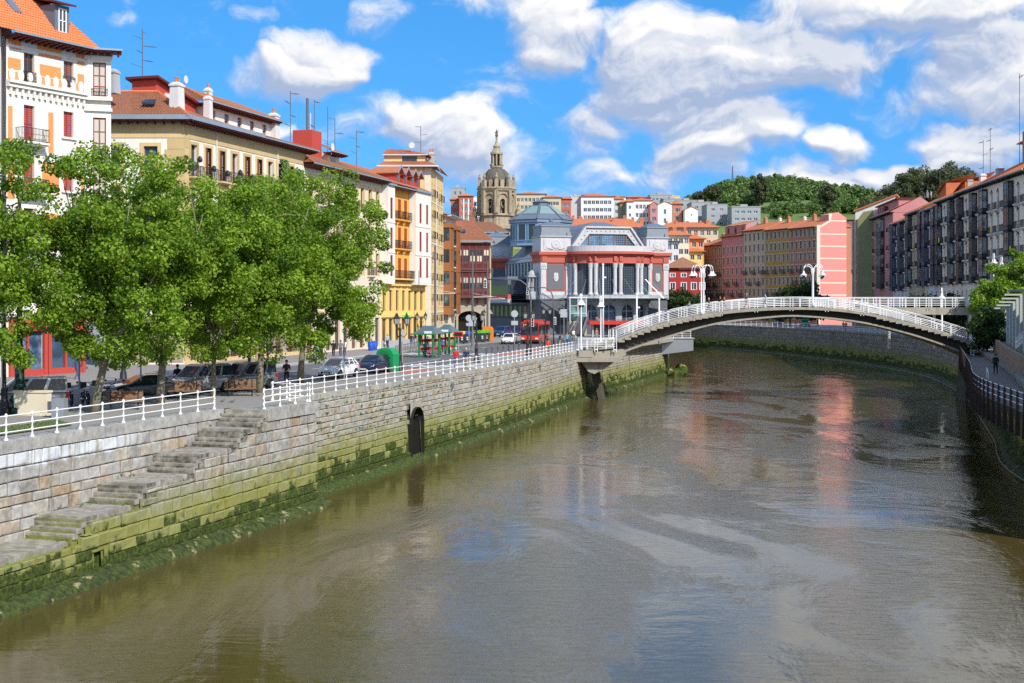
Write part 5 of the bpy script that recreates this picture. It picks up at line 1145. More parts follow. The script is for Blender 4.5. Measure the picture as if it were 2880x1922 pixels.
g = MB(); g.hexa([(5.0,1.6,14.6),(21,1.6,14.6),(21,38,14.6),(5,38,14.6),(8.7,1.6,19.35),(17.3,1.6,19.35),(17.3,38,19.35),(8.7,38,19.35)]); g.build('nave_roof', M['lead'], mk)
g = MB(); g.hexa([(9,2.2,19.36),(17,2.2,19.36),(17,30,19.36),(9,30,19.36),(12,6,20.6),(14,6,20.6),(14,28,20.6),(12,28,20.6)]); g.build('nave_ridge_roof', M['slate'], mk)
g = MB(); g.slab([(3.1,5.6,13.4),(8.2,5.6,17.6),(8.2,38,17.6),(3.1,38,13.4)],(0,0,.18)); g.build('side_roof', M['lead'], mk)
# left flank: clerestory, dark upper gallery with glass, base
fl = inst('left_flank', None, mk)
flat_slab(fl,'clerestory','bluepaint',3.5,5.6,10.4,3.9,38,13.4)
for k in range(13): y = 6.5+k*2.4; flat_slab(fl,'clerestory_window','glass',3.42,y,10.7,3.499,y+1.6,13.1); flat_slab(fl,'clerestory_pier','greyw',3.2,y+1.75,10.4,3.41,y+2.15,13.4)
flat_slab(fl,'gallery_roof','slate',-4.6,6.2,9.9,3.49,38,10.4); flat_slab(fl,'gallery_fascia','mkdark',-4.5,6.3,8.9,-3.9,37.9,9.9)
flat_slab(fl,'gallery_glass','glassblue',-4.35,6.4,7.1,-3.95,37.8,8.9); flat_slab(fl,'gallery_end_glass','glass',-3.9,6.32,7.1,.15,6.5,9.9)
flat_slab(fl,'gallery_red_band','mkred',-4.5,6.3,6.3,-3.9,37.9,7.1); flat_slab(fl,'gallery_sill','mkgrey',-4.55,6.25,5.6,-3.8,38,6.3); flat_slab(fl,'gallery_soffit','mkdark',-4.2,6.35,5.3,.1,37.9,5.6)
flat_slab(fl,'base_wall','mkdark',-.6,5.6,0,.1,38,5.3)
for k in range(9): y = 7.5+k*3.4; flat_slab(fl,'base_window','glassblue',-.66,y,2.9,-.61,y+1.6,5.0)
for k in range(22):
    y = 7+k*1.4; g = MB(); g.slab([(-1.6,y,1.4),(-1.6,y+1.3,1.4),(-1.6,y+1.3,2.5),(-1.6,y+.65,2.9),(-1.6,y,2.5)],(-.12,0,0)); g.build('zigzag_parapet', M['mkdark'], fl)
flat_slab(fl,'parapet_base','mkdark',-1.9,6.8,0,-1.5,38,1.4)
# small aedicule by the left corner, stair ramps
ad = inst('aedicule', None, mk, (-1.9,1.2,0)); flat_slab(ad,'aedicule_base','mkgrey',0,0,6.2,1.7,2,7.6); flat_slab(ad,'aedicule_back','mkgrey',.1,.9,7.6,1.6,1.9,10.2)
for x in (.2,.85,1.5): g = MB(); g.lathe([(.16,0),(.13,.1),(.12,2.3),(.2,2.6)],8,(x,.3,7.6)); g.build('aedicule_column', M['mkgrey'], ad)
g = MB(); g.box(-.1,-.1,10.2,1.8,2,10.5); g.lathe([(.85,0),(.8,.35),(.45,.8),(.05,1.0)],10,(.85,.9,10.5)); g.build('aedicule_cap', M['mkgrey'], ad)
g = MB(); g.slab([(-.5,-.5,6.2),(-.5,-2.2,6.2),(7.0,-3.4,1.6),(7.0,-1.7,1.6)],(0,0,-.4)); g.build('side_stair', M['mkdark'], mk)
g = MB()
for k in range(15): x = -.5+k*.53; g.bar((x,-2.2-.086*k,6.2-.328*k),(x,-2.2-.086*k,7.3-.328*k),.08)
g.bar((-.5,-2.2,7.3),(7,-3.4,2.7),.16); g.build('stair_railing', M['greyiron'], mk)
g = MB(); g.slab([(24.4,6,6.2),(24.4,8,6.2),(26.4,2.6,0.2),(26.4,.6,0.2)],(0,0,-.4)); g.build('side_stair', M['mkdark'], mk)
g = MB()
for k in range(12): g.bar((24.4+k*.18,6-.49*k,6.2-.545*k),(24.4+k*.18,6-.49*k,7.3-.545*k),.08)
g.bar((24.4,6,7.3),(26.4,.6,1.3),.14); g.build('stair_railing', M['greyiron'], mk)
flat_slab(mk,'body','mkwhite',4.0,5.6,0,MW-.3,43,14.6); flat_slab(mk,'lower_body','mkdark',.3,5.6,0,3.99,38,9.8)
# octagonal lantern
oc = inst('lantern', None, mk, (8.6,29.5,0))
def octo(r0, z0, r1, z1, m, nm, a0=R(22.5)): g = MB(); g.lathe([(r0,z0),(r1,z1)],8,(0,0,0),0,a0); return g.build(nm, M[m], oc)
octo(6.2,17,6.2,21.6,'bluepaint','lantern_wall'); octo(6.6,21.6,6.5,22.2,'slate','lantern_cornice'); octo(6.7,22.2,2.0,25.2,'slate','lantern_roof'); octo(1.7,25.2,1.7,25.9,'slate','lantern_cap'); octo(2.0,25.9,.3,26.5,'slate','lantern_cap_roof')
for k in range(8):
    a = k*math.pi/4; rr = 6.2*math.cos(math.pi/8)
    for s_ in (-1.15,1.15):
        q = inst('lantern_window', cached('lw', lambda: MB().box(-.8,-.06,0,.8,.05,3.1).mesh('lantern_window',M['glass'])), oc, (rr*math.cos(a)-s_*math.sin(a), rr*math.sin(a)+s_*math.cos(a),18.1), a+math.pi/2)
        inst('lantern_window_frame', cached('lwf', lambda: surround_mesh(1.6,3.1,.14,.12).mesh('lantern_window_frame',M['bluepaint'])), oc, ((rr+.06)*math.cos(a)-s_*math.sin(a), (rr+.06)*math.sin(a)+s_*math.cos(a),18.1), a+math.pi/2)
    g = MB(); g.slab([(5.0*math.cos(a-.33),5.0*math.sin(a-.33),23.42),(5.0*math.cos(a+.33),5.0*math.sin(a+.33),23.42),(2.6*math.cos(a+.3),2.6*math.sin(a+.3),25.0),(2.6*math.cos(a-.3),2.6*math.sin(a-.3),25.0)],(0,0,-.16)); g.build('lantern_skylight', M['dustglass'], oc)
    g = MB(); aa = a+R(22.5); g.bar((6.75*math.cos(aa),6.75*math.sin(aa),22.25),(2.0*math.cos(aa),2.0*math.sin(aa),25.25),.2); g.build('lantern_rib', M['slate'], oc)
# ------------------------------------------------------------------ in front of the market: glass lift, red canopy, escalator
lf = thing('glass_lift', 'glass lift shaft with stone base in front of the market hall', 'lift', (9.9,226,0), R(8))
flat_slab(lf,'lift_base','archstone',0,0,0,3.0,2.6,2.4); flat_slab(lf,'lift_roof','greyw',-.1,-.1,6.35,3.1,2.7,6.6)
M['liftglass'] = glass_mat('green_lift_glass', (.05,.09,.09), .05)
flat_slab(lf,'lift_glass','liftglass',.08,.08,2.4,2.92,2.52,6.35)
for x in (0,1.4,2.85):
    for y in (0,2.45): flat_slab(lf,'lift_post','greyw',x,y,2.4,x+.15,y+.15,6.35)
for z in (3.7,5.0): flat_slab(lf,'lift_transom','greyw',.15,-.02,z,2.85,.07,z+.1)
flat_slab(lf,'lift_door','interior',.9,-.03,.1,2.1,.0,2.2)
M['canopyred'] = mat('red_canopy_sheet', (.62,.03,.02), .5, .06, 2)
ca = thing('red_canopy', 'long red flat canopy over the metro entrance before the market', 'canopy', (12.6,214,0), R(3))
flat_slab(ca,'canopy_slab','canopyred',0,0,2.05,9.2,4,2.6); flat_slab(ca,'canopy_glass','glass',.5,1.2,.3,8.6,1.3,2.05)
for k in range(7): flat_slab(ca,'canopy_post','greyw',.6+k*1.3,.9,0,.75+k*1.3,1.05,2.05)
es = thing('escalator', 'outdoor escalator rising beside the glass lift', 'escalator', (11.8,219.5,0), R(75))
g = MB(); g.slab([(0,0,0),(5,0,3.2),(5,0,2.4),(.9,0,-.1)],(0,1.5,0)); g.build('escalator_truss', M['greyiron'], es)
for y in (0,1.5): g = MB(); g.slab([(0,y,.2),(5,y,3.4),(5,y,4.3),(0,y,1.1)],(0,.06,0)); g.build('escalator_balustrade', M['steel'], es)
for k in range(14): g = MB(); g.box(.2+k*.34,.1,.1+k*.215,.54+k*.34,1.45,.32+k*.215); g.build('escalator_step', M['greyiron'], es)
# ================================================================== church
M['churchstone'] = mat('weathered_church_stone', (.40,.33,.22), .9, .6, 1.1, streak=.95, dirt=(.09,.08,.065), bump=.3, bscale=3)
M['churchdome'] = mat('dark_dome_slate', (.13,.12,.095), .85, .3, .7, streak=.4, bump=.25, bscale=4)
ch = thing('church_tower', 'dark baroque stone bell tower with dome, lantern and statue on top', 'church tower', (-4.2,360,0), 0)
A8 = -math.pi/2
def oct_(r0,z0,r1,z1,m,nm,par=ch,n=8): g = MB(); g.lathe([(r0,z0),(r1,z1)],n,(0,0,0),0,A8); return g.build(nm, M[m], par)
oct_(4.4,0,4.4,26,'churchstone','tower_shaft'); oct_(5.3,25.6,5.3,26.4,'churchstone','tower_string'); oct_(4.8,26.4,4.6,29.2,'churchstone','tower_pedestal'); oct_(5.2,29.2,5.1,29.7,'churchstone','tower_string')
# belfry walls with arched openings
rB = 4.75; V8 = [(rB*math.cos(A8+k*math.pi/4), rB*math.sin(A8+k*math.pi/4)) for k in range(8)]
be = inst('belfry', None, ch)
for k in range(8):
    arch_panel(be, V8[k-1], V8[k], 29.7, 35.9, 1.35, 33.0, 'churchstone', 'interior', .9) if k not in (3,4,5,6) else None
    if k in (3,4,5,6): g = MB(); g.quad((*V8[k-1],29.7),(*V8[k],29.7),(*V8[k],35.9),(*V8[k-1],35.9)); g.build('belfry_wall', M['churchstone'], be)
    p = V8[k]; g = MB(); g.obox((p[0]*1.03,p[1]*1.03,29.7),1.0,1.0,6.2,A8+k*math.pi/4); g.obox((p[0]*1.09,p[1]*1.09,29.9),.6,.6,1.4,A8+k*math.pi/4); g.obox((p[0]*1.08,p[1]*1.08,33.6),.55,.55,1.6,A8+k*math.pi/4); g.build('corner_pier', M['churchstone'], be)
    a, b = Vector(V8[k-1]), Vector(V8[k]); c = (a+b)/2; d = (b-a).normalized(); n_ = Vector((c.x,c.y)).normalized(); g = MB()
    for i in range(8):
        t0, t1 = math.pi*i/8, math.pi*(i+1)/8; f = lambda t: (c.x+d.x*1.25*-math.cos(t)+n_.x*.25, c.y+d.y*1.25*-math.cos(t)+n_.y*.25, 34.3+.9*math.sin(t)); g.bar(f(t0),f(t1),.3)
    g.build('hood_mould', M['churchstone'], be)
    g = MB(); g.lathe([(.02,0),(.34,.05),(.3,.3),(.2,.6),(.12,.75),(.02,.8)],8,(c.x*.93,c.y*.93,31.2)); g.build('bell', M['greyiron'], be)
    # urn and pedestal above each corner, dormer niche on the dome
    q = (p[0]*.98,p[1]*.98); g = MB(); g.obox((q[0],q[1],36.9),1.0,1.0,1.9,A8+k*math.pi/4); g.lathe([(.4,0),(.5,.1),(.2,.3),(.45,.7),(.5,1.0),(.2,1.3),(.3,1.5),(.1,1.9),(.02,2.3)],8,(q[0],q[1],38.8)); g.build('urn', M['churchstone'], ch)
    g = MB(); m_ = n_*3.75; g.obox((m_.x,m_.y,36.9),1.1,.8,2.0,math.atan2(n_.y,n_.x)+math.pi/2); g.build('dome_niche', M['churchstone'], ch)
g = MB(); g.lathe([(3.2,29.7),(3.2,36)],8,(0,0,0),0,A8); g.build('belfry_core', M['interior'], be)
oct_(5.15,35.9,5.4,36.5,'churchstone','cornice'); oct_(5.5,36.5,5.4,36.9,'churchstone','cornice')
g = MB(); g.lathe([(3.55,36.9),(3.6,38.2),(3.5,39.3),(3.2,40.4),(2.6,41.4),(1.8,42.1),(1.0,42.5)],16,(0,0,0),0,A8); g.build('dome', M['churchdome'], ch, smooth=True)
for k in range(8):
    a = A8+k*math.pi/4; g = MB(); g.tube([(r*math.cos(a)*1.01,r*math.sin(a)*1.01,z) for r,z in ((3.6,37),(3.65,38.2),(3.55,39.3),(3.25,40.4),(2.65,41.4),(1.85,42.1))],.12,5); g.build('dome_rib', M['churchdome'], ch)
ln = inst('lantern', None, ch)
oct_(1.75,42.4,1.75,42.9,'churchstone','lantern_base',ln); oct_(.85,42.9,.85,46.2,'interior','lantern_core',ln)
for k in range(8): a = A8+k*math.pi/4; g = MB(); g.obox((1.35*math.cos(a),1.35*math.sin(a),42.9),.42,.42,3.2,a); g.ball((1.75*math.cos(a),1.75*math.sin(a),43.2),.25,0,6,4); g.build('lantern_column', M['churchstone'], ln)
oct_(1.75,46.1,1.7,46.6,'churchstone','lantern_cornice',ln); g = MB(); g.lathe([(1.5,46.6),(1.0,47.3),(.8,47.9),(1.0,48.2),(.9,48.5),(.45,49.0),(.3,49.8),(.22,50.2),(.32,50.4),(.3,50.7),(.1,50.9)],8,(0,0,0),0,A8); g.build('spire', M['churchstone'], ln)
g = MB(); g.lathe([(.36,0),(.42,.5),(.3,1.0),(.36,1.35),(.16,1.55),(.14,1.65),(.2,1.85),(.05,2.05)],8,(0,0,50.9)); g.tube([(.25,0,52.2),(.75,0,52.9)],[.1,.05],5); g.tube([(-.25,0,52.2),(-.6,0,51.9)],[.1,.06],5); g.build('statue', M['churchdome'], ch)
for sx in (-1,1):
    g = MB(); g.lathe([(.9,0),(.9,1.0),(.5,1.3),(.8,2.0),(.9,2.6),(.4,3.2),(.55,3.8),(.15,4.6),(.3,5.2),(.02,6.2)],8,(sx*6.0,-1,27.2)); g.build('pinnacle', M['churchdome' if sx < 0 else 'churchstone'], ch); g = MB(); g.box(sx*6-1.2,-2.2,20,sx*6+1.2,1,27.2); g.build('buttress', M['churchstone'], ch)  # left pinnacle takes the darker dome colour, right one the wall stone
# church nave roofs
cn2 = thing('church_nave', 'church nave with low brown tiled roof and ochre stone wall', 'church', (-16.5,318,0), 0)
M['ochrestone'] = mat('ochre_rubble', (.50,.38,.19), .9, .3, .7, streak=.3, bump=.3, bscale=4)
flat_slab(cn2,'nave_wall','ochrestone',0,0,0,15.2,30,22.4); flat_slab(cn2,'nave_eave','zinc',-.4,-.9,22.4,15.6,0,22.65)
tiles(cn2,(-.5,-.8,22.65),(15.7,-.8,22.65),(11.5,10,25.6),(-.5,10,26.0),'tilebrown',course=.6,pitch=.5,curve=.08); tiles(cn2,(15.7,-.8,22.65),(15.7,30,22.65),(11.5,20,25.6),(11.5,10,25.6),'tilebrown',course=.6,pitch=.5,curve=.08)
chimney(cn2,6.5,9,24.5,27.5,1.6,1.2,'tilebrown',0)
# ================================================================== right bank terraces (in shade)
M['blackwood'] = mat('black_gallery_timber', (.025,.025,.03), .5, .2, 2)
M['navy'] = mat('navy_gallery_timber', (.02,.035,.09), .5, .2, 2)
M['pink'] = mat('old_pink_render', (.52,.23,.23), .85, .1, .6, streak=.2)
M['pinkgable'] = mat('salmon_render', (.72,.25,.215), .85, .07, .4, streak=.22, dirt=(.45,.2,.17))
M['olive'] = mat('olive_render', (.27,.27,.13), .9, .15, .4, streak=.4, dirt=(.12,.12,.07))
M['greycream'] = mat('dirty_cream_render', (.50,.43,.31), .9, .12, .5, streak=.35)
M['mustard'] = mat('mustard_render', (.45,.28,.07), .9, .12, .5, streak=.25)
M['brick'] = mat('brick_render', (.46,.20,.12), .9, .1, .5, streak=.2)
M['brownrender'] = mat('brown_grey_render', (.33,.23,.17), .9, .15, .5, streak=.3)
M['bloodred'] = mat('deep_red_render', (.38,.035,.03), .8, .1, .5, streak=.15)
M['bluewall'] = mat('blue_render', (.10,.13,.42), .85, .1, .6)
M['yellowcloth'] = mat('yellow_banner', (.8,.72,.05), .8, .1, 3)
M['warmwhite'] = mat('warm_white_render', (.86,.78,.66), .85, .08, .6, streak=.25, dirt=(.4,.34,.27))
M['paneshade'] = glass_mat('gallery_glass', (.09,.10,.11), .06, .5, .8)
def rb(px): Y = 50.6/((px-CX)/FPX-.105); return (69.3+.105*(Y-178), Y)
def gallery(par, x0, x1, zs, h, m, proud=.85, nb=3):
    o = inst('gallery', None, par, (x0,0,0)); w = x1-x0
    for z in zs:
        g = MB(); g.box(0,-proud,z-.35,w,0,z+.55); g.box(0,-proud,z+h-.2,w,0,z+h+.15); g.box(-.06,-proud-.06,z+.5,w+.06,0,z+.6)
        for k in range(nb+1): x = w*k/nb; g.box(max(0,x-.06),-proud,z+.6,min(w,x+.06),-proud+.1,z+h-.2)
        g.box(0,-.2,z+.6,.1,0,z+h-.2); g.box(w-.1,-.2,z+.6,w,0,z+h-.2); g.box(0,-proud+.01,z+h*.66,w,-proud+.05,z+h*.66+.07); g.build('gallery_storey', M[m], o)
        g = MB(); g.box(.05,-proud+.05,z+.55,w-.05,-.02,z+h-.2); g.build('gallery_pane', M['paneshade'], o)
    return o
def terrace_house(label, pa, pb, H, wm, ncol, gal, zs, low, fm='greyw', gm='blackwood', D=10, attic=None, roof='tile', sur=None, rise=3.2):
    A, B = rb(pa), rb(pb); f = Face(A,B); t = thing('terrace_house', label, 'house', (*A,0), f.rz, 'houses on the right bank')
    cols = [f.W*(k+.5)/ncol for k in range(ncol)]; ops = []; W_ = []
    for z in zs+low:
        for i, c in enumerate(cols):
            if i in gal and z in zs: continue
            w = min(1.0, f.W/ncol*.55); ops.append((c-w/2,c+w/2,z,z+2.45)); W_.append((i,c,z,w))
    shell(t, f.W, D, H, wm, ops)
    for i, c, z, w in W_:
        b = (min(1.9,f.W/ncol*.95),.55,'greyw','iron') if z in zs else None
        window(t, c, z, w, 2.45, 'french', .18, fm, 'glass', bal=b)
        if z in zs and gm == 'blackwood' and wm in ('warmwhite','greyw'):
            g = MB(); a = .5; g.slab([(c-a,-.05,z+2.45),(c,-.05,z+2.95),(c+a,-.05,z+2.45),(c+a,-.05,z+2.62),(c,-.05,z+3.12),(c-a,-.05,z+2.62)],(0,-.06,0)); g.build('window_hood', M['blackwood'], t)
    for i in gal: gallery(t, f.W*(i+.2)/ncol, f.W*(i+.85)/ncol, zs, 3.1 if len(zs) < 2 else min(3.3,zs[0]-zs[1]), gm)
    eave(t,-.1,f.W+.1,H,.9,'blackwood',.6,.2,.14)
    tiles(t,(-.1,-1,H+.25),(f.W+.1,-1,H+.25),(f.W+.1,D*.55,H+rise),(-.1,D*.55,H+rise),roof,course=.5,pitch=.36)
    g = MB(); g.poly([(f.W+.05,-.9,H),(f.W+.05,D,H),(f.W+.05,D*.55,H+rise)]); g.poly([(-.05,-.9,H),(-.05,D,H),(-.05,D*.55,H+rise)]); g.build('roof_gable', M[wm], t)
    return t, f
Z4 = [19.2,15.8,12.4,9.0]
t1, f1_ = terrace_house('white house with black iron galleries nearest the right picture edge', 2764, 2895, 23.2, 'warmwhite', 7, (0,4), Z4, [5.2,1.4], rise=3.6)
t2, f2_ = terrace_house('white house with black galleries, second from the right picture edge', 2700, 2763.5, 23.2, 'warmwhite', 5, (0,3), Z4, [5.2,1.4])
t3, f3_ = terrace_house('white house with black galleries beside the blue glazed bays', 2640, 2699.5, 23.0, 'warmwhite', 5, (0,3), Z4, [5.2,1.4])
t4, f4_ = terrace_house('slim house fully glazed with pale and dark bays', 2602, 2639.5, 22.2, 'greyw', 3, (0,2), Z4, [5.2,1.4], gm='navy')
t5, f5_ = terrace_house('cream house with dark galleries and roof terrace plants', 2555, 2601.5, 22.6, 'greycream', 4, (0,3), Z4, [5.2,1.4])
t6, f6_ = terrace_house('white house with navy blue galleries on the right bank', 2512, 2554.5, 21.6, 'greyw', 4, (0,2), [18.2,14.9,11.6,8.3], [4.8,1.2], gm='navy')
t7, f7_ = terrace_house('pink house with green glass bay between balconies', 2452, 2511.5, 24.4, 'pink', 3, (1,), [20.4,16.6,12.8,9.0], [4.8,1.2])
for t, f, us in ((t1,f1_,(.3,.72)),(t2,f2_,(.45,)),(t3,f3_,(.2,.6)),(t5,f5_,(.5,)),(t6,f6_,(.4,))):
    for k, u in enumerate(us): z = (15.9,12.5,9.1)[k % 3]; flat_slab(t,'yellow_banner','yellowcloth',f.W*u-.3,-.68,z+.05,f.W*u+.3,-.63,z+.95)
for k, (ya, yb_, lb, wm_) in enumerate(((139.5,104,'unseen low dark terrace house off the right edge beyond the pergola','slate'),(103.5,46,'unseen terrace house off the right edge, shaped to shade the water','slate'))):  # unseen houses; dark walls, height and setback shaped for shade and reflection
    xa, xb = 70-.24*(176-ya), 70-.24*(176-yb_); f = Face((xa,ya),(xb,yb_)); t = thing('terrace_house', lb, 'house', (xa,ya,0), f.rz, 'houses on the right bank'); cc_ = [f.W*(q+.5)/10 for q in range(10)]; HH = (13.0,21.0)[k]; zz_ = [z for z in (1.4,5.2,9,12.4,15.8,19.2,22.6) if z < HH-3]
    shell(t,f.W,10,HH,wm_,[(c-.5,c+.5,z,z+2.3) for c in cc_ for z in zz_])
    for c in cc_:
        for z in zz_: window(t,c,z,1.0,2.3,'far',.18,'brownwin','glass',far=True)
    eave(t,-.1,f.W+.1,HH,.9,'blackwood',0); g = MB(); g.quad((0,-1,HH+.3),(f.W,-1,HH+.3),(f.W,5.5,HH+3.2),(0,5.5,HH+3.2)); g.quad((0,5.5,HH+3.2),(f.W,5.5,HH+3.2),(f.W,10.5,HH+.3),(0,10.5,HH+.3)); g.build('roof', M['tileflat'], t)
# upper blue attic with masts on the nearest house
at = inst('blue_attic', None, t1, (f1_.W*.25,4.2,0)); flat_slab(at,'attic_wall','bluewall',0,0,24.6,7.5,4,29.0); hip_roof(at,0,0,7.5,4,29.0,30.6,'tile',over=.7,hips=False); flat_slab(at,'attic_window','glass',1.2,-.05,26.8,2.0,0,28.2)
flat_slab(at,'attic_stack','brick',4.2,-1.2,25,5.8,0,30.2)
antenna(t1,f1_.W*.33,3.2,25.5,13.5,31,2); antenna(t2,f2_.W*.35,3.5,25.4,8.0,32,4); antenna(t2,f2_.W*.05,3.5,25.0,7.0,33,3); antenna(t5,f5_.W*.6,4,25,5.5,34,3); dish(t5,f5_.W*.55,2,26.2,.8); dish(t5,f5_.W*.75,2,26.0,.55); chimney(t2,f2_.W*.3,2.5,24,26.2,1.5,1.0,'greyw',0); chimney(t3,f3_.W*.6,3,24.2,26.4,1.4,1.0,'concretegrey',0); chimney(t1,f1_.W*.08,2.0,24,26.0,1.6,1.0,'concretegrey',0)
# pitched studio roofs seen above the terraces
for (t, f, x, w, z0, z1) in ((t4,f4_,1.0,6.0,22.6,28.6),(t3,f3_,3.0,7.0,23.4,27.6)):
    o = inst('studio_roof', None, t, (x,2.2,0)); g = MB(); g.slab([(0,0,z0),(w,0,z0),(w,0,z1-1.6),(0,0,z1-3.2)],(0,5,0)); g.build('studio_wall', M['tileflat'], o); tiles(o,(-.3,-.5,z1-3.2),(w+.3,-.5,z1-1.6),(w+.3,5,z1),(-.3,5,z1-1.2),'tile',course=.5,pitch=.4)
# attic of the pink house and the white slab behind it
o = inst('pink_attic', None, t7, (.4,1.2,0)); flat_slab(o,'attic_wall','pink',0,0,24.5,f7_.W-.8,5,27.2); 
for k in range(5): flat_slab(o,'attic_window','interior',1.2+k*2.6,-.04,25.2,2.0+k*2.6,0,26.7)
flat_slab(o,'attic_eave','darkred',-.3,-.5,27.2,f7_.W-.5,5,27.45)
g = MB(); c = f7_.W/2; g.slab([(c-2,-.9,24.5),(c+2,-.9,24.5),(c,-.9,26.6)],(0,1.0,0)); g.build('bay_gable', M['darkred'], o)
# olive gable house
FO = Face((78.7,299.5),(81.9,298.3)); bo = thing('gable_house', 'tall house with blank olive green gable wall beside the pink house', 'house', (*FO.A,0), FO.rz, 'houses on the right bank')
wall_mesh(FO.W,0,24.5,[]).build('gable_wall', M['olive'], bo); g = MB(); g.poly([(0,0,24.5),(FO.W,0,24.5),(FO.W,0,26.6),(FO.W*.35,0,26.2)]); g.build('gable_top', M['olive'], bo)
FO2 = Face((79.5,307.5),(78.7,299.5)); rowz = [20.5-3.1*k for k in range(7)]; cc = [1.6,4.0,6.4]
fo = inst('river_front', None, bo); fo.location = Matrix.Rotation(-FO.rz,3,'Z') @ Vector((FO2.A.x-FO.A.x,FO2.A.y-FO.A.y,0)); fo.rotation_euler = (0,0,FO2.rz-FO.rz)
wall_mesh(FO2.W,0,24.6,[(c-.5,c+.5,z,z+2) for c in cc for z in rowz]).build('front_wall', M['brownrender'], fo)
for c in cc:
    for z in rowz: inst('front_window', cached('fow', lambda: frame_mesh(1,2,.12,1,()).mesh('front_window',M['greyw'])), fo, (c,.2,z)); inst('front_pane', cached('fop', lambda: pane_mesh(1,2).mesh('front_pane',M['glass'])), fo, (c,.19,z))
flat_slab(bo,'back_slab','greyw',-1.0,3,0,FO.W+1,12,26.0); g = MB(); g.slab([(-1.2,2.2,26.4),(FO.W+5,2.2,30.0),(FO.W+5,11,30.0),(-1.2,11,26.4)],(0,0,.3)); g.build('roof_slab', M['tile'], bo); g = MB(); g.slab([(-.8,2.6,22),(FO.W+4.6,2.6,24),(FO.W+4.6,2.6,29.8),(-.8,2.6,26.5)],(0,.3,0)); g.build('party_wall', M['white'], bo)
FG = Face((86.0,339.5),(88.6,336.5)); bg_ = thing('apartment_house', 'pale grey narrow house with projecting upper storeys beside the salmon gable', 'house', (*FG.A,0), FG.rz, 'houses on the right bank')
shell(bg_,FG.W,6,26.5,'greyw',[(1.6,2.6,z,z+1.9) for z in rowz]); flat_slab(bg_,'projecting_storeys','greyw',.6,-1.3,14,FG.W,0,26.4)
for z in rowz: window(bg_,2.1,z,1.0,1.9,'case',.15,'brownwin')
for z in (15.2,18.3,21.4,24): flat_slab(bg_,'bay_window','glass',1.5,-1.34,z,2.4,-1.3,z+1.4)
flat_slab(bg_,'eave','darkred',0,-1.6,26.5,FG.W+.3,6,26.8)
# ------------------------------------------------------------------ far row of coloured houses at the bend
FRW = Face((55.6,391.5),(77.1,333.0)); t = None
M['palestone'] = mat('pale_window_stone', (.62,.57,.47), .85, .08, 1)
def row_house(label, pa, pb, H, wm, cols, rows, wsz, balc=(), roof='tile', attic=None, nm='terrace_house', fm='greycream', topset=None):
    ua, ub = FRW.u(pa), FRW.u(pb); A = FRW.A+FRW.d*ua; w = ub-ua
    t = thing(nm, label, 'house', (*A,0), FRW.rz, 'coloured houses at the river bend'); cx_ = [w*(k+.5)/cols for k in range(cols)]
    ops = [(c-wsz[0]/2,c+wsz[0]/2,z,z+wsz[1]) for c in cx_ for z in rows]
    shell(t,w,11,H,wm,ops,reveal=.2)
    for i, c in enumerate(cx_):
        for j, z in enumerate(rows):
            window(t,c,z,wsz[0],wsz[1],'far',.16,fm,'glass',far=True,sur=('palestone',.17,.05,False))
            if (i+j) % 2 == 0 and j in balc:
                def bmk(): g = rail_mesh(1.9,.6,.95,.22,.04); g.box(-.95,-.6,-.12,.95,.02,0); return g.mesh('balcony',M['iron'])
                inst('balcony', cached('farbal', bmk), t, (c,0,z))
    for j in range(1,7): band(t,'string_course',wm,0,w,3.0+3.05*j,3.12+3.05*j,.06)
    flat_slab(t,'eave','darkred',-.05,-.7,H,w+.05,11,H+.25)
    g = MB(); rz = H+2.6; g.quad((-.1,-.9,H+.27),(w+.1,-.9,H+.27),(w+.1,5.5,rz),(-.1,5.5,rz)); g.quad((w+.1,5.5,rz),(w+.1,11.5,H+.27),(-.1,11.5,H+.27),(-.1,5.5,rz)); g.quad((w+.1,-.9,H+.27),(w+.1,11.5,H+.27),(w+.1,5.5,rz),(w+.1,5.5,rz)); g.build('roof', M['tileflat'], t)
    chimney(t,w*.3,5,H+1,H+4,1.2,.9,'brick',1); chimney(t,w*.8,6,H+1,H+3.6,1.0,.8,'greyw',1)
    return t, w
RZ = [1.2+3.05*k for k in range(8)]
row_house('brown grey far house at the left end of the coloured row', 1977, 2029.6, 22.0, 'brownrender', 5, RZ[:7], (1.0,2.0), (0,2,3,4))
tp, wp_ = row_house('old pink far house in the coloured row at the bend', 2030, 2091, 24.2, 'pink', 5, RZ[:7], (1.0,2.05), (0,1,2,3))
o = inst('set_back_attic', None, tp, (.3,.9,0)); flat_slab(o,'attic_wall','pink',0,0,24.5,wp_-.6,6,27.4)
for k in range(3): flat_slab(o,'attic_window','glass',1.5+k*4,-.05,25.2,2.5+k*4,0,26.9)
g = MB(); g.quad((-.4,-.6,27.4),(wp_-.2,-.6,27.4),(wp_-.2,6,29),(-.4,6,29)); g.build('attic_roof', M['tileflat'], o)
row_house('weathered cream far house in the coloured row at the bend', 2091.5, 2152, 25.2, 'greycream', 5, RZ[:8], (1.0,2.1), (0,1,3,4))
row_house('mustard yellow far house in the coloured row at the bend', 2152.5, 2222, 24.8, 'mustard', 6, RZ[:8], (1.15,2.0), (0,1,2,4))
row_house('brick orange far house next to the salmon gable', 2222.5, 2296, 24.6, 'brick', 6, RZ[:8], (1.15,2.0), (3,4))
FP = Face((77.15,333.0),(85.4,336.0)); bp_ = thing('gable_house', 'salmon pink blank gable wall with pale bands catching the sun', 'house', (*FP.A,0), FP.rz, 'coloured houses at the river bend')
wall_mesh(FP.W,0,24.6,[]).build('gable_wall', M['pinkgable'], bp_); flat_slab(bp_,'corner_strip','palestone',-.02,-.06,0,.95,.3,25.2)
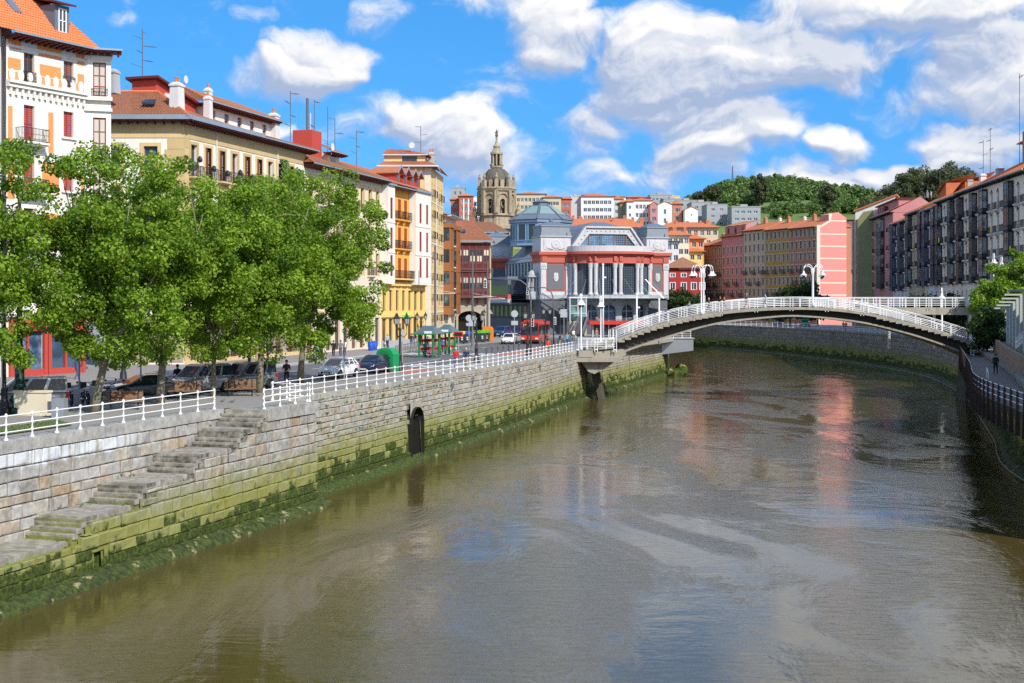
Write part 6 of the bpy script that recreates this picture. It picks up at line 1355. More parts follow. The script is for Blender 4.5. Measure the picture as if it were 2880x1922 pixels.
g = MB(); g.slab([(0,0,24.6),(FP.W,0,24.6),(FP.W,0,27.2),(FP.W*.72,0,28.6),(FP.W*.42,0,28.0),(FP.W*.40,0,26.4)],(0,4,0)); g.build('gable_top', M['pinkgable'], bp_); g = MB(); g.slab([(0,-.08,24.6),(FP.W*.4,-.08,26.4),(FP.W*.4,-.08,28.1),(FP.W*.5,-.08,28.2),(FP.W*.5,-.08,27.8),(FP.W*.46,-.08,26.1),(0,-.08,24.0)],(0,.07,0)); g.build('gable_coping', M['palestone'], bp_)
for z in (4.2,7.3,10.4,13.5,16.6,19.7,22.8,26.2): band(bp_,'pale_band','palestone',.95 if z < 24 else FP.W*.45,FP.W,z,z+.34,.04)
flat_slab(bp_,'body','greyw',.1,.35,0,FP.W,13,24.5)
hr = thing('apartment_house', 'deep red house with white framed windows right of the market hall', 'house', ((1875-CX)/FPX*354,354,0), 0); hw = 102/FPX*354
cols = [1.6,4.6,7.3,9.6]; rz_ = [2.2,5.6,9.0,12.4]
ops = [(c-.65,c+.65,z,z+(1.9 if z < 12 else 1.0)) for c in cols for z in rz_]; shell(hr,hw,10,14.6,'bloodred',ops)
for c in cols:
    for z in rz_: window(hr,c,z,1.3,1.9 if z < 12 else 1.0,'far',.15,'whitepaint','glass',far=True,sur=('whitepaint',.16,.06,False))
hip_roof(hr,0,0,hw,10,14.9,18.0,'tilebrown',over=.9,tiled=False)
flat_slab(hr,'eave','darkred',-.8,-.8,14.75,hw+.8,.2,14.95)
# ================================================================== hillside
def ss(a, b, x): t = max(0.0, min(1.0, (x-a)/(b-a))); return t*t*(3-2*t)
def hill(x, y):
    z = -1.0+36*ss(395,520,y)+14*ss(520,680,y)+22*ss(700,1000,y)
    z += 5*ss(60,190,x-.04*y)*ss(470,680,y)                        # green slope to the right
    z += 37*math.exp(-((x-225)/75)**2)*ss(900,1290,y)+10*math.exp(-((x-330)/110)**2)*ss(900,1290,y)-22*ss(1300,1700,y)-12*ss(60,-60,x)*ss(700,1000,y)
    return z+1.2*math.sin(x*.05+y*.03)+.8*math.sin(x*.13-y*.07)
M['hillgrass'] = ground_mat('hillside_grass', (.12,.19,.035), .45, .06)
g = MB(); xs = [-700+28*i for i in range(61)]; ys = [395+18*i for i in range(34)]+[1010+40*i for i in range(24)]
for y in ys:
    for x in xs: g.v.append((x,y,hill(x,y)))
n = len(xs)
for j in range(len(ys)-1):
    for i in range(n-1): g.f.append((j*n+i,j*n+i+1,(j+1)*n+i+1,(j+1)*n+i)); g.mi.append(0)
struct(g.build('hillside', M['hillgrass'], smooth=True))
# ------------------------------------------------------------------ houses on the hill
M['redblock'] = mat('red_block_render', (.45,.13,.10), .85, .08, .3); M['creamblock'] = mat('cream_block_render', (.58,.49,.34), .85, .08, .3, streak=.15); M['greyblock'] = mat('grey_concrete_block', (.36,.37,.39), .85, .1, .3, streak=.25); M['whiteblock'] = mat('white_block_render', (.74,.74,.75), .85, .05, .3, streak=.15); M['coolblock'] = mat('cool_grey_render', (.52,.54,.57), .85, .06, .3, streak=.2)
def block(label, x0, x1, ytop, Y, wm, cols, rows, dz, wsz=(1.2,1.4), roof='hip', ybot=None, turn=0.0, D=12, m=0.85, fm='greyw', group='apartment blocks on the hillside', top=1.6, cat='apartment block', roofm='tileflat', side=0, gl='glass', rise=1.3, nm='apartment_block'):
    """A far block: x0..x1, ytop in photo pixels; Y its distance. Windows are real openings' fillings proud of a recess."""
    X0, X1 = (x0-CX)/FPX*Y, (x1-CX)/FPX*Y; H = CAMZ+(HY-ytop)*Y/FPX; zb = (CAMZ+(HY-ybot)*Y/FPX) if ybot else hill((X0+X1)/2,Y)-3; w = (X1-X0)/math.cos(turn)
    t = thing(nm, label, cat, (X0,Y,zb), turn, group); H -= zb
    xs = [m+(w-2*m)*(k+.5)/cols for k in range(cols)]; zs = [H-top-wsz[1]-dz*k for k in range(rows)]; zs = [z for z in zs if z > .3]
    ops = [(c-wsz[0]/2,c+wsz[0]/2,z,z+wsz[1]) for c in xs for z in zs]
    so = [(D*(k+.5)/max(side,1)-wsz[0]/2,D*(k+.5)/max(side,1)+wsz[0]/2,z,z+wsz[1]) for k in range(side) for z in zs]
    shell(t,w,D,H,wm,ops,so,(),reveal=.25)
    for c in xs:
        for z in zs: window(t,c,z,wsz[0],wsz[1],'far',.2,fm,gl,far=True)
    for a, b, z, _ in so:
        o = window(t,0,z,wsz[0],wsz[1],'far',.2,fm,gl,far=True); o.location = (.2,D-(a+b)/2,z); o.rotation_euler = (0,0,-math.pi/2)
    if roof == 'hip': hip_roof(t,0,0,w,D,H+.05,H+rise,roofm,over=.6,tiled=False)
    elif roof == 'gable':
        g = MB(); g.poly([(0,-.01,H),(w,-.01,H),(w/2,-.01,H+rise)]); g.build('gable_wall', M[wm], t); g = MB(); g.slab([(-.3,-.2,H),(w/2,-.2,H+rise),(w/2,D,H+rise),(-.3,D,H)],(0,0,.2)); g.slab([(w/2,-.2,H+rise),(w+.3,-.2,H),(w+.3,D,H),(w/2,D,H+rise)],(0,0,.2)); g.build('roof', M[roofm], t)
    else:
        flat_slab(t,'parapet',wm,-.15,-.15,H,w+.15,D+.1,H+.35); flat_slab(t,'roof_cabin','greyblock',w*.35,D*.3,H+.35,w*.6,D*.7,H+1.6)
    return t
t = block('red brick coloured apartment block with pale window strips left of the bell tower', 1291,1331,552,500,'redblock',3,7,2.9,(1.3,1.6),side=2,top=1.2)
w_ = 40/FPX*500
for k in range(2): flat_slab(t,'pale_strip','whiteblock',w_*(.33+.33*k)-.25,-.05,0,w_*(.33+.33*k)+.25,.05,t.children[0].dimensions.z-1)
block('white balcony wing of the red block, left of the bell tower', 1331.5,1362,556,500,'whiteblock',4,7,2.9,(1.2,1.7),'flat')
block('narrow red apartment block at the ochre tower house', 1268,1290,562,505,'redblock',2,6,2.9,(1.3,1.6))
block('dark grey tower block at the skyline behind the red block', 1267,1307,529,560,'greyblock',2,2,3.0,(.9,1.4),'flat',top=1.5)
block('cream apartment block with glazed balconies right of the bell tower', 1446,1534,546,520,'creamblock',7,8,2.9,(1.2,1.5))
block('cream apartment block with red tiled roof, second from the bell tower', 1528,1578,556,505,'creamblock',4,8,2.9,(1.2,1.4),D=14)
block('slim red block between cream and pale grey apartments', 1576,1606,560,515,'redblock',3,7,2.9,(1.1,1.5))
block('large pale grey apartment block with rows of square windows', 1634,1726,553,520,'whiteblock',7,7,2.95,(1.4,1.5),rise=1.6)
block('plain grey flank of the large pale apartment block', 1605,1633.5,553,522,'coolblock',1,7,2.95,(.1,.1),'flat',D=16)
block('grey apartment block behind the large pale one', 1726,1752,560,545,'coolblock',3,6,2.9)
block('brownish narrow house among the white hillside houses', 1745,1763,570,495,'brownrender',2,5,2.8,(1.0,1.3))
block('small white house with tiled roof, leftmost of the white hillside houses', 1763,1780,567,490,'whiteblock',1,5,2.9,(.8,1.2))
block('white hillside house with blue tint and four windows per floor', 1780,1834,564,500,'whiteblock',4,5,3.2,(1.1,1.6))
block('pinkish hillside house beside the white gable', 1829,1850,576,492,'pink',2,5,3.0,(1.0,1.4),'gable',rise=.9)
block('white gabled hillside house with one column of narrow windows', 1850,1890,577,492,'whiteblock',1,4,3.4,(.9,1.8),'gable',rise=1.2)
block('terracotta hillside house between two white gables', 1891,1918,574,500,'brick',2,4,3.0,(1.1,1.4))
block('small white gabled house at the right end of the white houses', 1926,1963,591,495,'whiteblock',1,1,3,(.5,.6),'gable',rise=1.2)
block('grey concrete housing block, first of the stepped row', 1866,1925,560,640,'greyblock',3,5,3.0,(1.5,1.1),'flat',D=16)
block('grey concrete housing block, second of the stepped row', 1904,1966,565,620,'greyblock',3,5,3.0,(1.5,1.1),'flat',D=16)
block('grey concrete housing block, third of the stepped row', 1945,2010,570,600,'greyblock',3,6,3.0,(1.5,1.1),'flat',D=16)
block('grey concrete housing block, fourth of the stepped row', 1988,2046,576,580,'greyblock',2,6,3.0,(1.6,1.2),'flat',D=16,side=1)
block('grey concrete housing block nearest in the stepped row', 2058,2138,583,560,'greyblock',4,5,3.0,(1.8,1.1),'flat',D=18,side=2,gl='glassblue',turn=R(-4))
block('long low yellow and grey building below the wooded hill', 1868,1912,553,700,'yellow',4,2,3.0,(1.2,1.2),'flat')
block('grey roofed building with blocky top below the wooded hill', 1828,1890,549,690,'greyblock',5,2,3.0,(1.2,1.2),'flat')
for k, (a, b, y) in enumerate(((1640,1700,549),(1700,1760,554),(1752,1830,556),(1606,1650,553))): block(('tan skyline house behind the pale apartment block','white skyline house with orange roof behind the grey block','red skyline house above the white hillside houses','brown skyline house behind the red block')[k], a,b,y,600+14*k,('creamblock','whiteblock','redblock','brownrender')[k],6,2,3.0)
# long orange roofs above and beside the market
def longroof(label, x0, x1, yr, ye, Y, yb, wm, cols, chim, m='tileflat', rows=2):
    X0, X1 = (x0-CX)/FPX*Y, (x1-CX)/FPX*Y; ze = CAMZ+(HY-ye)*Y/FPX; zr = CAMZ+(HY-yr)*Y/FPX; w = X1-X0; zb = CAMZ+(HY-yb)*Y/FPX
    t = thing('tiled_house', label, 'house', (X0,Y,0), 0, 'orange roofed houses beside the market')
    zs = [ze-2.4-3.0*k for k in range(rows)]; zs = [z for z in zs if z > zb+.2]; xs = [w*(k+.5)/cols for k in range(cols)]
    shell(t,w,12,ze,wm,[(c-.6,c+.6,z,z+1.5) for c in xs for z in zs])
    for c in xs:
        for z in zs: window(t,c,z,1.2,1.5,'far',.2,'greyw','glass',far=True)
    hip_roof(t,0,0,w,12,ze,zr,m,over=1.0,tiled=False,inset=5)
    r_ = random.Random(int(x0))
    for k in range(chim): chimney(t,w*(k+.5)/chim+r_.uniform(-1,1),r_.uniform(3,8),ze+.8,zr+r_.uniform(.2,1.2),r_.uniform(.7,1.3),.8,'tileflat',0)
    return t
longroof('long house with bright orange roof and many chimneys above the market', 1560,1812,612,640,395,760,'creamblock',16,11)
longroof('orange roofed house with balconies behind the market right corner', 1857,2020,622,640,400,760,'creamblock',9,5,rows=4)
longroof('lower orange roofed house below the long roofs', 1862,1938,644,662,372,745,'cream',5,3,rows=3)
longroof('small orange roofed house stepping down towards the red house', 1905,1980,655,672,378,745,'orange',4,3)
longroof('small house with two orange gables above the red house', 1918,1976,690,708,376,745,'yellow',3,3)
longroof('dark house with orange roof behind the deep red house', 1950,2032,676,690,398,760,'slate',4,2)
longroof('orange roof left of the bell tower in front of red block', 1270,1350,616,632,340,700,'creamblock',5,2)
o = longroof('pale concrete stair tower right of the market', 1873,1910,676,678,360,760,'greyw',2,0,'greyblock')
# ================================================================== footbridge
def interp(pts, x):
    for i in range(len(pts)-1):
        (x0,z0),(x1,z1) = pts[i],pts[i+1]
        if x <= x1:
            p0 = pts[max(i-1,0)]; p3 = pts[min(i+2,len(pts)-1)]; t = (x-x0)/(x1-x0)
            m0 = (z1-p0[1])/(x1-p0[0])*(x1-x0); m1 = (p3[1]-z0)/(p3[0]-x0)*(x1-x0)
            return (2*t**3-3*t*t+1)*z0+(t**3-2*t*t+t)*m0+(-2*t**3+3*t*t)*z1+(t**3-t*t)*m1
    return pts[-1][1]
DK = [(8.6,.15),(10.6,.6),(12.2,1.18),(15.4,2.4),(19.6,3.55),(24,4.32),(28.3,4.74),(33.5,4.93),(38,4.72),(42,4.15),(46.6,3.1),(48.9,2.5),(51.2,1.8),(53.2,1.14),(55.2,.45)]
RB = [(12.2,-.6),(13,-.1),(18,1.6),(23.8,3.2),(29.5,3.92),(33.5,4.12),(40.6,3.42),(45.9,2.2),(49.4,1.12),(52,.15),(53.6,-.6)]
YF, YB = 153.4, 158.6
M['concretedark'] = mat('stained_shaded_concrete', (.10,.09,.07), .9, .3, .9, streak=.6, dirt=(.03,.028,.02), bump=.15)  # dark tone holds black stains and also the shade under the deck
br = thing('footbridge', 'slender arched concrete footbridge with white tube railings across the river', 'bridge')
g = MB(); N = 72; X0, X1 = 8.6, 55.2
for i in range(N):
    a, b = X0+(X1-X0)*i/N, X0+(X1-X0)*(i+1)/N; za, zb = interp(DK,a), interp(DK,b)
    g.hexa([(a,YF,za-.12),(b,YF,zb-.12),(b,YB,zb-.12),(a,YB,za-.12),(a,YF,za+.2),(b,YF,zb+.2),(b,YB,zb+.2),(a,YB,za+.2)])
g.build('deck', M['concrete'], br)
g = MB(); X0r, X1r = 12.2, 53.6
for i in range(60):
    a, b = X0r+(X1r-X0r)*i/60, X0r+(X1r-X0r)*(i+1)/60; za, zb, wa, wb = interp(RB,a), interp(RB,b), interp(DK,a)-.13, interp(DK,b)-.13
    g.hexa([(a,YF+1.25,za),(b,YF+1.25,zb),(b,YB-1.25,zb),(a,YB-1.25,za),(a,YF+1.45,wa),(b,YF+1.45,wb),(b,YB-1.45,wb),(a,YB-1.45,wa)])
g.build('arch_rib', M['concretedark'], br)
g = MB()                                           # lit bottom flange of the rib
for i in range(60):
    a, b = X0r+(X1r-X0r)*i/60, X0r+(X1r-X0r)*(i+1)/60; za, zb = interp(RB,a), interp(RB,b)
    g.hexa([(a,YF+.5,za-.14),(b,YF+.5,zb-.14),(b,YB-.5,zb-.14),(a,YB-.5,za-.14),(a,YF+.5,za+.06),(b,YF+.5,zb+.06),(b,YB-.5,zb+.06),(a,YB-.5,za+.06)])
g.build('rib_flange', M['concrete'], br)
for k in range(16):
    a = 12.4+k*.75; z = interp(DK,a); g = MB(); g.box(a,YF-.06,z-.25,a+.72,YF-.002,z+.02); g.build('deck_step_edge', M['concrete'], br)
    a = 42.5+k*.75; z = interp(DK,a+.7); g = MB(); g.box(a,YF-.06,z-.2,a+.72,YF-.002,z+.06); g.build('deck_step_edge', M['concrete'], br)
ab = inst('abutment', None, br)
g = MB(); g.slab([(7.4,YF+.1,-.35),(13.0,YF+.1,.2),(13.4,YF+.1,-.35),(10.6,YF+.1,-2.2),(9.6,YF+.1,-2.7),(8.9,YF+.1,-2.4)],(0,5.2,0)); g.build('haunch', M['concrete'], ab, fix=True)
g = MB(); g.slab([(7.3,YF-.6,.05),(9.4,YF-.6,.05),(9.4,YF-.6,-.7),(7.3,YF-.6,-.7)],(0,1.6,0)); g.box(7.2,YF-.8,-1.25,12.6,YF+.2,-.75); g.build('haunch_block', M['concrete'], ab)
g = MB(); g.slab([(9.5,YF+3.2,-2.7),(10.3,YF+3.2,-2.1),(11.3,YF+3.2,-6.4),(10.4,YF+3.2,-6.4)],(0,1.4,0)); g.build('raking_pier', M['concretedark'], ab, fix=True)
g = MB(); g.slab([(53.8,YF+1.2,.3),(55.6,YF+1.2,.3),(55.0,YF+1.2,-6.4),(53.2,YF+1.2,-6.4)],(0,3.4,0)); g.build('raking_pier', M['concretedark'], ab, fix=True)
def tube_railing(par, nm, curve, ys, x0, x1, sp, base=.2, h=1.15):
    o = inst(nm, None, par); n = max(1, round((x1-x0)/sp)); zc = lambda x: curve(x)+base
    for hh in (h,h-.14,h-.34,h-.54,h-.74,h-.94):
        g = MB(); g.tube([(x0+(x1-x0)*i/(n*3), ys, zc(x0+(x1-x0)*i/(n*3))+hh) for i in range(n*3+1)],.05 if hh == h else .032,6); g.build('rail', M['whitepaint'], o, smooth=True)
    pm = cached(('brpost',h), lambda: (lambda g: (g.box(-.2,-.05,-.45,-.13,.05,h), g.box(.13,-.05,-.45,.2,.05,h), g.box(-.13,-.03,-.2,.13,.03,-.1), g.mesh('post',M['whitepaint']))[-1])(MB()))
    ps = cached(('brpost2',h), lambda: (lambda g: (g.box(-.03,-.03,-.1,.03,.03,h-.1), g.box(.07,-.03,-.1,.13,.03,h-.1), g.mesh('post',M['whitepaint']))[-1])(MB()))
    for i in range(n+1): x = x0+(x1-x0)*i/n; inst('post', pm, o, (x,ys,zc(x)))
    for i in range(n): x = x0+(x1-x0)*(i+.5)/n; inst('post', ps, o, (x,ys,zc(x)))
    return o
tube_railing(br,'railing',lambda x: interp(DK,x),YF+.05,12.0,53.2,4.2); tube_railing(br,'railing',lambda x: interp(DK,x),YB-.05,12.0,53.2,4.2)
tube_railing(br,'landing_railing',lambda x: .12,YF-.3,7.6,12.0,2.2)
# upper branch of the bridge to the right
ub = thing('footbridge', 'level upper arm of the footbridge running to the right bank', 'bridge')
g = MB(); g.hexa([(36,158.7,4.4),(57,158.7,4.1),(57,162.5,4.1),(36,162.5,4.4),(36,158.7,5.05),(57,158.7,5.05),(57,162.5,5.05),(36,162.5,5.05)]); g.build('deck', M['concrete'], ub)
tube_railing(ub,'railing',lambda x: 4.95,158.75,37.4,56.5,3.2,.1,1.2); tube_railing(ub,'railing',lambda x: 4.95,162.4,37.4,56.5,3.2,.1,1.2)
for x in (46,51.5,56.4): g = MB(); g.tube([(x,160.5,0),(x,160.5,4.3)],.18,8); g.build('column', M['whitepaint'], ub)
# double armed white lamps
def white_lamp(label, x, y, z, h, rz=0.0, arms=2):
    t = thing('white_lamp', label, 'street lamp', (x,y,z), rz, 'white double armed lamps')
    def pole(): g = MB(); g.lathe([(.16,0),(.16,.5),(.09,.6),(.07,h-1),(.06,h)],8); return g.mesh('pole',M['whitepaint'],True)
    inst('pole', cached(('wp',h), pole), t)
    def arm():
        g = MB(); g.tube([(0,0,h-.9),(.12,0,h-.3)]+[(.62-.5*math.cos(a),0,h-.1+.5*math.sin(a)) for a in (0,.5,1,1.57,2.1,2.7)]+[(1.12,0,h-.35)],.05,6); return g.mesh('arm',M['whitepaint'],True)
    def shade(): g = MB(); g.lathe([(.05,0),(.1,-.1),(.14,-.3),(.38,-.48),(.4,-.56),(.2,-.6)],10,(1.12,0,h-.33)); return g.mesh('lamp_shade',M['whitepaint'],True)
    def bulb(): g = MB(); g.ball((1.12,0,h-.97),.2,0,8,5,1.2); return g.mesh('lamp_globe',M['glassblue'],True)
    for k in range(arms):
        a = math.pi*k*(2/arms) if arms > 1 else 0
        o = inst('arm', cached(('wa',h), arm), t, (0,0,0), a); inst('lamp_shade', cached(('ws',h), shade), o); inst('lamp_globe', cached(('wg',h), bulb), o)
    return t
white_lamp('white double armed lamp on the left half of the footbridge, river side', 22.1,YF+.1,interp(DK,22.1)+.2,5.4)
white_lamp('white double armed lamp on the left half of the footbridge, market side', 23.1,YB-.1,interp(DK,23.1)+.2,5.4)
white_lamp('white double armed lamp near the bridge crown, river side', 35.15,YF+.1,interp(DK,35.1)+.2,4.6)
white_lamp('white double armed lamp near the bridge crown, market side', 36.2,YB-.1,interp(DK,36.2)+.2,4.6)
white_lamp('white lamp on the quay at the left end of the footbridge', 8.0,152.2,.05,6.2,R(80))
white_lamp('white lamp by the red canopy before the market', 11.0,163,0,6.0,R(80))
white_lamp('white lamp on right promenade in front of the cream houses', 60.5,185,0,7.0,R(70))
white_lamp('white lamp standing above the trees on the right bank', 61.5,168,0,11.5,R(75))
white_lamp('second white lamp above the trees on the right bank', 64.0,172,0,11.2,R(75))
white_lamp('white lamp on right promenade under the upper bridge arm', 57.5,176,0,7.2,R(70))
# tall white masts along the quay behind the bridge
for k, (px, Y, h, lb) in enumerate(((1696,170,10.5,'tall thin white mast with camera before the market rotunda'),(1791,172,6.6,'slim white mast behind the left ramp of the bridge'),(1854,178,6.0,'slim white mast right of the market rotunda'))):
    x = (px-CX)/FPX*Y; t = thing('mast', lb, 'mast', (x,Y,0)); g = MB(); g.tube([(0,0,0),(0,0,h)],[.14,.09],8); g.build('pole', M['whitepaint'], t, smooth=True); g = MB(); g.box(.08,-.1,h-1.7,.4,.1,h-1.5); g.box(-.12,-.12,h-.05,.12,.12,h+.2); g.build('camera_head', M['whitepaint'], t)
# ------------------------------------------------------------------ terrace and landing stage beyond the bridge
railing('railing', 'white railing of the quay terrace beyond the footbridge', qpts(160,206.5,.3,10), 2.0)
railing('railing', 'short white railing across the end of the quay terrace', [(24.0,206.8),(28.2,207.6)], 1.4)
ls = thing('landing_stage', 'steel clad landing platform jutting from the far end of the left quay', 'platform')
g = MB(); g.hexa([(22.6,206,-2.6),(28.4,206,-1.9),(28.4,212,-1.9),(22.6,212,-2.6),(22.6,206,-.02),(28.4,206,-.02),(28.4,212,-.02),(22.6,212,-.02)]); g.build('cladding', M['steel'], ls); flat_slab(ls,'platform_edge','concretegrey',22.4,205.8,-.02,28.6,212.2,.06)
cp = thing('quay_coping', 'overhanging curved concrete coping of the quay terrace beyond the bridge', 'coping')
a, b = QUAY.s_of_y(162), QUAY.len-.2; n = 26; g = MB()
for i in range(n):
    s0, s1 = a+(b-a)*i/n, a+(b-a)*(i+1)/n; o0, o1 = .35+1.5*math.sin(math.pi*.5*i/n), .35+1.5*math.sin(math.pi*.5*(i+1)/n)
    A, B, C, D = QUAY.off(s0,o0), QUAY.off(s1,o1), QUAY.off(s1,-.4), QUAY.off(s0,-.4); E, F_ = QUAY.off(s0,.2), QUAY.off(s1,.2)
    g.hexa([(A.x,A.y,-.45),(B.x,B.y,-.45),(F_.x,F_.y,-1.0),(E.x,E.y,-1.0),(A.x,A.y,.03),(B.x,B.y,.03),(C.x,C.y,.03),(D.x,D.y,.03)])
g.build('coping_run', M['concrete'], cp)
rk = thing('rock_pile', 'dark algae covered rocks at the end of the left quay', 'rocks'); r = random.Random(5)
for k in range(7):
    g = MB(); g.ball((0,0,0),1,0,7,5); g.v = [(v[0]*r.uniform(.7,1.2),v[1]*r.uniform(.7,1.2),v[2]*r.uniform(.6,1.1)) for v in g.v]; g.build('rock', M['algae' if k % 2 else 'stonedark'], rk, (25.4+r.uniform(-.8,1.6),208.6+r.uniform(-1.5,1.5),WATER+.2+r.uniform(-.2,.9)))
# ------------------------------------------------------------------ wall of the right bank
FB2 = Path([(38,360),(50,335),(60,297),(64.5,262),(66.5,230),(65.5,205),(61.5,182),(56,158),(49.6,136),(41.5,109),(35.2,89),(31,60),(27,30)])
fw = thing('quay_wall', 'dark mossy stone quay wall of the shaded right bank', 'wall')
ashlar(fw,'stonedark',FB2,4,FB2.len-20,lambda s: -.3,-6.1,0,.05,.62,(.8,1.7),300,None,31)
backing(fw,FB2,0,FB2.len-1,lambda s: 0,-6.3,0,.05)
coping(fw,FB2,2,FB2.len-60,0,.3,.7,3.2,'stonedark',.05)
footing(fw,FB2,30,FB2.len-5,.25,.9,-5.7,14,'algae')
g = MB()
for i in range(60):
    s0, s1 = 30+i*5.2, 30+(i+1)*5.2
    if s1 > FB2.len: break
    A, B = FB2.off(s0,1.5), FB2.off(s1,1.5); g.bar((A.x,A.y,-5.72),(B.x,B.y,-5.72),.06,.05)
g.build('boom_rail', M['concrete'], fw)
fr = railing('railing','white railing along the far quay below the coloured houses',[tuple(FB2.off(s,-.3)) for s in [3+14*k for k in range(15)]],3.0)
# ------------------------------------------------------------------ timber walkway on the right bank
M['deckwood'] = mat('weathered_deck_boards', (.17,.135,.115), .8, .2, 2.5, rand=.16)
M['rustwood'] = mat('dark_rust_posts', (.055,.035,.028), .8, .2, 3)
M['brownpanel'] = mat('brown_wall_panels', (.27,.19,.13), .85, .12, 1.5, streak=.2, rand=.1)
WE = Path([(24,48),(28.8,74),(32.5,92),(39,112),(47,137),(52.4,154)]); ZD = -.5
WI = Path([(29.5,48),(34.8,80),(38.2,96),(47,124.7),(57,155)])
wk = thing('timber_walkway', 'dark plank walkway cantilevered over the right bank', 'walkway')
n = 210; a0 = WE.s_of_y(66)
for i in range(n):
    t0, t1 = i/n, (i+.93)/n; A, B = WE.at(a0+(WE.len-a0)*t0)[0], WE.at(a0+(WE.len-a0)*t1)[0]; i0 = WI.s_of_y(70); C, D = WI.at(i0+(WI.len-i0)*t1)[0], WI.at(i0+(WI.len-i0)*t0)[0]
    g = MB(); g.hexa([(v.x,v.y,ZD-.06) for v in (A,B,C,D)]+[(v.x,v.y,ZD) for v in (A,B,C,D)]); g.build('plank', M['deckwood'], wk)
g = MB(); n = 40
for i in range(n):
    A, B = WE.off(a0+(WE.len-a0)*i/n,0.1), WE.off(a0+(WE.len-a0)*(i+1)/n,0.1); g.bar((A.x,A.y,ZD-.3),(B.x,B.y,ZD-.3),.12,.42)
g.build('edge_beam', M['rustwood'], wk)
g = MB(); g.slab([(v.x,v.y,ZD-.6) for v in [WE.off(a0+(WE.len-a0)*k/20,.3) for k in range(21)]]+[(v.x,v.y,ZD-.6) for v in [WI.at(i0+(WI.len-i0)*k/10)[0] for k in range(10,-1,-1)]],(0,0,.12)); g.build('under_frame', M['rustwood'], wk)
wr = thing('walkway_railing', 'dark post railing with pale steel rails along the timber walkway', 'railing')
pm = cached('wkpost', lambda: (lambda g: (g.hexa([(-.07,-.12,-1.5),(.07,-.12,-1.5),(.07,.16,-1.5),(-.07,.16,-1.5),(-.07,-.05,1.1),(.07,-.05,1.1),(.07,.07,1.1),(-.07,.07,1.1)]), g.mesh('post',M['rustwood']))[1])(MB()))
n = 46
for i in range(n+1): p, d = WE.at(a0+(WE.len-a0)*i/n); inst('post', pm, wr, (p.x,p.y,ZD), math.atan2(d.y,d.x))
for h in (.35,.7,1.05): g = MB(); g.tube([(*WE.at(a0+(WE.len-a0)*i/n)[0],ZD+h) for i in range(n+1)],.035,6); g.build('rail', M['steel'], wr)
wi = thing('retaining_wall', 'brown panelled retaining wall behind the timber walkway', 'wall'); n = 34; i0 = WI.s_of_y(70)
for i in range(n):
    p, d = WI.at(i0+(WI.len-i0)*(i+.5)/n); l = (WI.len-i0)/n; inst('panel', cached(('wip',), lambda: MB().box(-l/2+.02,-.08,ZD,l/2-.02,.3,1.45).mesh('panel',M['brownpanel'])), wi, (p.x,p.y,0), math.atan2(d.y,d.x))
g = MB(); g.poly([(v.x,v.y,1.2) for v in [WI.off(i0+(WI.len-i0)*k/10,.2) for k in range(11)]]+[(75,160,1.2),(75,60,1.2),(36,60,1.2)]); struct(g.build('planting_bed', M['earth']))
hr_ = thing('handrail', 'short pale handrail at the step of the timber walkway', 'handrail'); g = MB(); g.tube([(36.2,100.0,ZD),(36.2,100,ZD+.85),(38.6,107,ZD+.85),(38.6,107,ZD)],.04,6); g.build('rail', M['steel'], hr_)
# white stair balustrade up from the walkway
sb = thing('stair_railing', 'white lattice stair railing at the right edge above the retaining wall', 'railing')
pts = [(46.5,121.5,1.7),(44.6,113,3.1),(43.4,109,3.1),(40.6,101.5,1.9),(38.8,97,1.7)]
for h in (0,.45,.9): g = MB(); g.tube([(x,y,z+h-.3) for x,y,z in pts],.05,6); g.build('rail', M['whitepaint'], sb)
for i in range(len(pts)-1):
    n = int((Vector(pts[i+1])-Vector(pts[i])).length/.5)
    for k in range(n): p = Vector(pts[i]).lerp(Vector(pts[i+1]),k/n); g = MB(); g.bar((p.x,p.y,p.z-.4),(p.x,p.y,p.z+.6),.05); g.build('baluster', M['whitepaint'], sb)
pg = thing('pergola', 'row of grey steel pergola frames at the right edge', 'pergola'); M['pergsteel'] = mat('grey_pergola_steel', (.42,.44,.42), .6, .1, 1, streak=.2)
for k in range(7):
    Y = 150-k*5.8; x = Y*.3735+k*.28+.2; z = 4.6+k*.34; g = MB(); g.box(x-.12,Y-.12,1.1,x+.12,Y+.12,z); g.box(x-1.5,Y-.08,z,x+.12,Y+.08,z+.16); g.build('frame', M['pergsteel'], pg)
tube_railing(pg.parent or thing('landing_railing','white tube railing at the right foot of the footbridge','railing'),'railing',lambda x: -.35,152.6,53.4,60,3,.1,1.1)
# ================================================================== trees
import numpy as np
def leaf_mat(name, dark, light, trans=.35):
    m = bpy.data.materials.new(name); m.use_nodes = True; t = NT(m.node_tree); b = t.n['Principled BSDF']
    at = t.new('ShaderNodeAttribute'); at.attribute_name = 'tint'
    c = t.mix(at.outputs['Fac'], dark, light); t.put(b.inputs['Base Color'], c); b.inputs['Roughness'].default_value = .5; b.inputs['Specular IOR Level'].default_value = .25
    tr = t.new('ShaderNodeBsdfTranslucent'); t.put(tr.inputs[0], t.mix(.5, c, (.22,.34,.03))); ms = t.new('ShaderNodeMixShader'); ms.inputs[0].default_value = trans
    t.l.new(b.outputs[0], ms.inputs[1]); t.l.new(tr.outputs[0], ms.inputs[2]); t.l.new(ms.outputs[0], t.n['Material Output'].inputs[0]); return m
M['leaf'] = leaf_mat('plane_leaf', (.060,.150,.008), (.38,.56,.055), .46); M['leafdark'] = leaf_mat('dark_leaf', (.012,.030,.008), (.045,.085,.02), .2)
M['leafhill'] = leaf_mat('hill_leaf', (.06,.12,.03), (.20,.29,.08), .2); M['leafeuc'] = leaf_mat('eucalyptus_leaf', (.035,.05,.022), (.14,.155,.075), .2)
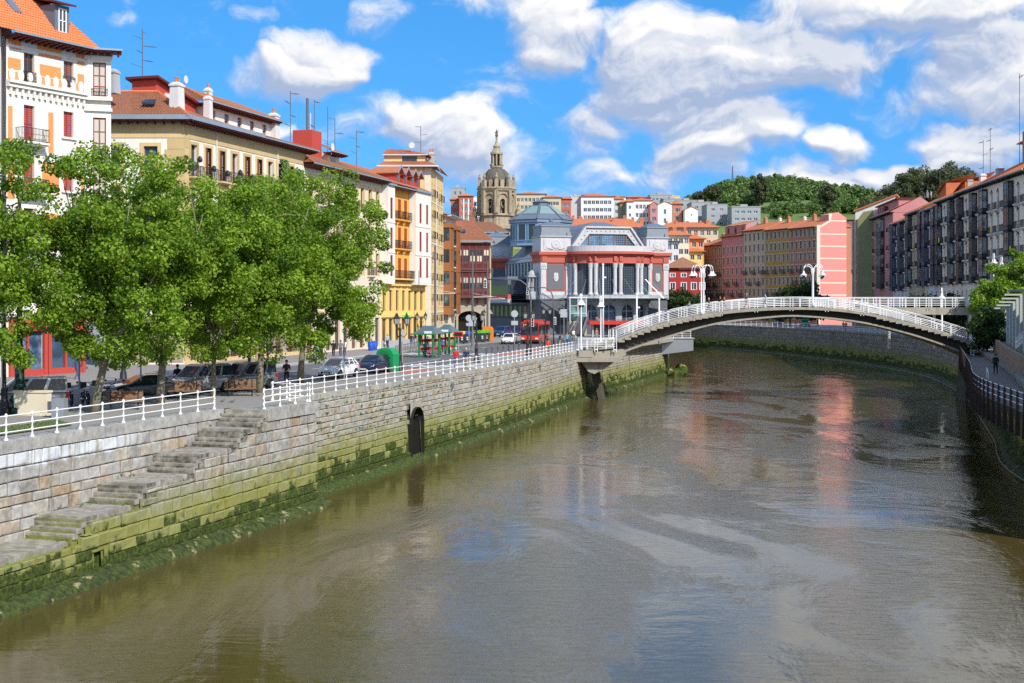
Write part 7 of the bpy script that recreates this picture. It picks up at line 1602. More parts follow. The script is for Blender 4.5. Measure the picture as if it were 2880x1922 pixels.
M['bark'] = mat('mottled_bark', (.22,.19,.13), .9, .4, 3.5, bump=.4, bscale=14); M['barkdark'] = mat('dark_bark', (.08,.065,.05), .9, .3, 4, bump=.3)
def leaves(C, rad, per, size, seed, up=.45, fold=.25):
    """Leaf quads around clump centres C (n,3) with radii rad."""
    rg = np.random.default_rng(seed); n = len(C); idx = np.repeat(np.arange(n), per); N = len(idx)
    d = rg.normal(size=(N,3)); d /= np.linalg.norm(d,axis=1)[:,None]; rr = rad[idx]*rg.uniform(.35,1,N)**.6
    P = C[idx]+d*rr[:,None]*np.array([1,1,.8])
    nr = rg.normal(size=(N,3))*.75+d*.6; nr[:,2] += up; nr /= np.linalg.norm(nr,axis=1)[:,None]
    a = np.cross(nr, rg.normal(size=(N,3))); a /= np.linalg.norm(a,axis=1)[:,None]; b = np.cross(nr,a)
    s = size*rg.uniform(.6,1.25,N)[:,None]
    V = np.empty((N,4,3)); V[:,0] = P-a*s*.55; V[:,1] = P-b*s*.5+nr*s*fold*.4; V[:,2] = P+a*s*.6; V[:,3] = P+b*s*.5+nr*s*fold*.4
    tint = np.clip(rg.beta(2,2,N)*.75+rg.uniform(-.1,.5,n)[idx]-.08,0,1)
    return V.reshape(-1,3), tint
def leaf_object(name, V, tint, m, parent=None):
    N = len(tint); me = bpy.data.meshes.new(name); me.vertices.add(N*4); me.vertices.foreach_set('co', V.astype(np.float32).ravel()); me.loops.add(N*4); me.loops.foreach_set('vertex_index', np.arange(N*4,dtype=np.int32)); me.polygons.add(N)
    me.polygons.foreach_set('loop_start', np.arange(0,N*4,4,dtype=np.int32)); me.update(calc_edges=True)
    at = me.attributes.new('tint','FLOAT','FACE'); at.data.foreach_set('value', tint.astype(np.float32)); me.materials.append(M[m]); me.validate()
    return inst(name, me, parent)
def tree(name, label, x, y, z, H, rad, trunk_h, lean=(0,0), seed=0, clumps=170, per=120, leaf=.21, m='leaf', bark='bark', tr=.2, low=.0, group=None, clr=(.5,1.0), cat='tree', power=.45):
    t = thing(name, label, cat, (x,y,z), 0, group); r = random.Random(seed); rg = np.random.default_rng(seed)
    g = MB(); top = Vector((lean[0],lean[1],trunk_h))
    ch = H-trunk_h; cz = trunk_h*.75+ch*.5; ctr = Vector((lean[0]*1.2,lean[1]*1.2,cz+low))
    g.tube([(0,0,-.1),(lean[0]*.2,lean[1]*.2,trunk_h*.3),(lean[0]*.6,lean[1]*.6,trunk_h*.7),top],[tr*1.35,tr*1.05,tr*.92,tr*.85],9)
    # crown: clumps spread through an uneven ellipsoid
    C = []
    lob = [(rg.normal(size=3),rg.uniform(.7,1.25)) for _ in range(9)]
    while len(C) < clumps:
        d = rg.normal(size=3); d /= np.linalg.norm(d); q = rg.uniform(0,1)**power
        f = 1.0
        for l, w in lob:
            l = l/np.linalg.norm(l); f += .17*(w-.95)*2*max(0,float(np.dot(d,l)))**3
        C.append([ctr.x+d[0]*rad*q*f, ctr.y+d[1]*rad*q*f, ctr.z+d[2]*ch*.56*q*f])
    C = np.array(C); R_ = rg.uniform(clr[0],clr[1],len(C))
    limbs = []
    for k in range(7):
        a = k*6.283/7+r.uniform(-.3,.3); e = r.uniform(.35,.95); tip = ctr+Vector((math.cos(a)*rad*.72*e, math.sin(a)*rad*.72*e, ch*r.uniform(.05,.42))); mid = top.lerp(tip,.5)+Vector((math.cos(a)*.3,math.sin(a)*.3,.5))
        g.tube([top-Vector((0,0,.15)),mid,tip],[tr*.62,tr*.36,tr*.10],6); limbs.append((mid,tip))
        for _ in range(4):
            s = mid.lerp(tip,r.uniform(0,.9)); c = Vector(C[r.randrange(len(C))]); c = s.lerp(c,min(1,2.6/max(.1,(c-s).length))); g.tube([s,s.lerp(c,.5)+Vector((0,0,.2)),c],[tr*.22,tr*.13,tr*.05],5)
    g.build('trunk', M[bark], t, smooth=True)
    V, ti = leaves(C,R_,per,leaf,seed); o = leaf_object('crown',V,ti,m,t); return t
GT = 'plane trees along the quay'
tree('plane_tree','plane tree cut by the left picture edge',-25.6,62.5,0,14.2,4.9,3.6,(-.2,.2),1,190,250,.155,group=GT)
tree('plane_tree','plane tree with leaning trunk beside the parked motorcycles',-21.4,67.4,0,14.0,4.6,3.6,(.75,.3),2,200,250,.155,group=GT,tr=.2)
tree('plane_tree','plane tree with pale trunk in front of the dark saloon car',-19.7,73.6,0,13.8,4.7,3.7,(.25,.2),3,200,250,.155,group=GT,tr=.21)
tree('plane_tree','slim trunked plane tree before the first white van',-18.1,79.6,0,13.8,4.9,3.6,(.1,.1),4,190,250,.155,group=GT,tr=.14)
tree('plane_tree','plane tree next to the bench and the grey van',-15.9,82.8,0,14.2,5.0,3.8,(.15,.2),5,200,250,.155,group=GT,tr=.2)
tree('plane_tree','tall plane tree at the right end of the row by the white car',-14.9,92.5,0,15.6,6.3,4.0,(.3,.3),6,300,250,.165,group=GT,tr=.21)
tree('street_tree','round tree with bright top at the right end of the upper bridge arm',57.0,156.5,1.0,8.2,2.6,1.5,(0,0),11,80,110,.26,'leaf','barkdark',.12,group='trees on the right bank',clr=(.5,.9))
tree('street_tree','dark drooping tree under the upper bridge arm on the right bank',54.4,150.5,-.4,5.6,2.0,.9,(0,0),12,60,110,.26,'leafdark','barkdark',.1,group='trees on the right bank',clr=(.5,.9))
tree('street_tree','large spreading tree at the right picture edge above the pergola',61.5,158,1.0,11.0,4.6,3.2,(-.5,0),13,120,120,.28,'leaf','barkdark',.16,group='trees on the right bank',clr=(.6,1.0))
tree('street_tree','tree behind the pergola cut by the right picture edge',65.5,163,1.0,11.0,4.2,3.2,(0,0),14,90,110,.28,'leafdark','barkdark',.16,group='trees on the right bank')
for k, (px, Y, h, rad, lb) in enumerate(((1905,343,10,6.0,'dark round tree below the deep red house'),(1945,345,8.5,5.0,'dark tree right of the red house behind the bridge lamps'),(2222,318,9,5,'dark tree below the mustard house at the bend'),(2262,316,10.5,6,'dark tree below the brick orange house'),(2300,314,7,4.5,'low dark tree at the foot of the salmon gable'),(2600,232,6.5,4,'low dark tree before the cream house on the right bank'),(2660,214,7,4,'low dark tree below the white galleried houses'))):
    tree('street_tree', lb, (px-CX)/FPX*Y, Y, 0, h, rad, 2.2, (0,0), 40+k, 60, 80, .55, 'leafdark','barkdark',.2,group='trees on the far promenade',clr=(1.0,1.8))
# ------------------------------------------------------------------ woods on the hill
def wood(name, spots, m, per, leaf, seed, clump=9):
    """Tree crowns massed into one wood: every crown is several leafy clumps."""
    rg = np.random.default_rng(seed); C, Rr = [], []
    for x, y, z, h, w in spots:
        for k in range(clump):
            d = rg.normal(size=3); d /= np.linalg.norm(d); q = rg.uniform(.3,1)
            C.append([x+d[0]*w*q, y+d[1]*w*q, z+h*.55+d[2]*h*.42*q]); Rr.append(w*rg.uniform(.35,.6))
    V, ti = leaves(np.array(C),np.array(Rr),per,leaf,seed,.6); return stuff(leaf_object(name,V,ti,m))
r = random.Random(77); S = []
for _ in range(900):                       # far hill
    y = r.uniform(1010,1320); x = r.uniform(.10,.31)*y; S.append((x,y,hill(x,y)-2,r.uniform(9,15),r.uniform(4.5,7.5)))
wood('far_wood',S,'leafhill',60,1.5,1,5)
S = []
for _ in range(210):
    y = r.uniform(600,800); px = r.uniform(2150,2520); x = (px-CX)/FPX*y
    if px < 2290 and r.random() < .7: continue
    S.append((x,y,hill(x,y)-1,r.uniform(4,8.5),r.uniform(2.6,4.5)))
for _ in range(40):
    y = r.uniform(690,860); px = r.uniform(1980,2200); x = (px-CX)/FPX*y; S.append((x,y,hill(x,y)-1,r.uniform(4,7),r.uniform(3,4.5)))
wood('hillside_wood',S,'leafhill',110,.75,2,8)
S = []
for k in range(70):                        # eucalyptus wood above the right bank roofs
    px = r.uniform(2440,2800); Y = r.uniform(420,520); x = (px-CX)/FPX*Y
    top = 545-85*max(0,min(1,(px-2440)/140))+30*max(0,(px-2640)/160)+r.uniform(-12,40); zt = CAMZ+(HY-top)*Y/FPX; h = r.uniform(13,20); S.append((x,Y,zt-h,h,r.uniform(3.2,5)))
wood('eucalyptus_wood',S,'leafeuc',190,.55,3,14)
g = MB()
for x, y, z, h, w in S: g.tube([(x,y,hill(x,y)-1),(x,y,z+h*.6)],[.5,.25],5)
stuff(g.build('wood_trunks', M['barkdark']))
for k, (px, Y, ty, by, rad, m, lb) in enumerate(((2137,600,492,590,3.6,'leafeuc','tall dark cypress shaped tree on the green slope'),(2006,700,520,572,4.6,'leafeuc','dark pointed tree before the wooded hill'),(1968,710,540,572,3.4,'leafeuc','smaller dark tree left of the pointed one on the hill'),(2112,640,550,592,4.2,'leafdark','dark bushy tree at the foot of the tall slope tree'),(2325,560,515,590,3.4,'leafeuc','loose crowned eucalyptus at the left end of the wood'))):
    x = (px-CX)/FPX*Y; zt = CAMZ+(HY-ty)*Y/FPX; zb = CAMZ+(HY-by)*Y/FPX
    tree('hill_tree', lb, x, Y, zb, zt-zb, rad, (zt-zb)*.18, (0,0), 60+k, 70, 110, .7, m, 'barkdark', .35, group='single trees on the hill', clr=(.8,1.6))
mt = thing('radio_mast','thin lattice radio mast on the wooded hilltop','mast',((2060-CX)/FPX*1290,1290,hill((2060-CX)/FPX*1290,1290)))
g = MB(); h = 24
for a in (0,2.09,4.19): g.tube([(1.2*math.cos(a),1.2*math.sin(a),0),(.2*math.cos(a),.2*math.sin(a),h)],.25,4)
for k in range(8): z = h*k/8; w = 1.2-1.0*k/8; g.tube([(w,0,z),(-w*.5,w*.87,z+h/8)],.15,3); g.tube([(-w*.5,-w*.87,z),(w,0,z+h/8)],.15,3)
g.build('lattice', M['greyiron'], mt)
# ================================================================== street furniture
def gy(py): return CAMZ*FPX/(py-HY)                     # distance of a point on the street from its photo height
def gp(px, py): Y = gy(py); return ((px-CX)/FPX*Y, Y)
M['lampgreen'] = mat('dark_green_iron', (.012,.045,.035), .4, .2, 3); M['lampglass'] = mat('lantern_glass', (.42,.42,.38), .25, .1, 3); M['benchwood'] = mat('bench_slats', (.22,.12,.065), .7, .25, 4, rand=.15)
def lantern():
    g = MB(); g.lathe([(.13,0),(.20,.06),(.22,.1),(.30,.62),(.30,.66)],6,(0,0,0),0); g.lathe([(.36,.66),(.30,.74),(.14,.98),(.10,1.02),(.13,1.08),(.05,1.2),(.01,1.35)],6,(0,0,0),1); g.lathe([(.05,-.28),(.09,-.1),(.14,0)],6,(0,0,0),1)
    for k in range(6): a = k*math.pi/3; g.bar((.22*math.cos(a),.22*math.sin(a),.08),(.31*math.cos(a),.31*math.sin(a),.66),.035,.035,1)
    return g.mesh('lantern',[M['lampglass'],M['iron']])
LAN = lantern()
def classic_lamp(label, x, y, h=5.0, heads=1, rz=0.0):
    t = thing('street_lamp', label, 'street lamp', (x,y,0), rz, 'old iron lantern posts'); hp = h-1.35
    def pole(): g = MB(); g.lathe([(.34,0),(.34,.12),(.26,.2),(.24,.6),(.17,.75),(.15,1.2),(.19,1.28),(.11,1.4),(.085,hp-.6),(.12,hp-.5),(.07,hp-.4),(.055,hp)],9); return g.mesh('post',M['iron'],True)
    inst('post', cached(('cl',h), pole), t)
    if heads == 1: inst('lantern', LAN, t, (0,0,hp), 0, .8)
    else:
        for k in range(heads):
            a = 6.283*k/heads; c, s = math.cos(a), math.sin(a); g = MB(); g.tube([(0,0,hp-.9),(c*.3,s*.3,hp-1.15),(c*.55,s*.55,hp-.9),(c*.55,s*.55,hp-.28)],.035,5); g.tube([(c*.1,s*.1,hp-.45),(c*.3,s*.3,hp-.35),(c*.32,s*.32,hp-.6)],.02,4); o = g.build('arm', M['iron'], t); inst('lantern', LAN, o, (c*.55,s*.55,hp-.1), 0, .75)
    return t
for px, py, h, n, lb in ((1125,1045,5.3,3,'three lantern iron lamp post by the green bottle bank'),(1340,1020,5.4,3,'three lantern iron lamp post beside the quay couple'),(1484,1000,5.4,3,'three lantern iron lamp post near the bus front'),(1185,972,4.9,2,'two lantern iron lamp post in front of the ochre house'),(1281,962,4.9,1,'single lantern iron lamp post before the stone arch'),(1534,972,5.6,3,'three lantern iron lamp post right of the red bus'),(1575,968,5.4,1,'single lantern iron lamp post by the market stairs'),(1362,958,5.0,1,'single lantern iron lamp post behind the orange container'),(701,1089,5.0,1,'iron lamp post in front of the grey van'),(347,1073,5.0,1,'iron lamp post on the sidewalk behind the dark saloon'),(904,1016,5.0,1,'iron lamp post on the far sidewalk behind the white car'),(12,1168,5.0,1,'iron lamp post at the left picture edge')):
    classic_lamp(lb, *gp(px,py), h, n)
x, y = gp(55,1166); t = thing('street_light','tall dark green street light with ornate base rising through the tree','street lamp',(x,y,0))
g = MB(); g.lathe([(.55,0),(.55,.35),(.42,.45),(.36,.55),(.5,.75),(.46,.95),(.26,1.15),(.22,1.3),(.33,1.38),(.33,1.5),(.24,1.6),(.24,2.9),(.28,3.0),(.16,3.2),(.13,7.5),(.08,11)],12); g.build('post', M['lampgreen'], t, smooth=True)
g = MB(); g.tube([(0,0,10.9),(.5,0,11.4),(1.1,0,11.5)],.05,6); g.build('arm', M['lampgreen'], t); g = MB(); g.ball((1.55,0,11.4),.52,0,10,6,.35); g.build('lamp_head', M['greyiron'], t, smooth=True)
def bench(label, x, y, rz):
    t = thing('park_bench', label, 'bench', (x,y,0), rz, 'slatted benches on the quay')
    sl = cached('bslat', lambda: MB().box(-.95,-.035,-.018,.95,.035,.018).mesh('slat',M['benchwood']))
    for k in range(6): o = inst('slat', sl, t, (0,-.42+k*.085,.44+.006*k))
    for k in range(6): o = inst('slat', sl, t, (0,.10+.025*k,.52+k*.085)); o.rotation_euler = (R(72),0,0)
    for sx in (-.7,.7):
        g = MB(); g.tube([(sx,-.42,0),(sx,-.34,.25),(sx,-.4,.42),(sx,.02,.43),(sx,.22,.98)],.03,6); g.tube([(sx,-.05,.42),(sx,.1,.2),(sx,.32,0)],.03,6); g.build('leg', M['iron'], t)
bench('slatted bench next to the leaning plane tree and motorcycles', *gp(350,1152), R(14)); bench('slatted bench in shade before the first white van', *gp(519,1121), R(14)); bench('slatted bench beside the grey van and lamp post', *gp(676,1114), R(14))
x, y = gp(92,1168); t = thing('planter_wall','beige stone faced low wall block beside the green street light','wall',(x,y,0),R(-12)); flat_slab(t,'block','cream',-.9,-.25,0,.9,.25,1.15); flat_slab(t,'cap','cream',-.95,-.3,1.15,.95,.3,1.25)
t = thing('ticket_box','grey steel service box behind the near railing','cabinet',(*gp(168,1175),0),R(-10)); flat_slab(t,'cabinet','steel',-.33,-.22,0,.33,.22,.95); flat_slab(t,'cabinet_side','greyiron',-.55,-.2,.25,-.335,.2,.8)
g = MB(); q = [QUAY.off(s,-1.9) for s in (QUAY.s_of_y(52),QUAY.s_of_y(60))]+[QUAY.off(s,-4.2) for s in (QUAY.s_of_y(62),QUAY.s_of_y(52))]
g.poly([(v.x,v.y,.05) for v in q]); struct(g.build('lawn', M['earth'])); r = random.Random(3); g = MB()
for _ in range(500): a = r.random(); v = q[0].lerp(q[1],a).lerp(q[3].lerp(q[2],a),r.random()); tuft(g,(v.x,v.y,.05),r.uniform(.06,.14),r,4)
stuff(g.build('lawn_grass', M['grass']))
# posts, signs, traffic lights
M['signgrey'] = mat('grey_sign_back', (.38,.42,.45), .5, .08, 3); M['polegrey'] = mat('galvanised_pole', (.36,.37,.38), .45, .1, 3, metal=.3)
def sign_pole(label, px, py, h, plates, r=.05, m='polegrey', name='sign_post', cat='sign'):
    x, y = gp(px,py); t = thing(name,label,cat,(x,y,0),R(6)); g = MB(); g.tube([(0,0,0),(0,0,h)],r,7); g.build('pole', M[m], t)
    for kind, z, w, hh in plates:
        g = MB()
        if kind == 'disc':
            g.lathe([(.02,0),(w/2,.0),(w/2,.03),(.02,.03)],16); g.v = [(v[0],-.08-v[2],z+v[1]) for v in g.v]
        elif kind == 'tri': g.slab([(-w/2,-.08,z-w*.4),(w/2,-.08,z-w*.4),(0,-.08,z+w*.45)],(0,-.03,0))
        else: g.box(-w/2,-.11,z-hh/2,w/2,-.08,z+hh/2)
        g.build('sign_plate', M['signgrey'], t)
    return t
sign_pole('slim post behind the railing in front of the white car',968,1066,4.2,[]); sign_pole('post with grey sign back beside the three lantern lamp',1131,1042,3.4,[('box',2.9,.34,1.1)]); sign_pole('round sign back with plate near the couple',1319,985,4.2,[('disc',3.8,.8,0),('box',3.05,.7,.35)]); sign_pole('square grey sign beside the round sign back',1330,988,4.0,[('box',3.4,.9,1.0)])
sign_pole('round sign with plate in front of the bus',1447,984,4.8,[('disc',4.3,.85,0),('box',3.2,.8,.5)]); sign_pole('tall pole with two panel sign before the market',1586,970,5.0,[('box',4.2,.95,1.1)]); sign_pole('triangular sign beyond the orange container',1378,950,4.6,[('tri',4.2,.9,0)]); sign_pole('slim metal post between bench and motorcycles',223,1143,3.2,[]); sign_pole('slim metal post before the dark saloon',396,1125,3.0,[]); sign_pole('large grey double sign panel near the arch',1247,958,5.4,[('box',4.3,1.5,2.6)],.08)
for px, py, h, lb in ((1224,975,13.0,'tall dark tram wire pole before the ochre house'),(1329,972,12.2,'tall dark tram wire pole beside the gallery house'),(1371,958,11.8,'tall grey tram wire pole at the market flank'),(1170,962,9.5,'grey tram wire pole before the brown bays')):
    x, y = gp(px,py); t = thing('tram_pole', lb, 'pole', (x,y,0)); g = MB(); g.tube([(0,0,0),(0,0,h)],[.17,.12],9); g.build('pole', M['greyiron'], t); g = MB(); g.tube([(0,0,h*.52),(2.6,-.4,h*.52+.05)],.05,5); g.tube([(0,0,h*.56),(2.6,-.4,h*.52+.1)],.025,4); g.build('bracket_arm', M['greyw'], t)
    g = MB(); g.tube([(2.6,-.4,h*.52),(12,9,h*.50)],.015,3); g.tube([(0,0,h*.7),(-9,14,h*.62)],.012,3); g.build('wire', M['iron'], t)
def traffic_arm(label, px, py, h, reach, rz=0.0):
    x, y = gp(px,py); t = thing('traffic_light', label, 'traffic light', (x,y,0), rz); g = MB(); g.tube([(0,0,0),(0,0,h*.75)]+[(-reach*.35*(1-math.cos(a)),0,h*.75+h*.25*math.sin(a)) for a in (.4,.8,1.2,1.57)]+[(-reach,0,h)],[.1]*2+[.08]*5,8); g.build('mast', M['greyiron'], t, smooth=True)
    for (xx, zz) in ((-reach,h-.5),(.18,h*.42)): g = MB(); g.box(xx-.16,-.16,zz-.45,xx+.16,.12,zz+.55); o = g.build('signal_head', M['greyw'], t); [MB().box(xx-.09,-.2,zz-.35+k*.28,xx+.09,-.161,zz-.15+k*.28).build('signal_lens', M['rubber'], o) for k in range(3)]
traffic_arm('curved traffic light mast arching over the road by the bus',1493,996,8.2,5.0); traffic_arm('curved traffic light mast in front of the market stairs',1557,972,7.6,3.4); sign_pole('low traffic light at the crossing behind the shelter',1233,968,3.2,[('box',2.7,.34,1.0)],.06)
bm_ = cached('bollard', lambda: (lambda g: (g.lathe([(.11,0),(.11,.1),(.09,.14),(.085,.75),(.12,.8),(.12,.88),(.03,.97)],8), g.mesh('bollard',M['greyiron'],True))[1])(MB()))
for k in range(7): p = QUAY.off(QUAY.s_of_y(137+k*2.4),-6.5); o = inst('bollard', bm_, None, (p.x,p.y,0)); tag(o,('nearest','second','third','fourth','fifth','sixth','farthest')[k]+' dark iron bollard of the kerb line before the bus','bollard','bollards along the kerb')
for k in range(9): p = QUAY.off(QUAY.s_of_y(157+k*2.0),-5.4-k*.15); o = inst('bollard', bm_, None, (p.x,p.y,0)); tag(o,('nearest','second','third','fourth','fifth','sixth','seventh','eighth','farthest')[k]+' iron bollard of the line right of the bus','bollard','bollards beside the bus lane')
# dark kerbside fence between shelter and lamp
t = thing('street_fence','dark tube fence along the tram tracks behind the bus shelter','fence'); pts = [gp(1112,1002),gp(1150,993),gp(1185,985)]
for i in range(len(pts)-1):
    for k in range(8):
        p = Vector(pts[i]).lerp(Vector(pts[i+1]),k/8); q = Vector(pts[i]).lerp(Vector(pts[i+1]),(k+1)/8); g = MB(); g.bar((*p,0),(*p,1.1),.06); g.bar((*p,1.05),(*q,1.05),.05); g.bar((*p,.5),(*q,.5),.04); g.build('fence_panel', M['greyiron'], t)
# bus shelters
M['shgreen'] = mat('green_shelter_paint', (.02,.22,.05), .5, .1, 3); M['shred'] = mat('red_shelter_board', (.55,.04,.03), .6, .1, 3); M['shroof'] = mat('blue_grey_shelter_roof', (.10,.15,.17), .5, .12, 2, streak=.1)
def shelter(label, px, py, rz, w=2.9):
    x, y = gp(px,py); t = thing('bus_shelter', label, 'bus shelter', (x,y,0), rz, 'green bus shelters'); d = 1.8
    for sx in (-w/2+.2,w/2-.2):
        for sy in (0,d): g = MB(); g.box(sx-.09,sy-.09,0,sx+.09,sy+.09,2.45); g.build('post', M['shgreen'], t)
    g = MB(); g.hexa([(-w/2-.3,-.6,2.45),(w/2+.3,-.6,2.45),(w/2+.3,d+.6,2.45),(-w/2-.3,d+.6,2.45),(-w/2+.4,d*.5-.05,3.25),(w/2-.4,d*.5-.05,3.25),(w/2-.4,d*.5+.05,3.25),(-w/2+.4,d*.5+.05,3.25)]); rf = g.build('roof', M['shroof'], t)
    for k in range(9): xx = -w/2+.3+k*(w-.6)/8; g = MB(); g.bar((xx,-.62,2.47),(max(-w/2+.4,min(w/2-.4,xx)),d*.5-.05,3.27),.05); g.build('roof_seam', M['shroof'], rf)
    g = MB(); g.box(-w/2-.3,-.63,2.36,w/2+.3,-.55,2.5); g.box(-w/2-.3,d+.55,2.36,w/2+.3,d+.63,2.5); g.box(-w/2-.32,-.54,2.36,-w/2-.24,d+.54,2.5); g.build('fascia', M['shgreen'], t)
    for z in (.75,1.6): g = MB(); g.box(-w/2+.3,d-.03,z,w/2-.3,d+.03,z+.3); g.build('board', M['shred'], t); g = MB(); g.box(-w/2+.17,.2,z,-w/2+.23,d-.1,z+.26); g.build('board', M['shred'], t)
    g = MB(); g.box(-w/2+.3,d-.5,.42,w/2-.3,d-.1,.48); g.build('seat', M['shgreen'], t); g = MB(); g.box(w/2-.9,-.66,2.5,w/2-.1,-.6,2.75); g.build('sign', M['whitepaint'], t)
shelter('green bus shelter with blue grey roof, nearer one with pushchair',1198,1007,R(-17),1.9); shelter('green bus shelter with blue grey roof, farther one to the right',1250,999,R(-17),1.5)
x, y = gp(1289,1001); t = thing('display_sign','bus stop display board with red frame on a grey post','sign',(x,y,0)); g = MB(); g.tube([(0,0,0),(0,0,2.0)],.07,7); g.build('pole', M['polegrey'], t); flat_slab(t,'display_frame','shred',-.5,-.08,2.0,.5,.08,2.55); flat_slab(t,'display_screen','rubber',-.42,-.09,2.08,.42,-.081,2.47)
t = thing('waste_bin','round steel waste bin beside the bus shelter','bin',(*gp(1266,997),0)); g = MB(); g.lathe([(.24,.05),(.26,.1),(.26,.85),(.22,.9)],10); g.build('bin', M['steel'], t, smooth=True); flat_slab(t,'bin_foot','greyiron',-.1,-.1,0,.1,.1,.05)
# bottle bank and recycling containers
M['bankgreen'] = mat('green_plastic', (.01,.30,.10), .4, .08, 2)
x, y = gp(1090,1046); t = thing('bottle_bank','tall bright green bottle bank with arched top behind the dark blue car','container',(x,y,0),R(-20))
g = MB(); g.slab([(-.75,-.6,.05),(.75,-.6,.05),(.78,-.6,1.45),(.6,-.6,1.78),(.3,-.6,1.95),(-.3,-.6,1.95),(-.6,-.6,1.78),(-.78,-.6,1.45)],(0,1.2,0)); g.build('body', M['bankgreen'], t, fix=True); g = MB(); g.slab([(-.55,-.66,1.2),(.55,-.66,1.2),(.5,-.66,1.55),(.25,-.66,1.75),(-.25,-.66,1.75),(-.5,-.66,1.55)],(0,.055,0)); g.build('hood', M['shgreen'], t, fix=True); g = MB(); g.box(-.8,-.64,.0,.8,.64,.05); g.build('foot', M['greyiron'], t)
M['lidy'] = mat('yellow_lid', (.75,.50,.02), .5, .08, 2); M['lidb'] = mat('blue_lid', (.02,.10,.55), .5, .08, 2); M['lidg'] = mat('light_green_lid', (.15,.42,.04), .5, .08, 2); M['lido'] = mat('orange_plastic', (.85,.22,.01), .45, .08, 2); M['binbody'] = mat('dark_teal_container', (.03,.06,.065), .5, .1, 2)
def container(label, px, py, lid, w=1.5):
    x, y = gp(px,py); t = thing('recycling_container', label, 'container', (x,y,0), R(-15), 'recycling containers')
    g = MB(); g.hexa([(-w*.42,-.5,.12),(w*.42,-.5,.12),(w*.42,.5,.12),(-w*.42,.5,.12),(-w*.5,-.62,1.3),(w*.5,-.62,1.3),(w*.5,.62,1.3),(-w*.5,.62,1.3)]); g.build('body', M['binbody'], t)
    g = MB(); g.slab([(-w*.52,-.66,1.31),(-w*.52,.66,1.31),(-w*.52,.6,1.55),(-w*.52,.25,1.72),(-w*.52,-.25,1.72),(-w*.52,-.6,1.55)],(w*1.04,0,0)); g.build('lid', M[lid], t, fix=True)
    for sx in (-1,1): g = MB(); g.slab([(sx*w*.3-.12,-.585,.5),(sx*w*.3+.12,-.585,.5),(sx*w*.3+.12,-.6,.95),(sx*w*.3-.12,-.6,.95)],(0,-.02,0)); g.build('warning_plate', M['whitepaint'], t); g = MB(); g.slab([(sx*w*.3-.12,-.61,.6),(sx*w*.3+.12,-.61,.75),(sx*w*.3+.12,-.625,.85),(sx*w*.3-.12,-.625,.7)],(0,-.012,0)); g.build('warning_stripe', M['shred'], t)
    for sx in (-1,1): g = MB(); g.tube([(sx*w*.36-.05,0,.1),(sx*w*.36+.05,0,.1)],.1,8); g.build('wheel', M['rubber'], t)
container('recycling container with yellow lid near the bus stop display',1293,967,'lidy',1.7); container('recycling container with blue lid beside the yellow one',1311,967,'lidb',1.2); container('recycling container with light green lid, left of the orange one',1351,963,'lidg',1.6); container('second recycling container with light green lid, touching the orange one',1365,962,'lidg',1.2)
x, y = gp(1371,960); t = thing('textile_container','tall orange collection container with rounded top behind the green lids','container',(x,y+.9,0),R(-12)); g = MB(); g.slab([(-.8,-.5,.05),(.8,-.5,.05),(.8,-.5,1.7),(.55,-.5,2.1),(-.55,-.5,2.1),(-.8,-.5,1.7)],(0,1,0)); g.build('body', M['lido'], t, fix=True); flat_slab(t,'flap','greyiron',-.45,-.53,1.3,.45,-.5,1.5)
for k, (px, py) in enumerate(((1043,990),(1053,988))): x, y = gp(px,py); t = thing('litter_bin',('blue litter bin left of two under the tree edge','blue litter bin right of two under the tree edge')[k],'bin',(x,y,0)); g = MB(); g.lathe([(.26,.05),(.3,.1),(.34,1.0),(.3,1.05)],10); g.build('bin', M['lidb'], t, smooth=True); g = MB(); g.lathe([(.36,1.05),(.36,1.12),(.1,1.2)],10); g.build('lid', M['lidb'], t)
# ================================================================== vehicles (front towards +x)
M['tyre'] = M['rubber']; M['rim'] = mat('alloy_rim', (.55,.55,.56), .35, .05, 4, metal=.7); M['carglass'] = glass_mat('car_glass', (.015,.02,.028), .04, .3); M['headlamp'] = mat('headlamp_lens', (.65,.68,.7), .15, .1, 5); M['taillamp'] = mat('tail_lamp', (.45,.02,.02), .25, .1, 5); M['blacktrim'] = mat('black_trim', (.02,.02,.022), .5, .1, 4); M['plate'] = mat('number_plate', (.75,.75,.72), .5, .05, 4)
def paint(name, c, metal=0.0): return mat(name, c, .3, .04, .8, metal=metal, coat=.7)
M['cwhite'] = paint('white_car_paint', (.8,.8,.8)); M['cblue'] = paint('dark_blue_car_paint', (.012,.02,.05)); M['cblack'] = paint('black_car_paint', (.012,.012,.014)); M['csilver'] = paint('silver_car_paint', (.46,.47,.47), .4); M['cgrey'] = paint('grey_green_car_paint', (.24,.26,.24), .3); M['cnavy'] = paint('blue_suv_paint', (.02,.045,.13))
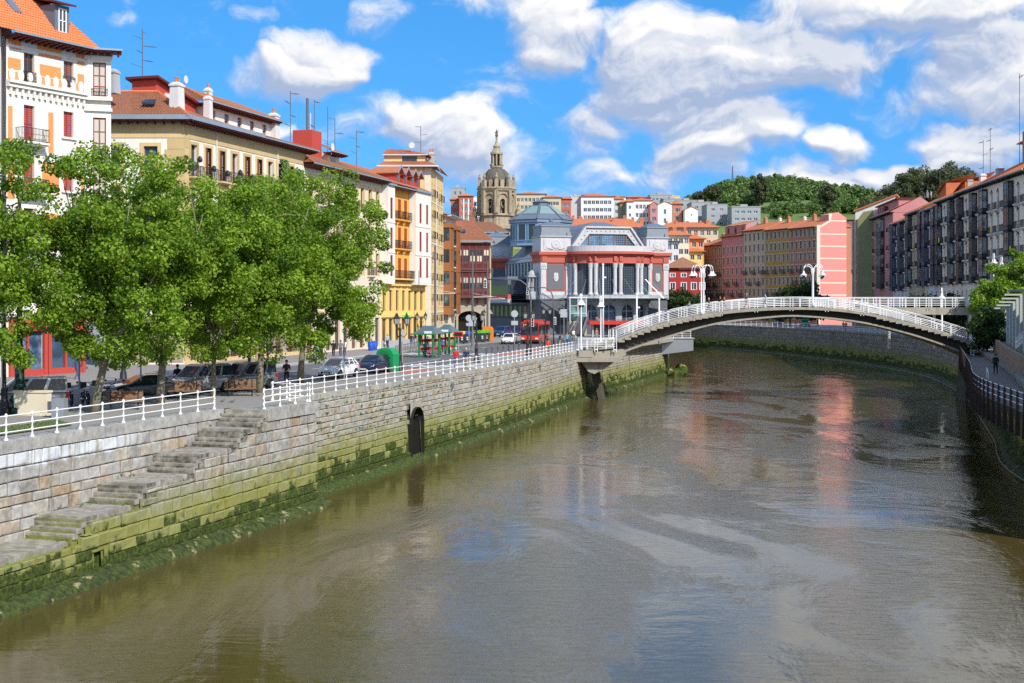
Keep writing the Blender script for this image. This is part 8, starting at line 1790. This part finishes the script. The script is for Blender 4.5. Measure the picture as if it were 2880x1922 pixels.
KIND = {  # lower body stations (x, z low, z high, half width); greenhouse base x0,x1, roof x0,x1, z base, z roof, half width base, roof; wheels x, r
 'hatch': ([(-1.98,.45,.82,.68),(-1.9,.30,.93,.80),(-1.0,.20,.97,.86),(.6,.20,.96,.86),(1.2,.22,.90,.85),(1.75,.26,.76,.79),(1.98,.36,.62,.62)], (-1.86,1.18,-1.30,.22,.95,1.47,.80,.60), (-1.22,1.25,.31)),
 'van': ([(-2.1,.42,.98,.80),(-2.05,.28,1.0,.88),(-1.0,.22,1.02,.90),(.8,.22,1.03,.90),(1.3,.24,.98,.88),(1.85,.28,.84,.82),(2.08,.40,.68,.66)], (-2.08,1.38,-2.02,.42,1.0,1.82,.86,.76), (-1.3,1.35,.32)),
 'saloon': ([(-2.3,.42,.86,.70),(-2.2,.28,.95,.82),(-1.2,.20,.97,.88),(.8,.20,.95,.88),(1.5,.22,.88,.86),(2.1,.27,.74,.78),(2.32,.38,.60,.62)], (-1.75,1.15,-.95,.25,.93,1.42,.80,.58), (-1.35,1.42,.32)),
 'suv': ([(-2.2,.5,1.0,.78),(-2.1,.36,1.08,.88),(-1.0,.28,1.1,.92),(.8,.28,1.1,.92),(1.4,.3,1.06,.9),(2.0,.36,.94,.84),(2.2,.48,.78,.72)], (-2.05,1.15,-1.8,.35,1.08,1.75,.86,.72), (-1.35,1.4,.37))}
def wheel_tree(par, x, y, r):
    def ty(): g = MB(); g.lathe([(r*.62,-.1),(r*.92,-.11),(r,-.07),(r,.07),(r*.92,.11),(r*.62,.1)],18); g.v = [(v[0],v[2],v[1]) for v in g.v]; return g.mesh('wheel',M['tyre'],True)
    def rim():
        g = MB(); g.lathe([(.03,.08),(r*.2,.09),(r*.62,.06),(r*.64,.02)],14); g.v = [(v[0],v[2],v[1]) for v in g.v]
        for k in range(5): a = k*1.2566; g.bar((0,.10,0),(r*.58*math.cos(a),.085,r*.58*math.sin(a)),.07,.02)
        return g.mesh('rim',M['rim'])
    s = 1 if y > 0 else -1; o = inst('wheel', cached(('ty',r), ty), par, (x,y,r)); q = inst('rim', cached(('rim',r), rim), o); q.rotation_euler = (0,0,0 if s > 0 else math.pi)
def car(label, kind, m, x, y, head, group=None, name='parked_car'):
    st, gh, wh = KIND[kind]; t = thing(name, label, 'van' if kind == 'van' else 'car', (x,y,.006), head, group)
    g = MB(); n = 12
    for (sx, zl, zh, hw) in st:
        for (a, b) in ((-.9,0),(-1,.18),(-1,.55),(-.985,.8),(-.9,1),(-.45,1.03),(.45,1.03),(.9,1),(.985,.8),(1,.55),(1,.18),(.9,0)): g.v.append((sx, a*hw, zl+(zh-zl)*b))
    for i in range(len(st)-1):
        for j in range(n): g.f.append((i*n+j,i*n+(j+1)%n,(i+1)*n+(j+1)%n,(i+1)*n+j)); g.mi.append(0)
    g.f.append(tuple(range(n))); g.mi.append(0); e = (len(st)-1)*n; g.f.append(tuple(e+j for j in reversed(range(n)))); g.mi.append(0)
    body = g.build('body', M[m], t, smooth=True, fix=True)
    b0, b1, r0, r1, zb, zr, hb, hr_ = gh
    def P(u, v, k=0.0):     # u 0 rear..1 front, v 0 base..1 roof
        return (b0+(b1-b0)*u)*(1-v)+(r0+(r1-r0)*u)*v
    rows = [(0.0,b0,b1,hb),(.55,b0*.45+r0*.55,b1*.45+r1*.55,hb*.5+hr_*.5),(.9,b0*.1+r0*.9,b1*.1+r1*.9,hb*.08+hr_*.92),(1.0,r0+.12,r1-.15,hr_*.86)]
    g = MB()
    for v, xa, xb, hw in rows:
        z = zb+(zr-zb)*v
        for xx, yy in ((xb,-hw*.86),(xb-.1*(1-v)-.05,-hw),(xa+.08,-hw),(xa,-hw*.86),(xa,hw*.86),(xa+.08,hw),(xb-.1*(1-v)-.05,hw),(xb,hw*.86)): g.v.append((xx,yy,z))
    for i in range(3):
        for j in range(8): g.f.append((i*8+j,i*8+(j+1)%8,(i+1)*8+(j+1)%8,(i+1)*8+j)); g.mi.append(0)
    g.f.append(tuple(range(24,32))); g.mi.append(0); g.build('cabin', M[m], t, smooth=False, fix=True)
    # glass set just proud of the cabin skin
    def S(v): 
        for i in range(3):
            if rows[i][0] <= v <= rows[i+1][0]: k = (v-rows[i][0])/(rows[i+1][0]-rows[i][0]); return [rows[i][q]+(rows[i+1][q]-rows[i][q])*k for q in range(1,4)]
    def zv(v): return zb+(zr-zb)*v
    for nm, dx in (('windscreen',1),('rear_window',0)):
        g = MB(); a, b, c = S(.06), S(.55), S(.86); k = 1 if dx else 0; o = .012 if dx else -.012
        for lo, hi, v0, v1 in ((a,b,.06,.55),(b,c,.55,.86)): g.quad((lo[k]+o,-lo[2]*.82,zv(v0)),(lo[k]+o,lo[2]*.82,zv(v0)),(hi[k]+o,hi[2]*.82,zv(v1)),(hi[k]+o,-hi[2]*.82,zv(v1)))
        g.build(nm, M['carglass'], t)
    a, b = S(.10), S(.84)
    spans = {'van': ((.70,.97),(.36,.66),(.03,.32)), 'suv': ((.62,.95),(.33,.59),(.05,.3))}.get(kind, ((.56,.93),(.27,.52),(.10,.24)))
    for sy in (-1,1):
        for u0, u1 in spans:
            X = lambda s, u: s[0]+(s[1]-s[0])*u
            g = MB(); g.quad((X(a,u0),sy*(a[2]+.006),zv(.10)),(X(a,u1)-.05,sy*(a[2]+.006),zv(.10)),(X(b,u1)-.05,sy*(b[2]+.012),zv(.84)),(X(b,u0),sy*(b[2]+.012),zv(.84))); g.build('side_window', M['carglass'], t)
        for (dxx) in (wh[1]-.62,wh[1]-1.55): 
            if dxx > wh[0]+.2: g = MB(); hw = st[3][3]; g.box(dxx-.006,sy*(hw+.002)-.004,.32,dxx+.006,sy*(hw+.002)+.004,st[3][2]*.95); g.box(dxx+.12,sy*(hw-.005)-.012,.78,dxx+.3,sy*(hw-.005)+.012,.81); g.build('door_seam', M['blacktrim'], body)
        g = MB(); g.ball((b1-.28,sy*(hb+.14),zb+.12),.11,0,7,5,.8); g.build('mirror', M[m], t)
        f = st[-1]; f2 = st[-2]
        g = MB(); g.hexa([(f[0]-.10,sy*f[3]*.72,f[2]-.06),(f2[0]+.02,sy*(f2[3]+.012),f2[2]-.11),(f2[0]-.12,sy*(f2[3]+.02),f2[2]-.02),(f[0]-.22,sy*f[3]*.8,f[2]+.07),(f[0]-.02,sy*f[3]*.70,f[2]-.08),(f2[0]+.06,sy*(f2[3]+.03),f2[2]-.15),(f2[0]-.10,sy*(f2[3]+.035),f2[2]-.04),(f[0]-.16,sy*f[3]*.8,f[2]+.09)]); g.build('headlight', M['headlamp'], t, fix=True)
        rr = st[1]; g = MB(); g.box(rr[0]-.10,sy*rr[3]*.98-.07,rr[2]-.32,rr[0]+.06,sy*rr[3]*.98+.02,rr[2]-.02); g.build('tail_light', M['taillamp'], t)
        for wx in wh[:2]:
            hw = .86 if kind == 'hatch' else st[2][3]; g = MB(); g.lathe([(.01,0),(wh[2]*1.22,0),(wh[2]*1.22,.012),(.01,.012)],18); yb = hw-.008
            g.v = [(wx+v[0], sy*(yb+v[2]), max(wh[2]+v[1],.16)) for v in g.v]; g.build('wheel_arch', M['blacktrim'], t); wheel_tree(t, wx, sy*(hw-.07), wh[2])
    f = st[-1]; g = MB(); g.box(f[0]-.06,-f[3]*.62,f[1]+.02,f[0]+.012,f[3]*.62,f[2]-.1); g.build('grille', M['blacktrim'], t)
    g = MB(); g.box(f[0]+.012,-.26,f[1]-.02,f[0]+.03,.26,f[1]+.09); g.build('number_plate', M['plate'], t); rr = st[0]; g = MB(); g.box(rr[0]-.03,-.26,.62,rr[0]-.008,.26,.73); g.build('number_plate', M['plate'], t)
    g = MB(); g.box(st[1][0]+.1,-st[2][3]*.95,.2,st[-2][0]-.05,st[2][3]*.95,.34); g.build('underbody', M['blacktrim'], t)
    return t
GV = 'vehicles parked on the left bank'
def hd(dx, dy): return math.atan2(dy, dx)
car('white hatchback parked facing the camera beside the quay','hatch','cwhite',*gp(952,1062),hd(-.36,-.93),GV); car('dark navy hatchback parked right behind the white hatchback','hatch','cblue',*gp(1052,1049),hd(-.34,-.94),GV)
car('grey green van in tree shade beside the man in black','van','cgrey',*gp(692,1097),hd(-.52,-.85),GV); car('silver van in dappled shade left of the grey van','van','csilver',*gp(562,1106),hd(-.52,-.85),GV); car('black saloon car parked between plane trees','saloon','cblack',*gp(405,1122),hd(-.78,-.62),GV); car('silver van partly cut by the left picture edge','van','csilver',*gp(72,1156),hd(-.94,-.34),GV)
car('white hatchback driving towards us beside the red bus','hatch','cwhite',*gp(1432,968),hd(-.12,-.99),None,'car'); car('dark blue off road car driving behind the white hatchback','suv','cnavy',*gp(1412,948),hd(-.3,-.95),None,'car'); car('blue car behind the bus at the market','hatch','cblue',*gp(1458,944),hd(-.2,-.98),None,'car')
# bus
M['busred'] = paint('red_bus_paint', (.62,.035,.015))
bx, by = gp(1490,968); bu = thing('city_bus','red city bus with dark windscreen at the crossing before the market','bus',(bx,by,.006),hd(-.16,-.987))
g = MB(); g.slab([(0,-1.25,.35),(0,1.25,.35),(0,1.25,2.75),(0,1.1,3.0),(0,-1.1,3.0),(0,-1.25,2.75)],(-11.5,0,0)); g.build('body', M['busred'], bu, fix=True)
g = MB(); g.slab([(.02,-1.18,1.25),(.02,1.18,1.25),(.02,1.15,2.75),(.02,.95,2.9),(.02,-.95,2.9),(.02,-1.15,2.75)],(.05,0,0)); g.build('windscreen', M['carglass'], bu, fix=True)
for sy in (-1,1):
    g = MB(); g.box(-11.2,sy*1.255-.01,1.2,-.15,sy*1.255+.01,2.5); g.build('window_band', M['carglass'], bu)
    for wx in (-2.2,-8.6): wheel_tree(bu,wx,sy*1.15,.48)
    g = MB(); g.box(.02,sy*.95-.2,.62,.06,sy*.95+.2,.85); g.build('headlight', M['headlamp'], bu); g = MB(); g.box(-.1,sy*1.45-.08,1.7,.15,sy*1.45+.08,2.2); g.build('mirror', M['blacktrim'], bu)
g = MB(); g.box(.01,-1.2,.3,.05,1.2,.55); g.build('bumper', M['blacktrim'], bu); g = MB(); g.box(-9,-.9,3.0,-.4,.9,3.25); g.build('roof_pod', M['busred'], bu)
fc = bpy.data.curves.new('num','FONT'); fc.body = '77'; fc.size = .5; tmp = bpy.data.objects.new('num', fc); me = bpy.data.meshes.new_from_object(tmp); bpy.data.objects.remove(tmp); M['amberled'] = emis('amber_led', (1,.25,.02), 1.2); me.materials.append(M['amberled']); o = inst('route_number', me, bu, (.085,-.95,2.38)); o.rotation_euler = (R(90),0,R(90))
g = MB(); g.box(.075,-.1,2.42,.085,.75,2.62); g.build('destination_text', M['shred'], bu)
# motorcycles
def motorcycle(label, x, y, head, m):
    t = thing('motorcycle', label, 'motorcycle', (x,y,.006), head, 'parked motorcycles')
    for wx in (-.68,.68):
        def ty(): g = MB(); g.tube([(.29*math.cos(a*.3491),0,.29*math.sin(a*.3491)) for a in range(19)],.055,6); return g.mesh('wheel',M['tyre'],True)
        def hub():
            g = MB(); g.tube([(0,-.06,0),(0,.06,0)],.06,7)
            for k in range(7): a = k*.8976; g.bar((0,0,0),(.27*math.cos(a),0,.27*math.sin(a)),.02)
            return g.mesh('rim',M['rim'])
        o = inst('wheel', cached('mty', ty), t, (wx,0,.345)); inst('rim', cached('mhub', hub), o)
    g = MB(); g.tube([(.68,.09,.345),(.42,.09,.95)],.03,6); g.tube([(.68,-.09,.345),(.42,-.09,.95)],.03,6); g.build('fork', M['steel'], t)
    g = MB(); g.tube([(.42,0,.92),(.1,0,.75),(-.2,0,.5),(-.68,0,.345)],.04,6); g.tube([(.42,0,.8),(.2,0,.35),(-.2,0,.3),(-.25,0,.6)],.035,6); g.build('frame', M['blacktrim'], t)
    g = MB(); g.ball((.05,0,.48),.2,0,8,6,.95); g.box(-.15,-.14,.28,.2,.14,.5); g.build('engine', M['greyiron'], t)
    g = MB(); g.lathe([(.02,-.3),(.13,-.24),(.17,-.05),(.16,.12),(.1,.26),(.02,.32)],10); g.v = [(.18+v[2],v[0],.83+v[1]*.8) for v in g.v]; g.build('tank', M[m], t, smooth=True)
    g = MB(); g.hexa([(-.75,-.11,.76),(-.02,-.13,.74),(-.02,.13,.74),(-.75,.11,.76),(-.78,-.09,.86),(-.04,-.1,.82),(-.04,.1,.82),(-.78,.09,.86)]); g.build('seat', M['blacktrim'], t)
    g = MB(); g.tube([(.28,-.38,1.08),(.4,-.2,1.04),(.42,0,1.0),(.4,.2,1.04),(.28,.38,1.08)],.02,6); g.tube([(.36,.3,1.06),(.36,.34,1.25)],.012,4); g.tube([(.36,-.3,1.06),(.36,-.34,1.25)],.012,4); g.ball((.36,.35,1.27),.06,0,6,4); g.ball((.36,-.35,1.27),.06,0,6,4); g.build('handlebar', M['blacktrim'], t)
    g = MB(); g.ball((.56,0,.88),.11,0,8,6); g.build('headlight', M['headlamp'], t); g = MB(); g.box(-1.05,-.2,.88,-.62,.2,1.2); g.build('top_box', M['blacktrim'], t); g = MB(); g.tube([(.1,-.16,.3),(-.4,-.18,.3),(-.8,-.18,.42)],[.03,.045,.05],7); g.build('exhaust', M['steel'], t)
    g = MB(); g.box(.5,-.07,.66,.9,.07,.69); g.box(-.95,-.07,.66,-.5,.07,.69); g.build('mudguard', M[m], t)
motorcycle('motorcycle with red fork nearest the silver van',*gp(195,1140),R(-62),'busred'); motorcycle('black motorcycle in the middle between post and leaning tree',*gp(240,1138),R(-60),'cblack'); motorcycle('blue black motorcycle right of the leaning plane tree',*gp(300,1131),R(-35),'cnavy')
# ================================================================== people
SK = {}
def skeleton(pose):
    J = {'pel':(0,0,.95,.145),'spi':(0,0,1.15,.135),'che':(0,.0,1.36,.15),'nec':(0,.0,1.49,.058),'hd0':(0,.02,1.57,.085),'hd1':(0,.03,1.66,.10),'hd2':(0,.015,1.735,.075)}
    for s, k in ((-1,'l'),(1,'r')):
        J['sh'+k] = (s*.185,0,1.41,.075); J['el'+k] = (s*.235,-.02,1.13,.05); J['wr'+k] = (s*.235,.06,.90,.034); J['ha'+k] = (s*.232,.075,.84,.036)
        J['hi'+k] = (s*.095,0,.90,.105); J['kn'+k] = (s*.10,.02,.49,.068); J['an'+k] = (s*.10,-.02,.085,.045); J['to'+k] = (s*.105,.13,.04,.04)
    def mv(**kw):
        for k, v in kw.items(): J[k] = (*v, J[k][3])
    if pose == 'walk': mv(knl=(-.10,.22,.52),anl=(-.10,.25,.10),tol=(-.10,.40,.07),knr=(.10,-.05,.49),anr=(.10,-.30,.16),tor=(.10,-.20,.05),ell=(-.24,-.14,1.14),wrl=(-.23,-.12,.92),hal=(-.23,-.11,.86),elr=(.24,.08,1.14),wrr=(.22,.24,.98),har=(.21,.29,.95))
    if pose == 'fold': mv(ell=(-.25,.02,1.13),wrl=(-.09,.20,1.04),hal=(-.03,.21,1.03),elr=(.25,.02,1.13),wrr=(.09,.21,1.02),har=(.03,.22,1.01))
    if pose == 'bent': mv(che=(0,.06,1.35),nec=(0,.10,1.47),hd0=(0,.14,1.54),hd1=(0,.17,1.62),hd2=(0,.17,1.70),shl=(-.185,.06,1.40),shr=(.185,.06,1.40),elr=(.24,.04,1.13),wrr=(.16,.24,1.08),har=(.14,.29,1.09),knl=(-.10,.10,.50),anl=(-.10,.10,.09),tol=(-.1,.25,.04),anr=(.1,-.18,.10),tor=(.1,-.04,.04))
    if pose == 'sit':
        for k in list(J): x, y, z, r = J[k]; J[k] = (x,y,z-.45,r)
        mv(knl=(-.11,.44,.50),anl=(-.11,.42,.09),tol=(-.11,.56,.04),knr=(.11,.44,.50),anr=(.11,.44,.09),tor=(.11,.58,.04),wrl=(-.14,.24,.60),hal=(-.12,.31,.59),wrr=(.14,.24,.60),har=(.12,.31,.59))
    E = [('pel','spi','top'),('spi','che','top'),('che','nec','top'),('nec','hd0','skin'),('hd0','hd1','skin'),('hd1','hd2','skin')]
    for k in 'lr': E += [('che','sh'+k,'top'),('sh'+k,'el'+k,'top'),('el'+k,'wr'+k,'arm'),('wr'+k,'ha'+k,'skin'),('pel','hi'+k,'leg'),('hi'+k,'kn'+k,'leg'),('kn'+k,'an'+k,'leg'),('an'+k,'to'+k,'shoe')]
    return J, E
def body_mesh(pose):
    if pose in SK: return SK[pose]
    J, E = skeleton(pose); names = list(J); me = bpy.data.meshes.new('sk'); me.from_pydata([J[n][:3] for n in names], [(names.index(a),names.index(b)) for a,b,_ in E], []); o = bpy.data.objects.new('sk', me); COL.objects.link(o)
    md = o.modifiers.new('s','SKIN'); md.use_smooth_shade = True
    for i, n in enumerate(names): v = me.skin_vertices[0].data[i]; r = J[n][3]; v.radius = (r*(1.12 if n in ('che','spi','pel') else 1), r*(.78 if n in ('che','spi','pel') else 1)); v.use_root = n == 'pel'
    o.modifiers.new('u','SUBSURF').levels = 1
    dg = bpy.context.evaluated_depsgraph_get(); bm = bpy.data.meshes.new_from_object(o.evaluated_get(dg)); bpy.data.objects.remove(o)
    # five fingers on each hand, nose and ears, joined into the same body
    g = MB(); g.v = [tuple(v.co) for v in bm.vertices]; g.f = [tuple(p.vertices) for p in bm.polygons]; g.mi = [0]*len(g.f); nb = len(g.f)
    for k in 'lr':
        h, w = Vector(J['ha'+k][:3]), Vector(J['wr'+k][:3]); d = (h-w).normalized(); sd = d.cross(Vector((1,0,0))); sd = sd.normalized() if sd.length > .1 else Vector((0,1,0)); pal = d.cross(sd)
        for i, L in enumerate((.062,.075,.08,.072)): a = h+sd*(.030-.020*i); b = a+d*L*.55; g.tube([a,b,b+d*L*.4+pal*.02*(1 if k == 'l' else -1)],[.009,.008,.006],5)
        a = h-d*.02+sd*.03; g.tube([a,a+sd*.028+d*.02,a+sd*.035+d*.045],[.010,.009,.007],5)
    hd = Vector(J['hd1'][:3]); g.tube([hd+Vector((0,.075,.02)),hd+Vector((0,.112,-.012))],[.008,.016],5)
    for s in (-1,1): g.ball(tuple(hd+Vector((s*.093,-.005,-.005))),.022,0,6,4); g.ball(tuple(hd+Vector((s*.034,.083,.022))),.011,0,6,4)
    nx = len(g.f)
    segs = [(Vector(J[a][:3]),Vector(J[b][:3]),l) for a,b,l in E]; slot = {'skin':0,'top':1,'arm':2,'leg':3,'shoe':4}
    for i in range(nb):
        c = sum((Vector(g.v[q]) for q in g.f[i]), Vector())/len(g.f[i]); best = None
        for a, b, l in segs:
            t = max(0,min(1,(c-a).dot(b-a)/max(1e-9,(b-a).length_squared))); dd = (c-(a+(b-a)*t)).length
            if best is None or dd < best[0]: best = (dd,l)
        g.mi[i] = slot[best[1]]
    res = g.mesh('body', [M['iron']]*5, True); hair = MB(); hair.ball((0,-.012,.028),.108,0,10,7,1.0); keep = [(f,m) for f,m in zip(hair.f,hair.mi) if sum(hair.v[q][2] for q in f)/len(f) > .012 or sum(hair.v[q][1] for q in f)/len(f) < -.045]; hair.f = [f for f,_ in keep]; hair.mi = [0]*len(hair.f)
    SK[pose] = (res, hair.mesh('hair', M['iron'], True), hd); return SK[pose]
_cm = {}
def cloth(c):
    if c not in _cm: _cm[c] = mat('cloth_%02x%02x%02x' % tuple(int(v*255) for v in c), c, .85, .15, 6, obj=True)
    return _cm[c]
SKINC = (.46,.27,.18); BLK = (.015,.015,.018); NVY = (.02,.03,.08); JEAN = (.06,.10,.20); RED = (.5,.03,.03); KHA = (.38,.28,.15); WHT = (.7,.7,.68); GRY = (.18,.18,.18); PUR = (.10,.06,.32); BRN = (.14,.08,.05); LBL = (.30,.45,.62); PNK = (.6,.25,.28); GRN = (.08,.14,.07)
def person(label, x, y, z, face, pose, top, leg, hair=(.03,.02,.015), arm=None, shoe=(.03,.03,.03), h=1.0, bag=None, hat=None, group='people'):
    body, hm, hd = body_mesh(pose); t = thing('person', label, 'person', (x,y,z), face-math.pi/2, group, h)
    o = inst('body', body, t)
    for i, c in enumerate((SKINC, top, arm or top, leg, shoe)): o.material_slots[i].link = 'OBJECT'; o.material_slots[i].material = cloth(c)
    q = inst('hair', hm, t, hd); q.material_slots[0].link = 'OBJECT'; q.material_slots[0].material = cloth(hair)
    if hat: g = MB(); g.lathe([(.14,.05),(.15,.07),(.105,.08),(.10,.14),(.02,.16)],10,tuple(hd)); g.build('hat', cloth(hat), t)
    return t
def carry(label, t, c, dx=.3, z=.55, w=.28, hh=.34, name='bag'):
    v = Matrix.Rotation(t.rotation_euler.z,3,'Z') @ Vector((dx,.08,0)); g = MB(); g.hexa([(-.06,-w/2,0),(.06,-w/2,0),(.06,w/2,0),(-.06,w/2,0),(-.03,-w*.42,hh),(.03,-w*.42,hh),(.03,w*.42,hh),(-.03,w*.42,hh)]); g.tube([(0,-.06,hh),(0,-.04,hh+.13),(0,.04,hh+.13),(0,.06,hh)],.008,4); o = g.build(name, cloth(c), None, (t.location.x+v.x,t.location.y+v.y,t.location.z+z-.1), t.rotation_euler.z); tag(o,label,'bag')
CAMF = R(-90)
def P_(label, px, py, *a, **k): x, y = gp(px,py); return person(label,x,y,.0,*a,**k)
P_('man in black with folded hands standing beside the grey van',806,1086,CAMF,'fold',BLK,BLK,arm=SKINC)
P_('man in dark shirt standing between black saloon and silver van',499,1104,R(-60),'stand',NVY,BLK)
t = P_('woman in blue jacket and jeans walking past the red shop front',216,1071,R(60),'walk',JEAN,JEAN,(.08,.05,.03))
P_('person in red top before a shop window behind the trees',703,1022,R(90),'stand',RED,GRY); P_('person in pale pink top at the shop window beside the red one',724,1022,R(100),'stand',PNK,KHA,(.3,.2,.1))
P_('person in brown trousers behind the trunk of the right plane tree',866,1015,R(60),'walk',BRN,KHA); P_('person in blue jeans beside the far sidewalk lamp post',893,1014,CAMF,'stand',LBL,JEAN); P_('person dressed in black walking on the far sidewalk',938,1006,CAMF,'walk',BLK,BLK); P_('person in jeans walking next to the one in black',958,1005,CAMF,'walk',GRY,JEAN); P_('person in light jeans right of the sidewalk pair',969,1003,R(-80),'walk',WHT,JEAN)
t = P_('elderly woman with red jacket and blue trousers on the quay',1282,1036,R(-80),'stand',RED,(.08,.09,.2),(.6,.6,.58)); t = P_('man with dark sweater and khaki trousers on the quay',1311,1037,R(-95),'walk',NVY,KHA,(.45,.42,.4)); carry('blue folder held by the man in khaki trousers',t,(.02,.08,.45),.2,1.0,.3,.25,'folder')
t = P_('man in red T-shirt walking along the quay near the bridge',1542,1001,R(-95),'walk',(.6,.06,.02),GRY,arm=SKINC); carry('white plastic bag carried by the man in the red T-shirt',t,WHT,.28,.62)
P_('young person with backpack leaning at the quay railing by the bridge',1574,978,R(-20),'stand',NVY,KHA); P_('seated looking person in grey at the quay railing',1585,977,R(-40),'bent',GRY,JEAN,h=.92); P_('person with blue top by the railing near the bridge foot',1595,975,R(-100),'stand',(.2,.35,.5),JEAN,(.25,.15,.06)); P_('person in green jacket with back turned near the bridge foot',1601,974,R(80),'stand',GRN,JEAN)
t = P_('woman in white blouse with bag before the glass lift',1613,960,R(-70),'walk',WHT,GRY,(.3,.18,.08)); carry('white shopping bag of the woman before the lift',t,WHT,-.28,.6)
t = P_('person in blue at the pharmacy front carrying a white bag',1090,980,CAMF,'walk',LBL,NVY,(.4,.38,.36)); carry('white bag carried at the pharmacy front',t,WHT,.28,.62); P_('man with papers walking past the yellow shop fronts',1157,978,CAMF,'walk',NVY,JEAN)
P_('person in white top sitting in the nearer bus shelter',1192,1004,R(-75),'sit',WHT,JEAN); P_('person in turquoise sitting between the two bus shelters',1236,998,R(-75),'sit',(.05,.4,.45),(.5,.12,.05)); P_('person in purple standing in the farther bus shelter',1241,994,R(-90),'stand',PUR,BLK); P_('person in dark clothes standing behind the nearer shelter boards',1203,990,R(-90),'stand',BLK,JEAN,arm=SKINC); P_('person in black with bag right of the farther shelter',1262,985,R(-60),'walk',BLK,GRY); P_('person in yellow vest near the recycling containers',1277,978,R(-60),'stand',(.5,.55,.03),GRY)
P_('woman in red patterned top on the landing of the bridge',1678,957,R(-70),'stand',(.45,.15,.12),(.4,.3,.25),(.35,.2,.1)); P_('man in grey under the red canopy end',1722,948,R(-100),'stand',GRY,GRY)
for px, lb, a, ps, c, l, hr2 in ((1873,'person in purple jacket climbing the left ramp of the footbridge',R(160),'bent',PUR,BLK,(.1,.05,.03)),(1939,'person in dark coat by the left bridge lamps',R(-60),'stand',GRY,NVY,(.2,.12,.08)),(1994,'person in green jacket on the left part of the footbridge',R(170),'walk',GRN,BLK,(.4,.4,.38)),(2025,'person with brown hair on the footbridge, left of a pair',R(0),'walk',BLK,GRY,(.2,.1,.05)),(2037,'person in orange brown top on the footbridge, right of a pair',R(0),'walk',(.5,.2,.08),GRY,(.06,.03,.02)),(2152,'person in light blue shirt at the crown of the footbridge',R(180),'walk',LBL,BLK,(.05,.03,.02))):
    Y = 156; x = (px-CX)/FPX*Y; t = person(lb,x,Y,interp(DK,x)+.2,a,ps,c,l,hr2)
    if px == 1873: carry('bright green bag carried up the footbridge',t,(.08,.6,.05),.2,.6)
x = (2099-CX)/FPX*156; t = person('person with hat and dark coat on the footbridge',x,156,interp(DK,x)+.2,R(0),'walk',(.08,.07,.06),BLK,hat=(.5,.42,.3)); carry('pink and white bag carried by the person with hat',t,PNK,.3,.5)
person('hooded person in black walking away on the timber walkway',41.4,112.6,ZD,R(75),'walk',BLK,BLK,BLK,shoe=BLK)
a = R(15); 
for k, (lx, c) in enumerate(((9.0,(.4,.2,.15)),(9.9,(.5,.4,.35)))): person(('woman in brown top leaning at the market terrace','person in pale top leaning at the market terrace')[k],5.2+lx*math.cos(a)+4.6*math.sin(a),236+lx*math.sin(a)-4.6*math.cos(a),1.6,CAMF,'fold',c,GRY)
person('dark figure on the right promenade below the upper bridge arm',59.2,171,0,R(-100),'walk',BLK,BLK); person('person in red top on the far promenade under the arch',66.5,262,0,R(-100),'walk',RED,GRY); person('person in grey on the far promenade under the arch',67.5,268,0,R(-90),'stand',GRY,BLK)
# pushchair
x, y = gp(1211,1006); t = thing('pushchair','pink and black pushchair at the nearer bus shelter','pushchair',(x,y,0),R(-40))
g = MB(); g.hexa([(-.2,-.25,.35),(.2,-.25,.4),(.2,.35,.4),(-.2,.35,.35),(-.2,-.3,.5),(.2,-.3,.5),(.2,.45,.95),(-.2,.45,.95)]); g.build('seat', cloth((.5,.05,.22)), t); g = MB(); g.tube([(-.22,.5,1.0),(-.22,-.4,.15)],.018,5); g.tube([(.22,.5,1.0),(.22,-.4,.15)],.018,5); g.tube([(-.22,.5,1.0),(.22,.5,1.0)],.018,5); g.tube([(-.22,-.1,.45),(-.22,.35,.12)],.018,5); g.tube([(.22,-.1,.45),(.22,.35,.12)],.018,5); g.build('frame', M['iron'], t)
for sx in (-.22,.22):
    for sy in (-.4,.35): g = MB(); g.tube([(sx-.02,sy,.11),(sx+.02,sy,.11)],.11,9); g.build('wheel', M['rubber'], t)
# parked cars and kiosk glimpsed on the far promenade below the arch
for k, (px, Y, m, lb) in enumerate(((2265,305,'bankgreen','green van on the far promenade seen under the arch'),(2190,322,'csilver','silver van on the far promenade seen under the arch'))): car(lb,'van',m,(px-CX)/FPX*Y,Y,R(-110),'cars on the far promenade')
# pigeons
def pigeon():
    g = MB(); g.lathe([(.01,-.16),(.05,-.10),(.075,0),(.06,.08),(.03,.13)],8); g.v = [(v[2],v[0],.10+v[1]*.9+v[2]*.25) for v in g.v]; g.ball((.13,0,.20),.032,0,7,5); g.tube([(.155,0,.20),(.18,0,.195)],[.008,.003],4); g.hexa([(-.26,-.03,.05),(-.12,-.045,.07),(-.12,.045,.07),(-.26,.03,.05),(-.26,-.03,.06),(-.12,-.045,.09),(-.12,.045,.09),(-.26,.03,.06)])
    for s in (-.025,.025): g.tube([(0,s,.05),(.01,s,0)],.006,4)
    return g.mesh('pigeon', cloth((.14,.15,.17)), True)
pm_ = pigeon()
for k, (px, py, a, lb) in enumerate(((654,1133,20,'pigeon on the plaza right of the stair head railing'),(724,1115,190,'pigeon walking near the short railing and lamp post'),(627,1131,60,'pigeon half hidden by the end post of the near railing'))): tag(inst('pigeon', pm_, None, (*gp(px,py),0), R(a)), lb, 'pigeon','pigeons on the plaza')
